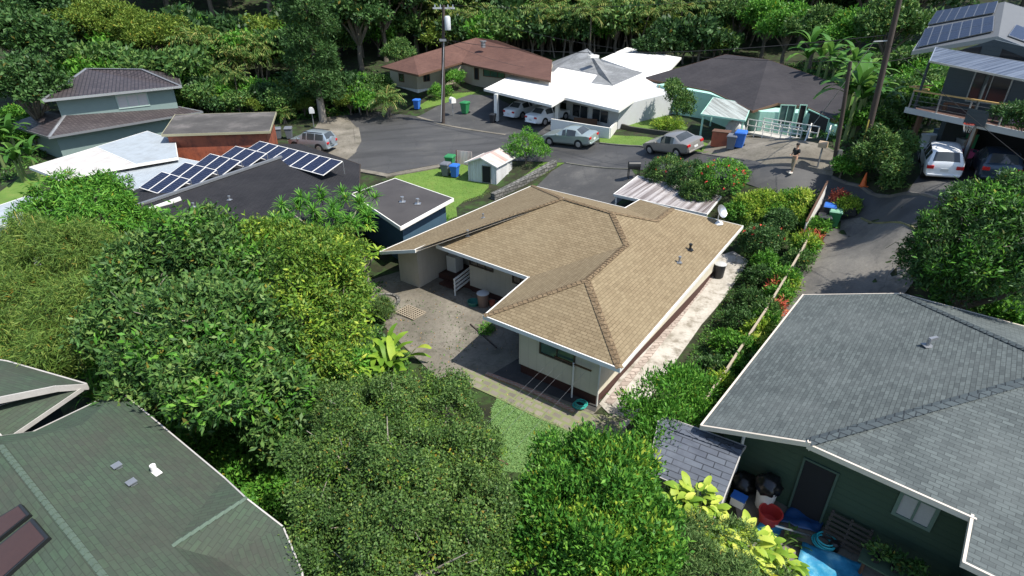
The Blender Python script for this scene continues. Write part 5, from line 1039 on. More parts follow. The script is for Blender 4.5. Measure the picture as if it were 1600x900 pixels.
for i, (px, y, s, pr, lab) in enumerate(((300,72,1.1,pa[0],'areca palm with bronze fronds nearest the tile-roofed house'), (335,74,1.0,pa[1],'areca palm in front of the grey-blue roof'), (365,70,1.05,pa[2],'tall areca palm in the sunlit palm group'), (400,72,1.0,pa[0],'areca palm next to the conifer'), (320,66,.75,pb,'single palm over the tile roof corner'), (270,80,1.1,pb,'slim palm standing above the yellow-green trees'), (350,64,.8,pb,'short palm above the rust-red shed'))): putd(pr, px, y, lab, None, s)
for px, y, s, lab in ((300,86,1.2,'banana plant on the slope beyond the slim palm'), (1285,56,1.2,'banana plant behind the charcoal roof edge'), (1312,52,1.2,'banana plant beside the thin dark pole'), (1350,50,1.1,'upright banana plant near the tall pole top'), (1345,36,1.05,'banana plant between the two roadside poles'), (1375,37,1.1,'banana plant next to the deck corner'), (1392,40,1.0,'banana plant under the decked house')): putd(bb, px, y, lab, None, s)
for px, py, s, lab in ((18,262,1.05,'tall banana plant at the picture edge by the low white roof'), (45,285,.85,'shorter banana plant beside the garden path'), (-15,250,1.1,'banana plant furthest from the tile-roofed house')): putpx(ba, px, py, lab, None, s)
putpx(pc, 622, 178, 'bushy palm at the street corner before the brown-roofed house', None, 1.25); putpx(pc, 455, 190, 'small palm behind the grey bins', None, .8)
G3 = 'shrubs of the planted bank at the end of the street'
for i in range(34):
    px = 290 + (i % 17) * 18 + random.uniform(-8, 8); py = 182 - (i // 17) * 16 + random.uniform(-6, 6)
    if 480 < px < 530 and py > 175: continue
    putpx((uA, uB, uC, uD)[i % 4], px, py, 'leafy shrub on the planted bank behind the street end', G3, random.uniform(.8, 1.35))
for i in range(16): putpx((uA, uB)[i % 2], 470 + (i % 8) * 17 + random.uniform(-5, 5), 172 - (i // 8) * 10 - (i % 8) * 2, 'leafy shrub on the planted bank behind the street end', G3, random.uniform(.7, 1.1))
G4 = 'undergrowth shrubs behind the poles and the mint house'
for i in range(18): putpx((uA, uB)[i % 2], 1330 + (i % 6) * 18 + random.uniform(-6, 6), 215 - (i // 6) * 22 + random.uniform(-6, 6), 'leafy undergrowth shrub beside the roadside poles', G4, random.uniform(.6, 1.0))
for i in range(22): putpx((uA, uB)[i % 2], 1400 + (i % 5) * 12 + random.uniform(-5, 5), 195 - (i // 5) * 30 + random.uniform(-8, 8), 'leafy undergrowth shrub beside the roadside poles', G4, random.uniform(.8, 1.3))
G5 = 'shrubs around the two-storey house'
for px, py in ((20,225),(45,215),(60,235),(300,150),(330,160),(30,200),(5,240),(60,205)): putpx(uA, px, py, 'garden shrub around the two-storey house', G5, random.uniform(.7, 1.1))
G6 = 'shrubs filling the shaded gully below the avocado tree'
for px, py in ((200,640),(240,660),(290,690),(330,720),(380,700),(430,700),(460,740),(480,690),(420,660),(370,660),(250,690),(310,660),(500,620),(460,640),(120,600),(160,590),(90,580),(40,560),(520,740),(550,600),(430,800),(470,820)): putpx((uA, uB)[int(px) % 2], px, py, 'shrub in the shaded gully between green roof and patio', G6, random.uniform(.45, .75))
m_blade = leafmat('grass_blade', (.07, .13, .02), (.11, .18, .03), (.18, .24, .05), trans=.3, clump=.5)
# ground cover that nobody could count
def cover(name, poly_px, n, L, W, mat, hmax=.25):
    poly = [G(*q).xy for q in poly_px]; bl = [(p.x, p.y) for p in poly]; x0, x1 = min(b[0] for b in bl), max(b[0] for b in bl); y0, y1 = min(b[1] for b in bl), max(b[1] for b in bl)
    pts = []
    while len(pts) < n:
        x, y = random.uniform(x0, x1), random.uniform(y0, y1)
        if inside(x, y, bl): pts.append((x, y))
    pts = np.array(pts); z = tz(pts[:, 0], pts[:, 1]); b = np.c_[pts, z + rng.random(n) * hmax * (.4 + .6 * np.sin(pts[:, 0] * 2.1) * np.sin(pts[:, 1] * 1.7) ** 2)]
    d = unit(rng.normal(size=(n, 3)) * np.array([1, 1, .3]) + np.array([0, 0, .45])); nr = unit(rng.normal(size=(n, 3)) * .5 + np.array([0, 0, 1.])); s = .6 + .8 * rng.random(n)
    lb = LB(); lb.quads(leafquads(b, d, nr, L * s, W * s)); o = lb.build(name, mat); tag(o, kind='stuff'); o['label'] = 'low leafy ground cover'; o['category'] = 'ground cover'; return o
cover('ground_cover', [(0,520),(200,560),(420,560),(560,450),(600,440),(600,520),(640,560),(640,640),(700,700),(760,900),(440,900),(330,760),(190,600),(120,590)], 22000, .17, .08, l_cover)
cover('ground_cover', [(1085,640),(1130,560),(1200,440),(1265,340),(1280,330),(1290,345),(1230,440),(1160,560),(1110,640)], 7000, .13, .05, l_cover)
cover('ground_cover', [(1040,640),(1090,530),(1165,400),(1140,345),(1180,300),(1290,300),(1200,420),(1130,540),(1085,640)], 9000, .12, .05, l_cover, .2)
cover('ground_cover', [(280,140),(480,110),(640,120),(600,160),(520,184),(440,190),(300,190)], 12000, .4, .18, l_cover, .6)
cover('ground_cover', [(1180,110),(1420,60),(1440,200),(1400,290),(1310,262)], 12000, .3, .13, l_cover, .5)
cover('ground_cover', [(0,180),(70,180),(75,245),(0,290)], 3000, .25, .1, l_cover, .3)
cover('ground_cover', [(890,705),(1000,690),(1030,760),(1000,900),(790,900),(800,760)], 7000, .13, .05, l_cover, .2)
cover('ground_cover', [(1430,430),(1500,380),(1600,400),(1600,520),(1480,480)], 4000, .2, .08, l_cover, .3)

def lawn_blades(px, n, m=None, L=.09):
    o = cover('lawn_blades', px, n, L, .018, m or m_blade, .01); o['label'] = 'short lawn grass blades'; o['category'] = 'grass'
lawn_blades([(768,640),(778,620),(835,648),(905,680),(885,712),(820,740),(765,735)], 18000, leafmat('turf_blade', (.08, .15, .045), (.12, .2, .065), (.17, .24, .08), trans=.3, clump=.5))
lawn_blades([(622,268),(676,262),(712,255),(760,270),(768,302),(712,322),(715,345),(640,345),(596,290)], 14000); lawn_blades([(936,210),(1010,214),(1062,222),(1100,238),(1000,228),(937,223)], 5000); lawn_blades([(962,193),(990,175),(1042,179),(1078,200),(1052,212),(1000,205)], 5000)
lawn_blades([(850,254),(868,243),(884,254),(866,264),(806,296),(796,290)], 4000); lawn_blades([(655,167),(680,149),(748,142),(735,150),(690,164),(660,172)], 3000); cover('patio_weeds', [(650,560),(700,570),(745,595),(722,624),(668,605)], 500, .11, .05, l_cover, .03)
cover('patio_moss', [(600,470),(700,470),(760,520),(720,570),(640,540)], 700, .09, .05, l_cover, .02)
m_litter = leafmat('dry_leaf', (.1, .06, .025), (.2, .12, .05), (.3, .2, .08), trans=.1); o = cover('leaf_litter', [(573,445),(720,410),(850,440),(860,500),(800,600),(940,650),(980,650),(1100,500),(1000,640),(940,690),(760,610),(600,520)], 900, .1, .05, m_litter, .015); o['label'] = 'scattered dry leaves on the concrete'
# ---------------------------------------------------------------- walls, fences, small setting things
def wall_thing(name, label, cat, pxs, mat, wd, h): o = strip(name, pxs, mat, wd, h, structure=False, below=.3); return tag(o, label, cat)
wall_thing('stone_wall', 'low rubble stone wall along the lawn strip by the driveway', 'wall', [(867,259),(838,276),(800,297),(770,312)], m_rubble, .45, .45)
wall_thing('retaining_wall', 'low dark retaining wall between the two small lawns', 'wall', [(952,193),(985,204),(1050,213)], plain('mossy_stone', (.05, .05, .04), .9, var=.4), .25, .35)
wall_thing('brick_edging', 'row of reddish brick edging in front of the clothesline', 'edging', [(760,586),(808,604),(850,622),(896,645)], brickmat('red_brick', (.36, .17, .11), (.26, .13, .09), (.3, .27, .23), .3, .1, .02), .16, .12)
wall_thing('stone_edging', 'row of pinkish stones along the bungalow footing on the pale path', 'edging', [(950,632),(1010,560),(1080,470),(1122,415)], m_stone_edge, .3, .06)
def fence_run():
    pts = [G(*q) for q in ((1090,668),(1125,618),(1160,562),(1190,515),(1220,464),(1250,412),(1258,392))]
    t = thing('fence', 'timber-railed wire fence with pale posts between bungalow lot and long drive', 'fence', pts[3]); rail = MB(); wire = MB()
    for a, b in zip(pts, pts[1:]):
        rail.bar(a + Vector((0,0,1.15)), b + Vector((0,0,1.15)), .09, .06)
        n = max(1, int((b - a).length / .12))
        for z in (.3, .6, .9): wire.bar(a + Vector((0,0,z)), b + Vector((0,0,z)), .008, .008)
        for k in range(n): p = a + (b - a) * (k / n); wire.bar(p, p + Vector((0,0,1.12)), .006, .006)
    rail.build('rail', plain('bleached_timber', (.36, .3, .22), .8, var=.25), t); wire.build('wire_mesh', m_steel, t)
    for p in pts: MB().bar(p - Vector((0,0,.2)), p + Vector((0,0,1.2)), .08, .08).build('post', plain('bleached_timber', (.36, .3, .22), .8), t)
fence_run()
t = thing('fence', 'white board fence panel with a slanting top rail beside the driveway bins', 'fence', G(1266,330)); a, b = G(1252,378), G(1284,318)
d = (b - a); mb = MB(); o = Vector((-d.y, d.x, 0)).normalized() * .03; mb.mesh([a + o, b + o, b - o, a - o] + [v + Vector((0,0,1.15)) for v in (a + o, b + o, b - o, a - o)], [(3,2,1,0), (4,5,6,7), (0,1,5,4), (1,2,6,5), (2,3,7,6), (3,0,4,7)]); mb.build('panel', m_white, t); MB().bar(a + Vector((0,0,1.2)), b + Vector((0,0,1.35)), .1, .08).build('rail', m_wood, t)
t = thing('fence', 'short rusty sheet-metal screen behind the bins and tin shed', 'fence', P(722,258,1.3)); a, b = P(714,258,1.3), P(738,262,1.2); d = (b - a).normalized(); o = Vector((-d.y, d.x, 0)) * .02
MB().prism([(a + o).xy, (b + o).xy, (b - o).xy, (a - o).xy], .6, 2.5).build('panel', m_corrrust, t); MB().bar(a - Vector((0,0,.6)), a + Vector((0,0,1.25)), .07, .07).build('post', m_wood, t)
# ---------------------------------------------------------------- bins
def bin_proto():
    t = thing('wheelie_bin', 'bin', 'bin'); mb = MB(); w0, w1, h = .22, .30, .92
    mb.mesh([(-w0,-w0,.06),(w0,-w0,.06),(w0,w0,.06),(-w0,w0,.06),(-w1,-w1*1.1,h),(w1,-w1*1.1,h),(w1,w1*1.1,h),(-w1,w1*1.1,h)], [(3,2,1,0),(4,5,6,7),(0,1,5,4),(1,2,6,5),(2,3,7,6),(3,0,4,7)])
    mb.box((0,0,h-.03), (.66,.72,.06)); b = mb.build('body', m_blackp, t, bevel=.02)
    mb = MB(); mb.mesh([(-.34,-.37,h+.005),(.34,-.37,h+.005),(.34,.37,h+.005),(-.34,.37,h+.005),(-.29,-.3,h+.1),(.29,-.3,h+.1),(.29,.33,h+.12),(-.29,.33,h+.12)], [(3,2,1,0),(4,5,6,7),(0,1,5,4),(1,2,6,5),(2,3,7,6),(3,0,4,7)]); mb.cyl((-.28,.4,h-.02),(.28,.4,h-.02),.02); mb.build('lid', m_blackp, t, bevel=.015)
    for x in (-.27, .27): MB().cyl((x-.04,.24,.11),(x+.04,.24,.11),.11,.11,12).build('wheel', m_rubber, t)
    return t
bp = bin_proto(); _first = [True]
def bin_at(p, label, col, lid=None, rz=0, s=1.0, group=None):
    global bp
    o = bp if _first[0] else dup(bp); _first[0] = False
    o.location = p; o.rotation_euler = (0, 0, rz); o.scale = (s,) * 3; o['label'] = label
    if group: o['group'] = group
    for ch in o.children:
        n = ch.name.split('.')[0]; m = {'body': col, 'lid': lid or col}.get(n)
        if m: ch.data = ch.data.copy() if ch.data.users > 1 else ch.data; ch.data.materials.clear(); ch.data.materials.append(m)
    return o
c_gry, c_blu, c_grn, c_blk = plain('bin_grey', (.13, .14, .16), .5), plain('bin_blue', (.03, .14, .5), .45), plain('bin_green', (.03, .2, .07), .45), plain('bin_black', (.02, .022, .026), .45)
BG = []
for px, py, l, c, ld, rz, s in ((436,217,'grey wheelie bin nearer the rust-red shed',c_gry,None,.3,1.05), (453,217,'grey wheelie bin nearer the silver off-roader',c_gry,None,.2,1.1), (652,171,'blue bin beside the street corner palm',c_blu,None,-.3,1.05), (727,178,'green bin on the driveway between mailbox and white carport',c_grn,None,-.5,1.2), (770,192,'small black bin at the white carport column',c_blk,None,-.4,.85),
        (697,275,'dark grey bin on the lawn in front of the tin shed',c_gry,None,-.35,1.05), (711,277,'blue bin on the lawn touching the dark grey one',c_blu,None,-.35,1.0), (704,264,'green-lidded bin behind the blue one by the rusty screen',c_grn,None,-.3,1.1), (1141,234,'charcoal bin beside the mint shelter',c_gry,None,-.5,1.0), (1154,231,'blue bin beside the mint shelter',c_blu,None,-.5,1.1),
        (1291,346,'bin with a bright blue lid at the end of the white fence panel',c_blk,c_blu,-.5,1.0), (1300,354,'bin with a pale green lid just in front of the blue-lidded one',c_grn,plain('lid_mint', (.2, .4, .26), .5),-.5,1.0), (1283,362,'black bin on the long drive by the red croton',c_blk,None,-.4,1.0)):
    bin_at(G(px, py), l, c, ld, rz, s)
t = thing('crate', 'rust-brown wooden crate next to the charcoal bin', 'crate', G(1124,228)); p = G(1124,228); mb = MB(); mb.box(p + Vector((0,0,.5)), (1.1,.8,1.0), -.5); mb.build('body', m_rust, t); MB().box(p + Vector((0,0,1.03)), (1.2,.9,.05), -.5).build('lid', m_wood, t)
def can(name, label, cat, p, r, h, col, lidc, lid=True):
    t = thing(name, label, cat, p); p = Vector(p); MB().lathe(p, [(r*.82,0),(r*.85,.02),(r,h),(r*1.05,h),(r*1.05,h+.03),(r*.9,h+.03)] if lid else [(r*.8,0),(r,h),(r*1.06,h),(r*1.06,h+.03),(r*.95,h+.03),(r*.78,.05)], 18).build('body', col, t, smooth=True)
    if lid: MB().lathe(p, [(r*1.1,h+.031),(r*1.1,h+.06),(r*.7,h+.13),(r*.15,h+.15)], 18).build('lid', lidc, t, smooth=True)
    return t
can('trash_can', 'taupe round trash can with a grey lid at the bungalow wall', 'trash can', G(755,479), .29, .72, plain('taupe_plastic', (.22, .15, .12), .5), plain('grey_lid', (.42, .43, .43), .5))
can('trash_can', 'black round trash can with a grey lid at the far end of the pale path', 'trash can', G(1122,433), .3, .75, c_blk, plain('grey_lid', (.42, .43, .43), .5))
can('bucket', 'round black tub on the long drive beside the bins', 'bucket', G(1280,374), .28, .5, c_blk, None, False)
can('planter', 'low teal basin on the patio next to the taupe can', 'basin', G(740,477), .3, .22, plain('teal_plastic', (.03, .16, .13), .5), None, False)
can('flower_pot', 'small terracotta pot beside the taupe trash can', 'pot', G(769,478), .16, .25, m_red, None, False)
# appliances, lounge bits
p = ab(-6.9, 6.0, .39); t = thing('washing_machine', 'white washing machine on the dark porch of the bungalow', 'appliance', p); mb = MB(); mb.box(p + Vector((0,0,.45)), (.65,.65,.9), -.63); mb.build('body', m_white, t, bevel=.02); MB().box(p + Vector((0,.0,.98)), (.6,.3,.14), -.63).build('control_panel', m_alu, t)
p = P(781,279,1.0); t = thing('cabinet', 'white cabinet with a grey front standing beside the tin shed', 'cabinet', p); MB().box(p + Vector((.1,.3,.6)), (.95,.8,1.25), .35).build('body', m_white, t, bevel=.02); MB().box(p + Vector((.1,.3,.6)) + Vector((-.14,-.395,0)), (.8,.03,1.0), .35).build('door', m_steel, t)
p = G(989,279); t = thing('barbecue_grill', 'black barbecue grill with a rounded hood at the edge of the driveway', 'grill', p); mb = MB()
for x in (-.35,.35):
    for y in (-.2,.2): MB().bar(p + Vector((x,y,0)), p + Vector((x,y,.75)), .05, .05).build('leg', m_blackp, t)
MB().box(p + Vector((0,0,.85)), (.8,.5,.25)).build('firebox', m_blackp, t, bevel=.03)
mb = MB(); mb.mesh([p + Vector((x, .25*math.cos(a), .98 + .25*math.sin(a))) for x in (-.4,.4) for a in np.linspace(0, math.pi, 7)], [(i, i+1, i+8, i+7) for i in range(6)] + [tuple(range(7))[::-1], tuple(range(7,14))]); mb.build('hood', m_blackp, t)
p = G(998,268)
# mailboxes, signs, cone
def mailbox(px, py, label, col, h=1.1, w=.3, l=.5, rz=0):
    p = G(px, py); t = thing('mailbox', label, 'mailbox', p); MB().bar(p - Vector((0,0,.2)), p + Vector((0,0,h)), .07, .07).build('post', m_steel, t); mb = MB(); Mz = Matrix.Rotation(rz, 3, 'Z'); c = p + Vector((0,0,h))
    prof = [(-w/2,0),(w/2,0),(w/2,w*.6)] + [(w/2*math.cos(a), w*.6 + w/2*math.sin(a)) for a in np.linspace(.3, math.pi-.3, 5)] + [(-w/2,w*.6)]; n = len(prof)
    mb.mesh([c + Mz @ Vector((x, y, z)) for y in (-l/2, l/2) for x, z in prof], [tuple(range(n)), tuple(range(n,2*n))[::-1]] + [(k, n+k, n+(k+1)%n, (k+1)%n) for k in range(n)]); mb.build('box', col, t)
mailbox(708, 181, 'white mailbox on a post beside the street corner utility pole', m_white, 1.3, .5, .7, .5); mailbox(491, 200, 'pale mailbox on a post above the silver off-roader', m_gwall, 1.5, .5, .6, .4); mailbox(1277, 262, 'tan mailbox on a post between the walking man and the poles', plain('tan_box', (.4, .3, .2), .6), 1.2, .34, .45, .8)
p = GH(562,176); t = thing('sign', 'small white sign on a post at the end of the street', 'sign', p); MB().bar(p - Vector((0,0,.2)), p + Vector((0,0,2.0)), .08, .08).build('post', m_gwall, t); MB().box(p + Vector((0,-.06,1.6)), (.6,.03,.9), .1).build('plate', m_white, t)
p = G(1348,291); t = thing('traffic_cone', 'orange traffic cone at the foot of the tall utility pole', 'cone', p); MB().box(p + Vector((0,0,.03)), (.42,.42,.05)).build('base', plain('cone_orange', (.7, .14, .03), .6), t); MB().lathe(p, [(.17,.055),(.03,.78)], 14).build('body', plain('cone_orange', (.7, .14, .03), .6), t, smooth=True)
p = G(1306,330); t = thing('planter', 'dark planter box edging the mouth of the long drive', 'planter', p); MB().bar(G(1298,338) + Vector((0,0,.2)), G(1338,334) + Vector((0,0,.2)), .7, .4).build('box', m_rubber, t)
# patio bits
p = G(642,490); t = thing('lattice_panel', 'pale openwork lattice panel lying on the patio', 'lattice', p); mb = MB(); u_, v__ = Vector((.809,-.588,0)), Vector((.588,.809,0))
for k in range(9): mb.bar(p + u_*(-.6+.15*k) - v__*.42 + Vector((0,0,.07)), p + u_*(-.6+.15*k) + v__*.42 + Vector((0,0,.07)), .05, .03)
for k in range(7): mb.bar(p - u_*.63 + v__*(-.42+.14*k) + Vector((0,0,.085)), p + u_*.63 + v__*(-.42+.14*k) + Vector((0,0,.085)), .05, .03)
mb.build('lattice', plain('weathered_lattice', (.3, .25, .18), .8, var=.35), t)
p = G(600,474); t = thing('stone_ring', 'round stone border on the patio around dry brush', 'stone border', p); mb = MB()
for k in range(22): a = k/22*6.283; mb.box(p + Vector((.75*math.cos(a), .75*math.sin(a), .09)), (.16,.2,.16), a + random.uniform(-.1,.1))
mb.build('stones', m_rubble, t)
tag(MB().bar(G(735,508) + Vector((0,0,.06)), G(776,545) + Vector((0,0,.06)), .05, .06).build('timber', m_pole), 'dark timber lying across the patio edge of the shadow', 'timber')
# steps of pale stone next to the patio
t = thing('clothesline', 'clothesline with a white T-shaped pole by the bungalow end wall', 'clothesline', G(893,622)); p = G(893,622); armd = AA.to_3d(); far = p - AB_.to_3d() * 5.2; far.z = T(far.x, far.y)
for q in (p, far): MB().bar(q - Vector((0,0,.2)), q + Vector((0,0,1.66)), .06, .06).build('post', m_white, t); MB().bar(q - armd*.85 + Vector((0,0,1.62)), q + armd*.75 + Vector((0,0,1.62)), .05, .05).build('crossarm', m_wood, t)
mb = MB()
for k in (-.8,-.45,-.1,.6): mb.bar(p + armd*k + Vector((0,0,1.66)), far + armd*k + Vector((0,0,1.66)), .004, .004)
mb.build('line', m_steel, t)
def hose(name, label, c, r, col, n=4, rad=.022):
    mb = MB(); pts = []
    for i in range(n*14): a = i/14*6.283; rr = r*(.8+.2*math.sin(i*.37)); pts.append((c.x + rr*math.cos(a), c.y + rr*math.sin(a), c.z + .03 + .018*i/14*2 + random.uniform(0,.02)))
    mb.tube(pts, rad, 6); o = mb.build(name, col, smooth=True); return tag(o, label, 'hose')
m_teal2 = plain('teal_hose', (.03, .32, .26), .45); m_aqua = plain('aqua_hose', (.03, .38, .42), .4)
hose('garden_hose', 'teal garden hose heaped by the bungalow corner under the clothesline', G(906,636), .28, m_teal2, 5)
# satellite dish fixed to the bungalow roof
p = cast(1121,348,*RP); mb = MB(); mb.cyl(p - Vector((0,0,.03)), p + Vector((0,0,.03)), .3, .28, 18); mb.cyl(p, p + Vector((0,0,.55)), .03); MB.build(mb, 'dish_mount', m_white, mh)
n = Vector((.5,-.6,.5)).normalized(); c = p + Vector((.03,-.03,.62)); x = n.cross(Vector((0,0,1))).normalized(); y = n.cross(x); vs = [c]
for i in (1,2,3):
    for k in range(16): a = k/16*6.283; vs.append(c + (x*math.cos(a) + y*math.sin(a))*.12*i + n*(.015*i*i))
fs = [(0, 1+k, 1+(k+1)%16) for k in range(16)] + [(1+16*i+k, 1+16*(i+1)+k, 1+16*(i+1)+(k+1)%16, 1+16*i+(k+1)%16) for i in range(2) for k in range(16)]
mb = MB().mesh(vs, fs); mb.mesh([v - n*.02 for v in vs], [f[::-1] for f in fs]); mb.build('satellite_dish', m_alu, mh, smooth=True)
# ---------------------------------------------------------------- clutter at the slate-roofed house
def bag(name, label, p, r, mat, sq=.8, cat='bag'):
    bm = bmesh.new(); bmesh.ops.create_icosphere(bm, subdivisions=3, radius=r)
    for v in bm.verts:
        d = v.co.normalized(); k = 1 + .13*math.sin(d.x*7+r*9)*math.sin(d.y*6+1)+.09*math.sin(d.z*11+d.x*8); v.co *= k; v.co.z *= sq
        if d.z > .85: v.co *= 1.15
    me = bpy.data.meshes.new(name); bm.to_mesh(me); bm.free(); me.materials.append(mat); me.polygons.foreach_set('use_smooth', [True]*len(me.polygons)); o = bpy.data.objects.new(name, me); C.objects.link(o); o.location = p + Vector((0,0,r*sq*.9)); return tag(o, label, cat)
m_bag = plain('black_bag', (.01, .01, .011), .3)
can('barrel', 'white barrel holding a black rubbish bag by the dark green wall', 'barrel', G(1192,790), .3, .75, m_white, None, False); q = G(1192,790); q.z += .62; bag('rubbish_bag', 'bulging black rubbish bag in the white barrel', q, .38, m_bag)
bag('rubbish_bag', 'black rubbish bag on the ground behind the blue-lidded tub', G(1160,765), .38, m_bag)
p = G(1152,788); t = thing('storage_tub', 'white storage tub with a bright blue lid beside the small shed', 'tub', p); MB().box(p + Vector((0,0,.16)), (.4,.3,.32), -.7).build('body', m_white, t, bevel=.015); MB().box(p + Vector((0,0,.345)), (.44,.34,.045), -.7).build('lid', c_blu, t)
can('tub', 'red plastic tub in front of the black rubbish bags', 'tub', G(1200,815), .33, .4, plain('red_plastic', (.45, .04, .035), .45), None, False)
m_tarp = groundmat('blue_tarp', [(.3, (.015, .13, .26)), (.5, (.03, .24, .4)), (.68, (.2, .45, .52))], 1.6, 9, rough=.45)
def tarp(name, label, pxs, z, mat):
    pts = [G(*q) for q in pxs]; a, b, c, d = pts; N = 14; vs = []
    for i in range(N):
        for j in range(N):
            u, v = i/(N-1), j/(N-1); p = (a*(1-u)+b*u)*(1-v)+(d*(1-u)+c*u)*v; vs.append((p.x, p.y, T(p.x,p.y) + z + .05*math.sin(u*9+v*4)*math.sin(v*8) + random.uniform(0,.02)))
    mb = MB(); mb.mesh(vs, [(i*N+j, i*N+j+1, (i+1)*N+j+1, (i+1)*N+j) for i in range(N-1) for j in range(N-1)]); o = mb.build(name, mat, smooth=True); s = o.modifiers.new('solid', 'SOLIDIFY'); s.thickness = .01; return tag(o, label, 'tarp')
tarp('tarp', 'crumpled bright blue tarp on the ground past the hose coil', [(1240,900),(1252,852),(1345,888),(1345,940)], .16, m_tarp); tarp('tarp', 'small patch of blue tarp beside the red tub', [(1165,845),(1190,815),(1225,825),(1210,850)], .06, m_tarp); tarp('tarp', 'dark blue tarp spilling out of the open doorway', [(1215,818),(1238,790),(1292,808),(1278,836)], .1, plain('dark_blue_tarp', (.012, .06, .17), .4, var=.5))
hose('hose_coil', 'aqua garden hose coiled near the doorway of the slate-roofed house', G(1286,850), .32, m_aqua, 5, .024)
p = G(1302,858); t = thing('watering_can', 'small black watering can beside the hose coil', 'watering can', p); MB().lathe(p, [(.13,0),(.14,.02),(.13,.25),(.08,.3)], 14).build('body', m_blackp, t, smooth=True); mb = MB(); mb.tube([p + Vector((.12,0,.08)), p + Vector((.25,0,.2)), p + Vector((.33,0,.33))], [.025,.02,.018], 7); mb.tube([p + Vector((-.08,0,.3)), p + Vector((-.16,0,.38)), p + Vector((-.2,0,.2)), p + Vector((-.13,0,.1))], .015, 6); mb.build('spout_and_handle', m_blackp, t, smooth=True)
wd = (gb - ga).normalized().to_3d(); wn = Vector((wd.y, -wd.x, 0)); wn = wn if wn.y < 0 else -wn
def gp(s, o, z): q = ga.to_3d() + wd*s + wn*o; return Vector((q.x, q.y, z))
z0 = -.12; t = thing('pallet', 'dark slatted pallet leaning against the green wall beside the doorway', 'pallet', gp(3.9,.3,z0)); mb = MB()
for k in range(6): mb.bar(gp(3.4,.42-.05*k,z0+.1+.14*k), gp(4.5,.42-.05*k,z0+.1+.14*k), .02, .1)
for s in (3.45,3.95,4.45): mb.bar(gp(s,.42,z0), gp(s,.12,z0+.9), .06, .04)
mb.build('boards', plain('dark_weathered_wood', (.05, .042, .036), .8, var=.3), t)
t = thing('bench', 'dark green plank bench of potted plants under the window', 'bench', gp(5.6,.8,z0)); MB().box(gp(5.7,.8,z0+.5), (2.6,.5,.05), math.atan2(wd.y, wd.x)).build('top', plain('green_plank', (.06,.1,.06), .7), t)
for s in (4.55,6.85):
    for o in (.62,.98): MB().bar(gp(s,o,z0-.1), gp(s,o,z0+.47), .06, .06).build('leg', m_wood, t)
def potted(s, o, z, r, h, lab, pm, leaf, n, L, W, ph):
    p = gp(s, o, z); t = thing('potted_plant', lab, 'potted plant', p); MB().lathe(p, [(r*.7,0),(r,h),(r*1.1,h),(r*1.1,h+.03),(r*.9,h+.03),(r*.85,h-.02)], 14).build('pot', pm, t, smooth=True); lb = LB(); crown(lb, [((p.x,p.y,p.z+h+ph*.55),(ph*.5,ph*.5,ph*.55))], n, L, W, k=5, up=.4); lb.build('foliage', leaf, t)
potted(4.75,.8,z0+.53,.12,.18,'little plant in a black pot at the doorway end of the bench',m_rubber,l_broad,160,.14,.07,.34); potted(5.2,.78,z0+.53,.12,.18,'dark-leaved plant in a black pot second along the bench',m_rubber,l_dark,160,.14,.07,.3); potted(5.65,.8,z0+.53,.12,.18,'small green plant in a black pot near the middle of the bench',m_rubber,l_broad,150,.15,.07,.34); potted(6.3,.85,z0+.53,.2,.2,'plant in a wide reddish bowl on the bench',m_red,l_dark,200,.15,.06,.34)
p = gp(7.1,1.2,z0); t = thing('trough_planter', 'round leafy plant in a white trough at the end of the bench', 'planter', p); MB().box(p + Vector((0,0,.2)), (.9,.32,.4), math.atan2(wd.y, wd.x)).build('trough', m_white, t, bevel=.015); lb = LB(); crown(lb, [((p.x,p.y,p.z+.75),(.4,.4,.38))], 700, .13, .05); lb.build('foliage', l_mango, t)
can('flower_pot', 'empty orange pot in front of the plant bench', 'pot', gp(6.0,1.5,z0), .17, .25, m_red, None, False)
tag(MB().bar(gp(3.15,.6,z0), gp(2.4,1.9,z0+1.0), .035, .035).build('metal_rod', m_alu), 'thin metal rod propped up beside the blue tarp', 'rod')
# ---------------------------------------------------------------- vehicles
m_tyre = plain('tyre', (.014, .014, .015), .85); m_rim = plain('wheel_rim', (.5, .5, .51), .35, .7); m_cglass = glass('car_glass', (.045, .052, .056), .04); m_tail = plain('tail_light', (.45, .012, .015), .3); m_head = plain('head_light', (.6, .62, .63), .2); m_plate = plain('licence_plate', (.6, .6, .58), .5)
SED = dict(L=4.6, W=1.78, wr=.315, wx=(1.42,-1.3), st=[(2.28,.36,.56,.56,.62),(2.2,.25,.68,.68,.78),(1.9,.22,.78,.78,.86),(1.3,.21,.86,.87,.89),(.88,.21,.91,.94,.89),(.2,.21,.93,1.36,.89),(-.12,.21,.93,1.44,.89),(-.22,.21,.94,1.45,.89),(-.75,.21,.95,1.43,.89),(-1.05,.21,.96,1.39,.89),(-1.55,.23,.99,1.05,.88),(-2.05,.27,1.0,1.02,.86),(-2.24,.34,.94,.94,.8),(-2.32,.42,.7,.7,.7)], ws=(4,5), rs=(9,10), side=[(5,6),(7,8),(8,9)])
HAT = dict(L=3.95, W=1.7, wr=.30, wx=(1.25,-1.2), st=[(1.96,.36,.56,.56,.6),(1.88,.25,.7,.7,.76),(1.6,.22,.82,.82,.83),(1.2,.21,.9,.93,.85),(.45,.21,.94,1.42,.85),(0,.21,.95,1.51,.85),(-.1,.21,.95,1.52,.85),(-.9,.21,.98,1.5,.85),(-1.0,.21,.98,1.49,.85),(-1.5,.22,1.0,1.44,.84),(-1.88,.26,1.0,1.06,.8),(-1.96,.32,.92,.92,.76),(-1.98,.42,.62,.62,.72)], ws=(3,4), rs=(9,10), side=[(4,5),(6,7),(8,9)])
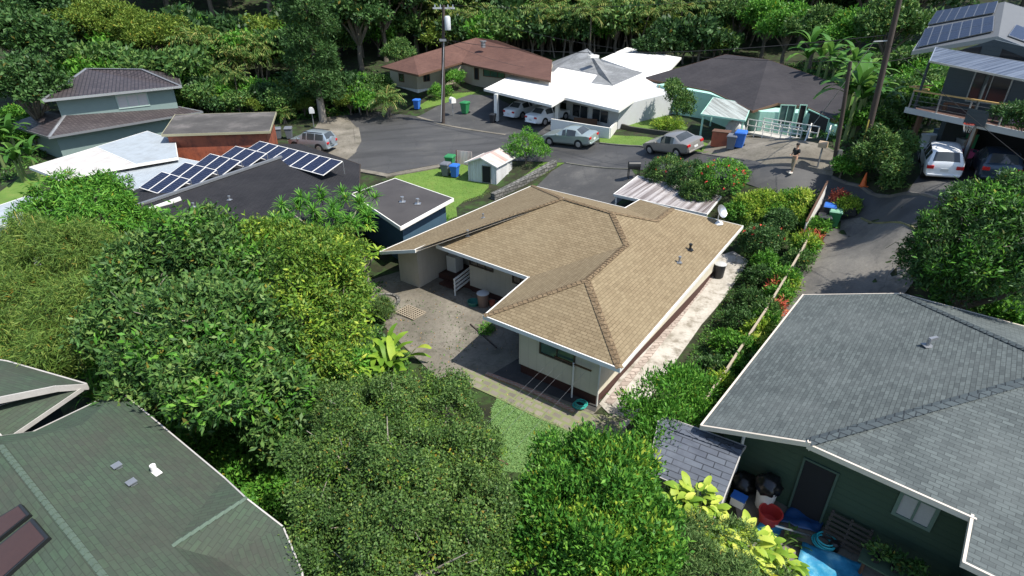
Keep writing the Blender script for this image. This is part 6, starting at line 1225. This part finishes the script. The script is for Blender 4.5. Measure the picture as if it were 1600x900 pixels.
SUV = dict(L=4.2, W=1.75, wr=.36, wx=(1.28,-1.22), st=[(2.05,.42,.66,.66,.64),(1.98,.32,.84,.84,.78),(1.7,.3,.97,.97,.85),(1.05,.29,1.03,1.05,.87),(.4,.29,1.06,1.58,.87),(.0,.29,1.06,1.67,.87),(-.1,.29,1.06,1.67,.87),(-.85,.29,1.08,1.66,.87),(-.95,.29,1.08,1.66,.87),(-1.75,.3,1.1,1.6,.86),(-2.0,.34,1.1,1.16,.84),(-2.05,.38,.98,.98,.82),(-2.07,.46,.7,.7,.78)], ws=(3,4), rs=(9,10), side=[(4,5),(6,7),(8,9)], spare=True)
def ring(st):
    x, zl, zb, zr, w = st; cab = zr > zb + .12; wr = w * (.76 if cab else .93); k = min(1, max(0, (zr - zb) / .4)); wr = w * (.93 - .19 * k)
    half = [(0, zl), (w*.86, zl), (w*.985, zl + .14), (w, zl + .45*(zb-zl)), (w*.975, zb), (wr, zr - .05*k), (wr*.8, zr + .01), (0, zr + .03)]
    return half
def car(name, label, spec, paint_m, pos, dirv):
    d = dirv.normalized(); rz = math.atan2(d.y, d.x); t = thing(name, label, 'car'); st = spec['st']; H = [ring(s) for s in st]; nR = len(H[0])
    parts = {'body': MB(), 'windscreen': MB(), 'rear_window': MB(), 'L': MB(), 'R': MB()}; vid = {}
    full = []
    for s, h in zip(st, H):
        r = [Vector((s[0], y, z)) for y, z in h] + [Vector((s[0], -y, z)) for y, z in h[1:-1][::-1]]; full.append(r)
    m = len(full[0]); body = parts['body']; body.mesh([p for r in full for p in r], [])
    for i in range(len(st) - 1):
        for k in range(m):
            k2 = (k+1) % m; q = (i*m+k, (i+1)*m+k, (i+1)*m+k2, i*m+k2); tgt = None
            if k in (4, m-5) and (i, i+1) in spec['side']: tgt = 'R' if k == m-5 else 'L'
            elif k in (6,7) and (i, i+1) == spec['ws']: tgt = 'windscreen'
            elif k in (6,7) and (i, i+1) == spec['rs']: tgt = 'rear_window'
            if tgt: parts[tgt].poly([full[i][k], full[i+1][k], full[i+1][k2], full[i][k2]])
            else: body.f.append(list(q)); body.m.append(0)
    body.f.append(list(range(m))[::-1] if False else list(range(m))); body.m.append(0); b0 = (len(st)-1)*m; body.f.append([b0+k for k in range(m)][::-1]); body.m.append(0)
    bo = body.build('body', paint_m, t, smooth=True, sharp=28)
    for k, nm in (('windscreen','windscreen'), ('rear_window','rear_window'), ('L','side_windows'), ('R','side_windows')): parts[k].build(nm, m_cglass, t)
    W2 = spec['W']/2; r = spec['wr']
    for x in spec['wx']:
        for sg in (1, -1):
            y = sg*(W2-.1); w_ = MB().cyl((x, y-.11*sg, r), (x, y+.115*sg, r), r, r, 20).build('wheel', m_tyre, t)
            mb = MB(); mb.cyl((x, y+.115*sg, r), (x, y+.125*sg, r), r*.68, r*.6, 16); mb.build('rim', m_rim, w_)
            ar = MB(); ar.cyl((x, y-.1*sg, r+.03), (x, W2*sg+.004*sg, r+.03), r*1.18, r*1.18, 20); ar.build('wheel_arch', m_tyre, t)
    xr = st[-2][0]; zt = st[-2][2]; xf = st[1][0]; zf = st[1][2]
    for sg in (1, -1):
        MB().box((xr-.03+.02, sg*.62, zt-.12), (.16,.3,.17)).build('tail_light', m_tail, t, bevel=.02); MB().box((xf-.03, sg*.58, zf-.1), (.2,.34,.13)).build('head_light', m_head, t, bevel=.02); MB().box((st[spec['ws'][0]][0]-.25, sg*(W2+.06), st[5][2]+.06), (.14,.18,.12)).build('wing_mirror', paint_m, t, bevel=.02)
    MB().box((st[-1][0]-.012, 0, .62 if spec is not HAT else .66), (.02,.34,.15)).build('number_plate', m_plate, t); MB().box((st[-1][0]-.01, 0, .4), (.1,1.45,.1)).build('bumper', paint_m, t, bevel=.03)
    if spec.get('spare'): MB().cyl((-2.06,0,.98), (-2.26,0,.98), .35, .33, 20).build('spare_wheel_cover', paint_m, t); [MB().bar((.3,s,1.7),(-1.6,s,1.68),.04,.05).build('roof_rail', m_blackp, t) for s in (.58,-.58)]
    e = .6; nx = Vector((T(pos.x-e,pos.y)-T(pos.x+e,pos.y), T(pos.x,pos.y-e)-T(pos.x,pos.y+e), 2*e)).normalized()
    X = Vector((d.x, d.y, 0)); X = (X - nx*X.dot(nx)).normalized(); Yv = nx.cross(X); t.rotation_euler = Matrix((X, Yv, nx)).transposed().to_euler(); t.location = (pos.x, pos.y, T(pos.x,pos.y)+.05); return t
def by_wheels(fw, rw, spec):
    a, b = G(*fw), G(*rw); d = (a-b).xy.normalized(); n = Vector((-d.y, d.x)); n = n if n.y > 0 else -n; wc = (spec['wx'][0]+spec['wx'][1])/2; c = (a.xy+b.xy)/2 + n*(spec['W']/2-.1) - d*wc; return c, d
def by_rear(a, b, spec):
    a, b = G(*a), G(*b); e = (b-a).xy.normalized(); d = Vector((-e.y, e.x)); d = d if d.y > 0 else -d; return (a.xy+b.xy)/2 + d*spec['L']/2, d
def by_head(rp, az, spec): d = Vector((math.sin(R(az)), math.cos(R(az)))); return G(*rp).xy + d * spec['L'] / 2, d
car('sedan', 'silver-green sedan parked on the street before the white house', SED, paint('silver_green_paint', (.36, .42, .40), .5), *by_wheels((859,228), (905,233), SED))
car('sedan', 'beige-grey sedan parked on the street by the small lawn', SED, paint('beige_grey_paint', (.33, .31, .28), .5), *by_wheels((1013,241), (1063,248), SED))
car('off_roader', 'silver off-roader with a spare wheel cover on the mossy driveway', SUV, paint('silver_blue_paint', (.36, .42, .46), .5), *by_wheels((460,235), (504,240), SUV))
car('hatchback', 'white hatchback parked tail out at the open garage', HAT, paint('white_paint', (.78, .79, .8), .0), *by_head((1470,283), 29, HAT))
car('off_roader', 'dark blue car parked in the shade beside the white hatchback', HAT, paint('dark_blue_paint', (.03, .05, .08), .4), *by_head((1556,292), 32, HAT))
car('sedan', 'white sedan under the white carport, nearer the porch', SED, paint('white_paint', (.78, .79, .8), .0), *by_rear((816,197), (843,202), SED))
car('sedan', 'white sedan deeper under the white carport beside the first', SED, paint('pearl_paint', (.7, .71, .72), .0), *by_rear((783,187), (808,191), SED))
# ---------------------------------------------------------------- utility poles and wires
def taper_pole(name, label, base, top, r, parent=None):
    t = thing(name, label, 'utility pole', base); MB().tube([Vector(base) - Vector((0,0,.4)), (Vector(base)+Vector(top))/2, top], [r, r*.85, r*.7], 12).build('pole', m_pole, t, smooth=True); return t
b0 = P(692,193,2.2); t0 = Yd(693,8,b0.y - .1); p1 = taper_pole('utility_pole', 'utility pole with a grey transformer at the street corner', b0, t0, .19)
MB().bar(t0 + Vector((-1.0,.12,-.25)), t0 + Vector((1.0,-.12,-.25)), .12, .14).build('crossarm', m_gwall, p1); q = t0 + Vector((.32,-.3,-1.5)); MB().lathe(q, [(.26,-.55),(.28,-.5),(.28,.5),(.22,.6),(.1,.64)], 16).build('transformer', plain('transformer_grey', (.5, .52, .53), .5), p1, smooth=True)
for x in (-.8,-.3,.4,.85): MB().cyl(t0 + Vector((x,-.1*x,-.18)), t0 + Vector((x,-.1*x,.05)), .06, .04, 8).build('insulator', m_alu, p1)
MB().box(t0 + Vector((-.2,-.2,-2.9)), (.6,.3,.2)).build('bracket', m_steel, p1); MB().bar(b0 + Vector((-.15,-.15,.2)), t0 + Vector((-.12,-.14,-3)), .05, .05).build('conduit', m_gwall, p1)
b1 = P(1343,266,4.9); t1 = Yd(1412,-28,b1.y); p2 = taper_pole('utility_pole', 'tall leaning utility pole beside the deck, rising out of the picture', b1, t1, .17)
b2 = P(1304,258,4.85); t2 = Yd(1329,96,b2.y); p3 = taper_pole('utility_pole', 'shorter dark leaning pole just beside the tall one', b2, t2, .13)
MB().box(b2 + (t2-b2)*.12 + Vector((.1,-.15,0)), (.22,.16,.5)).build('meter_box', m_alu, p3); MB().bar(b1 + Vector((-.25,-.1,.1)), b1 + (t1-b1)*.3 + Vector((-.2,-.12,0)), .05, .05).build('conduit', plain('yellow_conduit', (.4, .33, .06), .6), p2)
MB().bar(b1 + (t1-b1)*.72, b1 + (t1-b1)*.72 + Vector((-.75,.1,-.05)), .05, .05).build('bracket', m_gwall, p2)
def wire(label, a, b, sag, r=.02, mat=None):
    pts = [a + (b-a)*u - Vector((0,0,4*sag*u*(1-u))) for u in np.linspace(0,1,24)]; o = MB().tube(pts, r, 5).build('cable', mat or m_rubber); tag(o, label, 'cable')

br_ = b1 + (t1-b1)*.72 + Vector((-.75,.1,-.05))
wire('pale service cable from the tall pole down to the ramp of the mint house', br_, P(1262,205,5.5), .15, .022, m_alu)
wire('long thin cable strung from the transformer pole to the tall leaning pole', t0 + Vector((.2,-.2,-2.9)), b1 + (t1-b1)*.75, 1.0, .022)
wire('upper thin cable from the transformer pole towards the tall pole', t0 + Vector((.85,-.1,0)), t1, .6, .015); wire('thin cable from the transformer pole to the white roof', t0 + Vector((0,-.2,-3.0)), V and P(826,106,6.4), .3, .013)
wire('thin cable from the shorter leaning pole to the decked house eave', t2, Vector(kh.location) + Vector((-2.4,5.5,5.2)), .2, .014); wire('thin cable from the shorter leaning pole across the charcoal roof', t2, t0 + Vector((.4,-.1,-.2)), 1.2, .013)
wire('thin cable from the tall pole over the long drive to the slate roof', b1 + (t1-b1)*.7, gV['AP2'] + Vector((0,0,.3)), .4, .012)
# ---------------------------------------------------------------- garage and deck clutter, porch bench
def tub(px, py, z, label, col, s=(.6,.45,.4), rz=.3):
    p = P(px, py, z); t = thing('storage_box', label, 'box', p); MB().box(p + Vector((0,0,s[2]/2)), s, rz).build('body', col, t, bevel=.02); MB().box(p + Vector((0,0,s[2]+.025)), (s[0]*1.06, s[1]*1.06, .05), rz).build('lid', col, t)
tub(1448,232,5.55,'white box stacked at the side of the garage behind the hatchback',m_gwall,(.8,.6,.8)); tub(1512,246,5.5,'pink toy box on the garage floor between the two cars',plain('pink_plastic',(.6,.1,.3),.5)); tub(1499,236,5.5,'pale box beside the pink one in the garage',m_gwall,(.5,.5,.7)); tub(1466,226,5.6,'grey-blue box at the back of the garage',m_navy,(.8,.6,.9)); tub(1512,232,5.6,'green box by the garage post',plain('green_plastic',(.06,.3,.14),.5),(.5,.4,.8))
for px, py, z, l, c, r in ((1485,222,5.6,'white bag in the shade at the back of the garage',m_gwall,.35),(1475,240,5.5,'pale blue bag behind the white hatchback',m_whiteroof2,.3)): bag('bag', l, P(px,py,z), r, c)
p = dk(5.6, .05, 9.0); t = thing('blanket', 'purple and white blanket hung over the deck handrail', 'blanket', p); mb = MB(); N = 8; pr = [(-.12,-.75),(-.1,-.3),(-.07,.0),(0,.2),(.07,.05),(.1,-.4)]
vs = [dk(4.9+1.5*i/(N-1), x-.0, 9.05+z_*(.8+.2*math.sin(i*1.3))) for i in range(N) for x, z_ in pr]; mb.mesh(vs, [(i*6+k,(i+1)*6+k,(i+1)*6+k+1,i*6+k+1) for i in range(N-1) for k in range(5)]); o = mb.build('cloth', groundmat('purple_pattern_cloth',[(.35,(.2,.1,.25)),(.5,(.55,.5,.58)),(.65,(.3,.16,.36))],3,8), t, smooth=True); o.modifiers.new('solid','SOLIDIFY').thickness = .012
hp = dk(3.6,-.1,0); t = thing('basketball_hoop', 'basketball hoop with a dark backboard and red rim under the deck edge', 'basketball hoop', (hp.x,hp.y,T(hp.x,hp.y))); MB().bar((hp.x,hp.y,T(hp.x,hp.y)-.1), (hp.x,hp.y,8.3), .1, .1).build('pole', m_steel, t); c = dk(3.6,-.25,8.35); MB().box(c, (1.1,.05,.75), math.atan2(dd.y,dd.x)).build('backboard', m_slate, t)
rc = c - dn*.32 - Vector((0,0,.3)); MB().tube([rc + Vector((.23*math.cos(a), .23*math.sin(a), 0)) for a in np.linspace(0,6.283,20)], .02, 6).build('rim', plain('rim_red',(.5,.05,.03),.5), t); mb = MB()
for k in range(10): a = k*.628; mb.bar(rc + Vector((.23*math.cos(a), .23*math.sin(a),0)), rc + Vector((.13*math.cos(a+.3), .13*math.sin(a+.3),-.4)), .01, .01)
mb.build('net', m_white, t)
p = P(913,199,3.0); t = thing('bench', 'brown wooden bench on the porch of the white-roofed house', 'bench', p); zt = T(p.x,p.y); MB().bar(p + Vector((-1,.5,.1)), p + Vector((1,-.4,.1)), .45, .06).build('seat', m_wood, t); MB().bar(p + Vector((-.9,.75,.5)), p + Vector((1.1,-.15,.5)), .05, .5).build('backrest', m_wood, t)
for k in (-.9,.9): MB().bar(p + Vector((k,-.45*k,-.6)), p + Vector((k,-.45*k,.07)), .4, .07).build('leg', m_wood, t)
bag('covered_heap', 'pale plastic-covered heap under the mint shelter', P(1147,212,3.9), .75, m_gwall, .8, 'heap')
# ---------------------------------------------------------------- the man on the street
def skin_mesh(name, verts, edges, mat, parent, root=0, sub=2):
    me = bpy.data.meshes.new(name); me.from_pydata([v[:3] for v in verts], edges, []); me.materials.append(mat); o = bpy.data.objects.new(name, me); finish(o, parent)
    o.modifiers.new('skin', 'SKIN'); 
    if not me.skin_vertices:
        me.attributes.new('skin_tmp', 'FLOAT', 'POINT') if False else None
    bm = bmesh.new(); bm.from_mesh(me); ly = bm.verts.layers.skin.verify(); bm.verts.ensure_lookup_table()
    for i, v in enumerate(bm.verts): v[ly].radius = (verts[i][3], verts[i][4] if len(verts[i]) > 4 else verts[i][3]); v[ly].use_root = (i == root)
    bm.to_mesh(me); bm.free(); s = o.modifiers.new('sub', 'SUBSURF'); s.levels = sub; s.render_levels = sub; return o
def person():
    b = G(1237,270); t = thing('person', 'man in a black T-shirt and khaki trousers walking on the street edge', 'person', b, rz=R(200))
    m_skin = plain('skin', (.42, .24, .16), .55, var=.06); m_blk = plain('black_shirt', (.012,.012,.014), .8); m_kh = plain('khaki_trousers', (.28,.22,.15), .85)
    v = [(0,0,.95,.13,.10),(0,0,1.15,.12,.09),(0,0,1.34,.15,.095),(0,0,1.45,.06,.055),(.01,0,1.52,.055),(.02,0,1.585,.075,.085),(.025,0,1.665,.085,.1),(.015,0,1.735,.055,.065)]; e = [(i,i+1) for i in range(7)]
    for s in (1,-1):
        k = len(v); v += [(0,s*.19,1.40,.055),(.03,s*.23,1.12,.042),(.2,s*.15,1.05,.032),(.27,s*.1,1.07,.028,.035)]; e += [(2,k),(k,k+1),(k+1,k+2),(k+2,k+3)]
        for j,(dx,dy,dz,r) in enumerate(((.085,-.02,.03,.009),(.09,0,.015,.01),(.088,.015,0,.01),(.078,.03,-.015,.009))): q = len(v); v += [(.27+dx*.6,s*(.1-dy),1.07+dz,r),(.27+dx,s*(.1-dy*1.2)-s*.015,1.05+dz,r*.85)]; e += [(k+3,q),(q,q+1)]
        q = len(v); v += [(.29,s*.07,1.1,.011),(.315,s*.055,1.11,.009)]; e += [(k+3,q),(q,q+1)]
        k = len(v); st_ = .12*s; v += [(0,s*.09,.88,.1),(st_*.5+.03,s*.1,.5,.06),(st_,s*.1,.09,.04),(st_+.14,s*.11,.04,.035)]; e += [(0,k),(k,k+1),(k+1,k+2),(k+2,k+3)]
    L = [Matrix.Identity(4)]; FRb = FR[t.name]; o = skin_mesh('body', v, e, m_skin, t)
    k = [(0,0,.93,.145,.115),(0,0,1.15,.135,.105),(0,0,1.33,.165,.11),(0,0,1.43,.075,.07)]; ee = [(0,1),(1,2),(2,3)]
    for s in (1,-1): q = len(k); k += [(0,s*.195,1.40,.07),(.02,s*.225,1.22,.062)]; ee += [(2,q),(q,q+1)]
    skin_mesh('t_shirt', k, ee, m_blk, t); k = [(0,0,.97,.14,.112),(0,0,.9,.14,.115)]; ee = [(0,1)]
    for s in (1,-1): q = len(k); k += [(0,s*.092,.84,.112),(.06*s+.03,s*.1,.5,.078),(.115*s,s*.1,.13,.066)]; ee += [(1,q),(q,q+1),(q+1,q+2)]
    skin_mesh('trousers', k, ee, m_kh, t)
    for s in (1,-1): mb = MB(); c = Vector((.12*s+.06,s*.105,.05)); bm_ = [c + Vector((x,y,z)) for z in (-.05,.03) for x,y in ((-.12,-.045),(.1,-.05),(.16,0),(.1,.05),(-.12,.045))]; mb.mesh([Matrix.Identity(3) @ q for q in bm_], [(0,1,2,3,4)[::-1],(5,6,7,8,9)] + [(i,(i+1)%5,5+(i+1)%5,5+i) for i in range(5)]); F0 = FR[t.name]; FR[t.name] = Matrix.Identity(4); mb.build('shoe', m_white, t, bevel=.01); FR[t.name] = F0
    F0 = FR[t.name]; FR[t.name] = Matrix.Identity(4)
    MB().lathe((.005,0,1.665), [(.1,-.02),(.106,.03),(.09,.08),(.05,.108),(.01,.115)], 16).build('hair', plain('dark_hair',(.02,.016,.014),.7), t, smooth=True)
    mb = MB()
    for s in (1,-1): mb.cyl((.105,s*.035,1.66),(.118,s*.035,1.66),.012,.009,8)
    mb.build('eyes', m_blackp, t); MB().mesh([(.11,-.012,1.65),(.11,.012,1.65),(.138,0,1.63),(.11,0,1.675)], [(0,2,3),(2,1,3),(0,1,2)]).build('nose', m_skin, t); MB().box((.108,0,1.6),(.012,.045,.009)).build('mouth', plain('lips',(.3,.12,.1),.5), t)
    mb = MB(); [mb.lathe((.02,s*.09,1.65), [(.008,-.03),(.018,-.01),(.018,.02),(.008,.03)], 8) for s in (1,-1)]; mb.build('ears', m_skin, t); FR[t.name] = F0
person()

# ---------------------------------------------------------------- deck furniture, extra litter
q = dk(4.4,1.3,8.09); t = thing('table', 'dark round table on the timber deck', 'table', q); MB().lathe(q, [(.5,.7),(.5,.74)], 18).build('top', m_wood, t); MB().cyl(q, q + Vector((0,0,.7)), .05).build('leg', m_wood, t)
def chair(s, o, rz, label):
    q = dk(s,o,8.09); t = thing('chair', label, 'chair', q); Mz = Matrix.Rotation(rz,3,'Z'); MB().box(q + Vector((0,0,.44)), (.45,.45,.05), rz).build('seat', m_blackp, t); MB().box(q + Mz @ Vector((-.22,0,.72)), (.04,.45,.5), rz).build('backrest', m_blackp, t)
    for x in (-.19,.19):
        for y in (-.19,.19): MB().bar(q + Mz @ Vector((x,y,0)), q + Mz @ Vector((x,y,.42)), .04, .04).build('leg', m_blackp, t)
chair(3.7,1.2,.2,'black deck chair beside the round table, nearer the street corner of the deck'); chair(5.2,1.4,3.3,'black deck chair beside the round table, nearer the purple blanket')
q = dk(1.2,1.5,8.09); t = thing('bench', 'dark low bench at the glass door of the decked house', 'bench', q); MB().bar(q + Vector((-.5,.5,.42)), q + Vector((.5,-.5,.42)), .45, .08).build('seat', m_wood, t)
for k in (-.45,.45): MB().bar(q + Vector((k,-k,0)), q + Vector((k,-k,.4)), .3, .06).build('leg', m_wood, t)
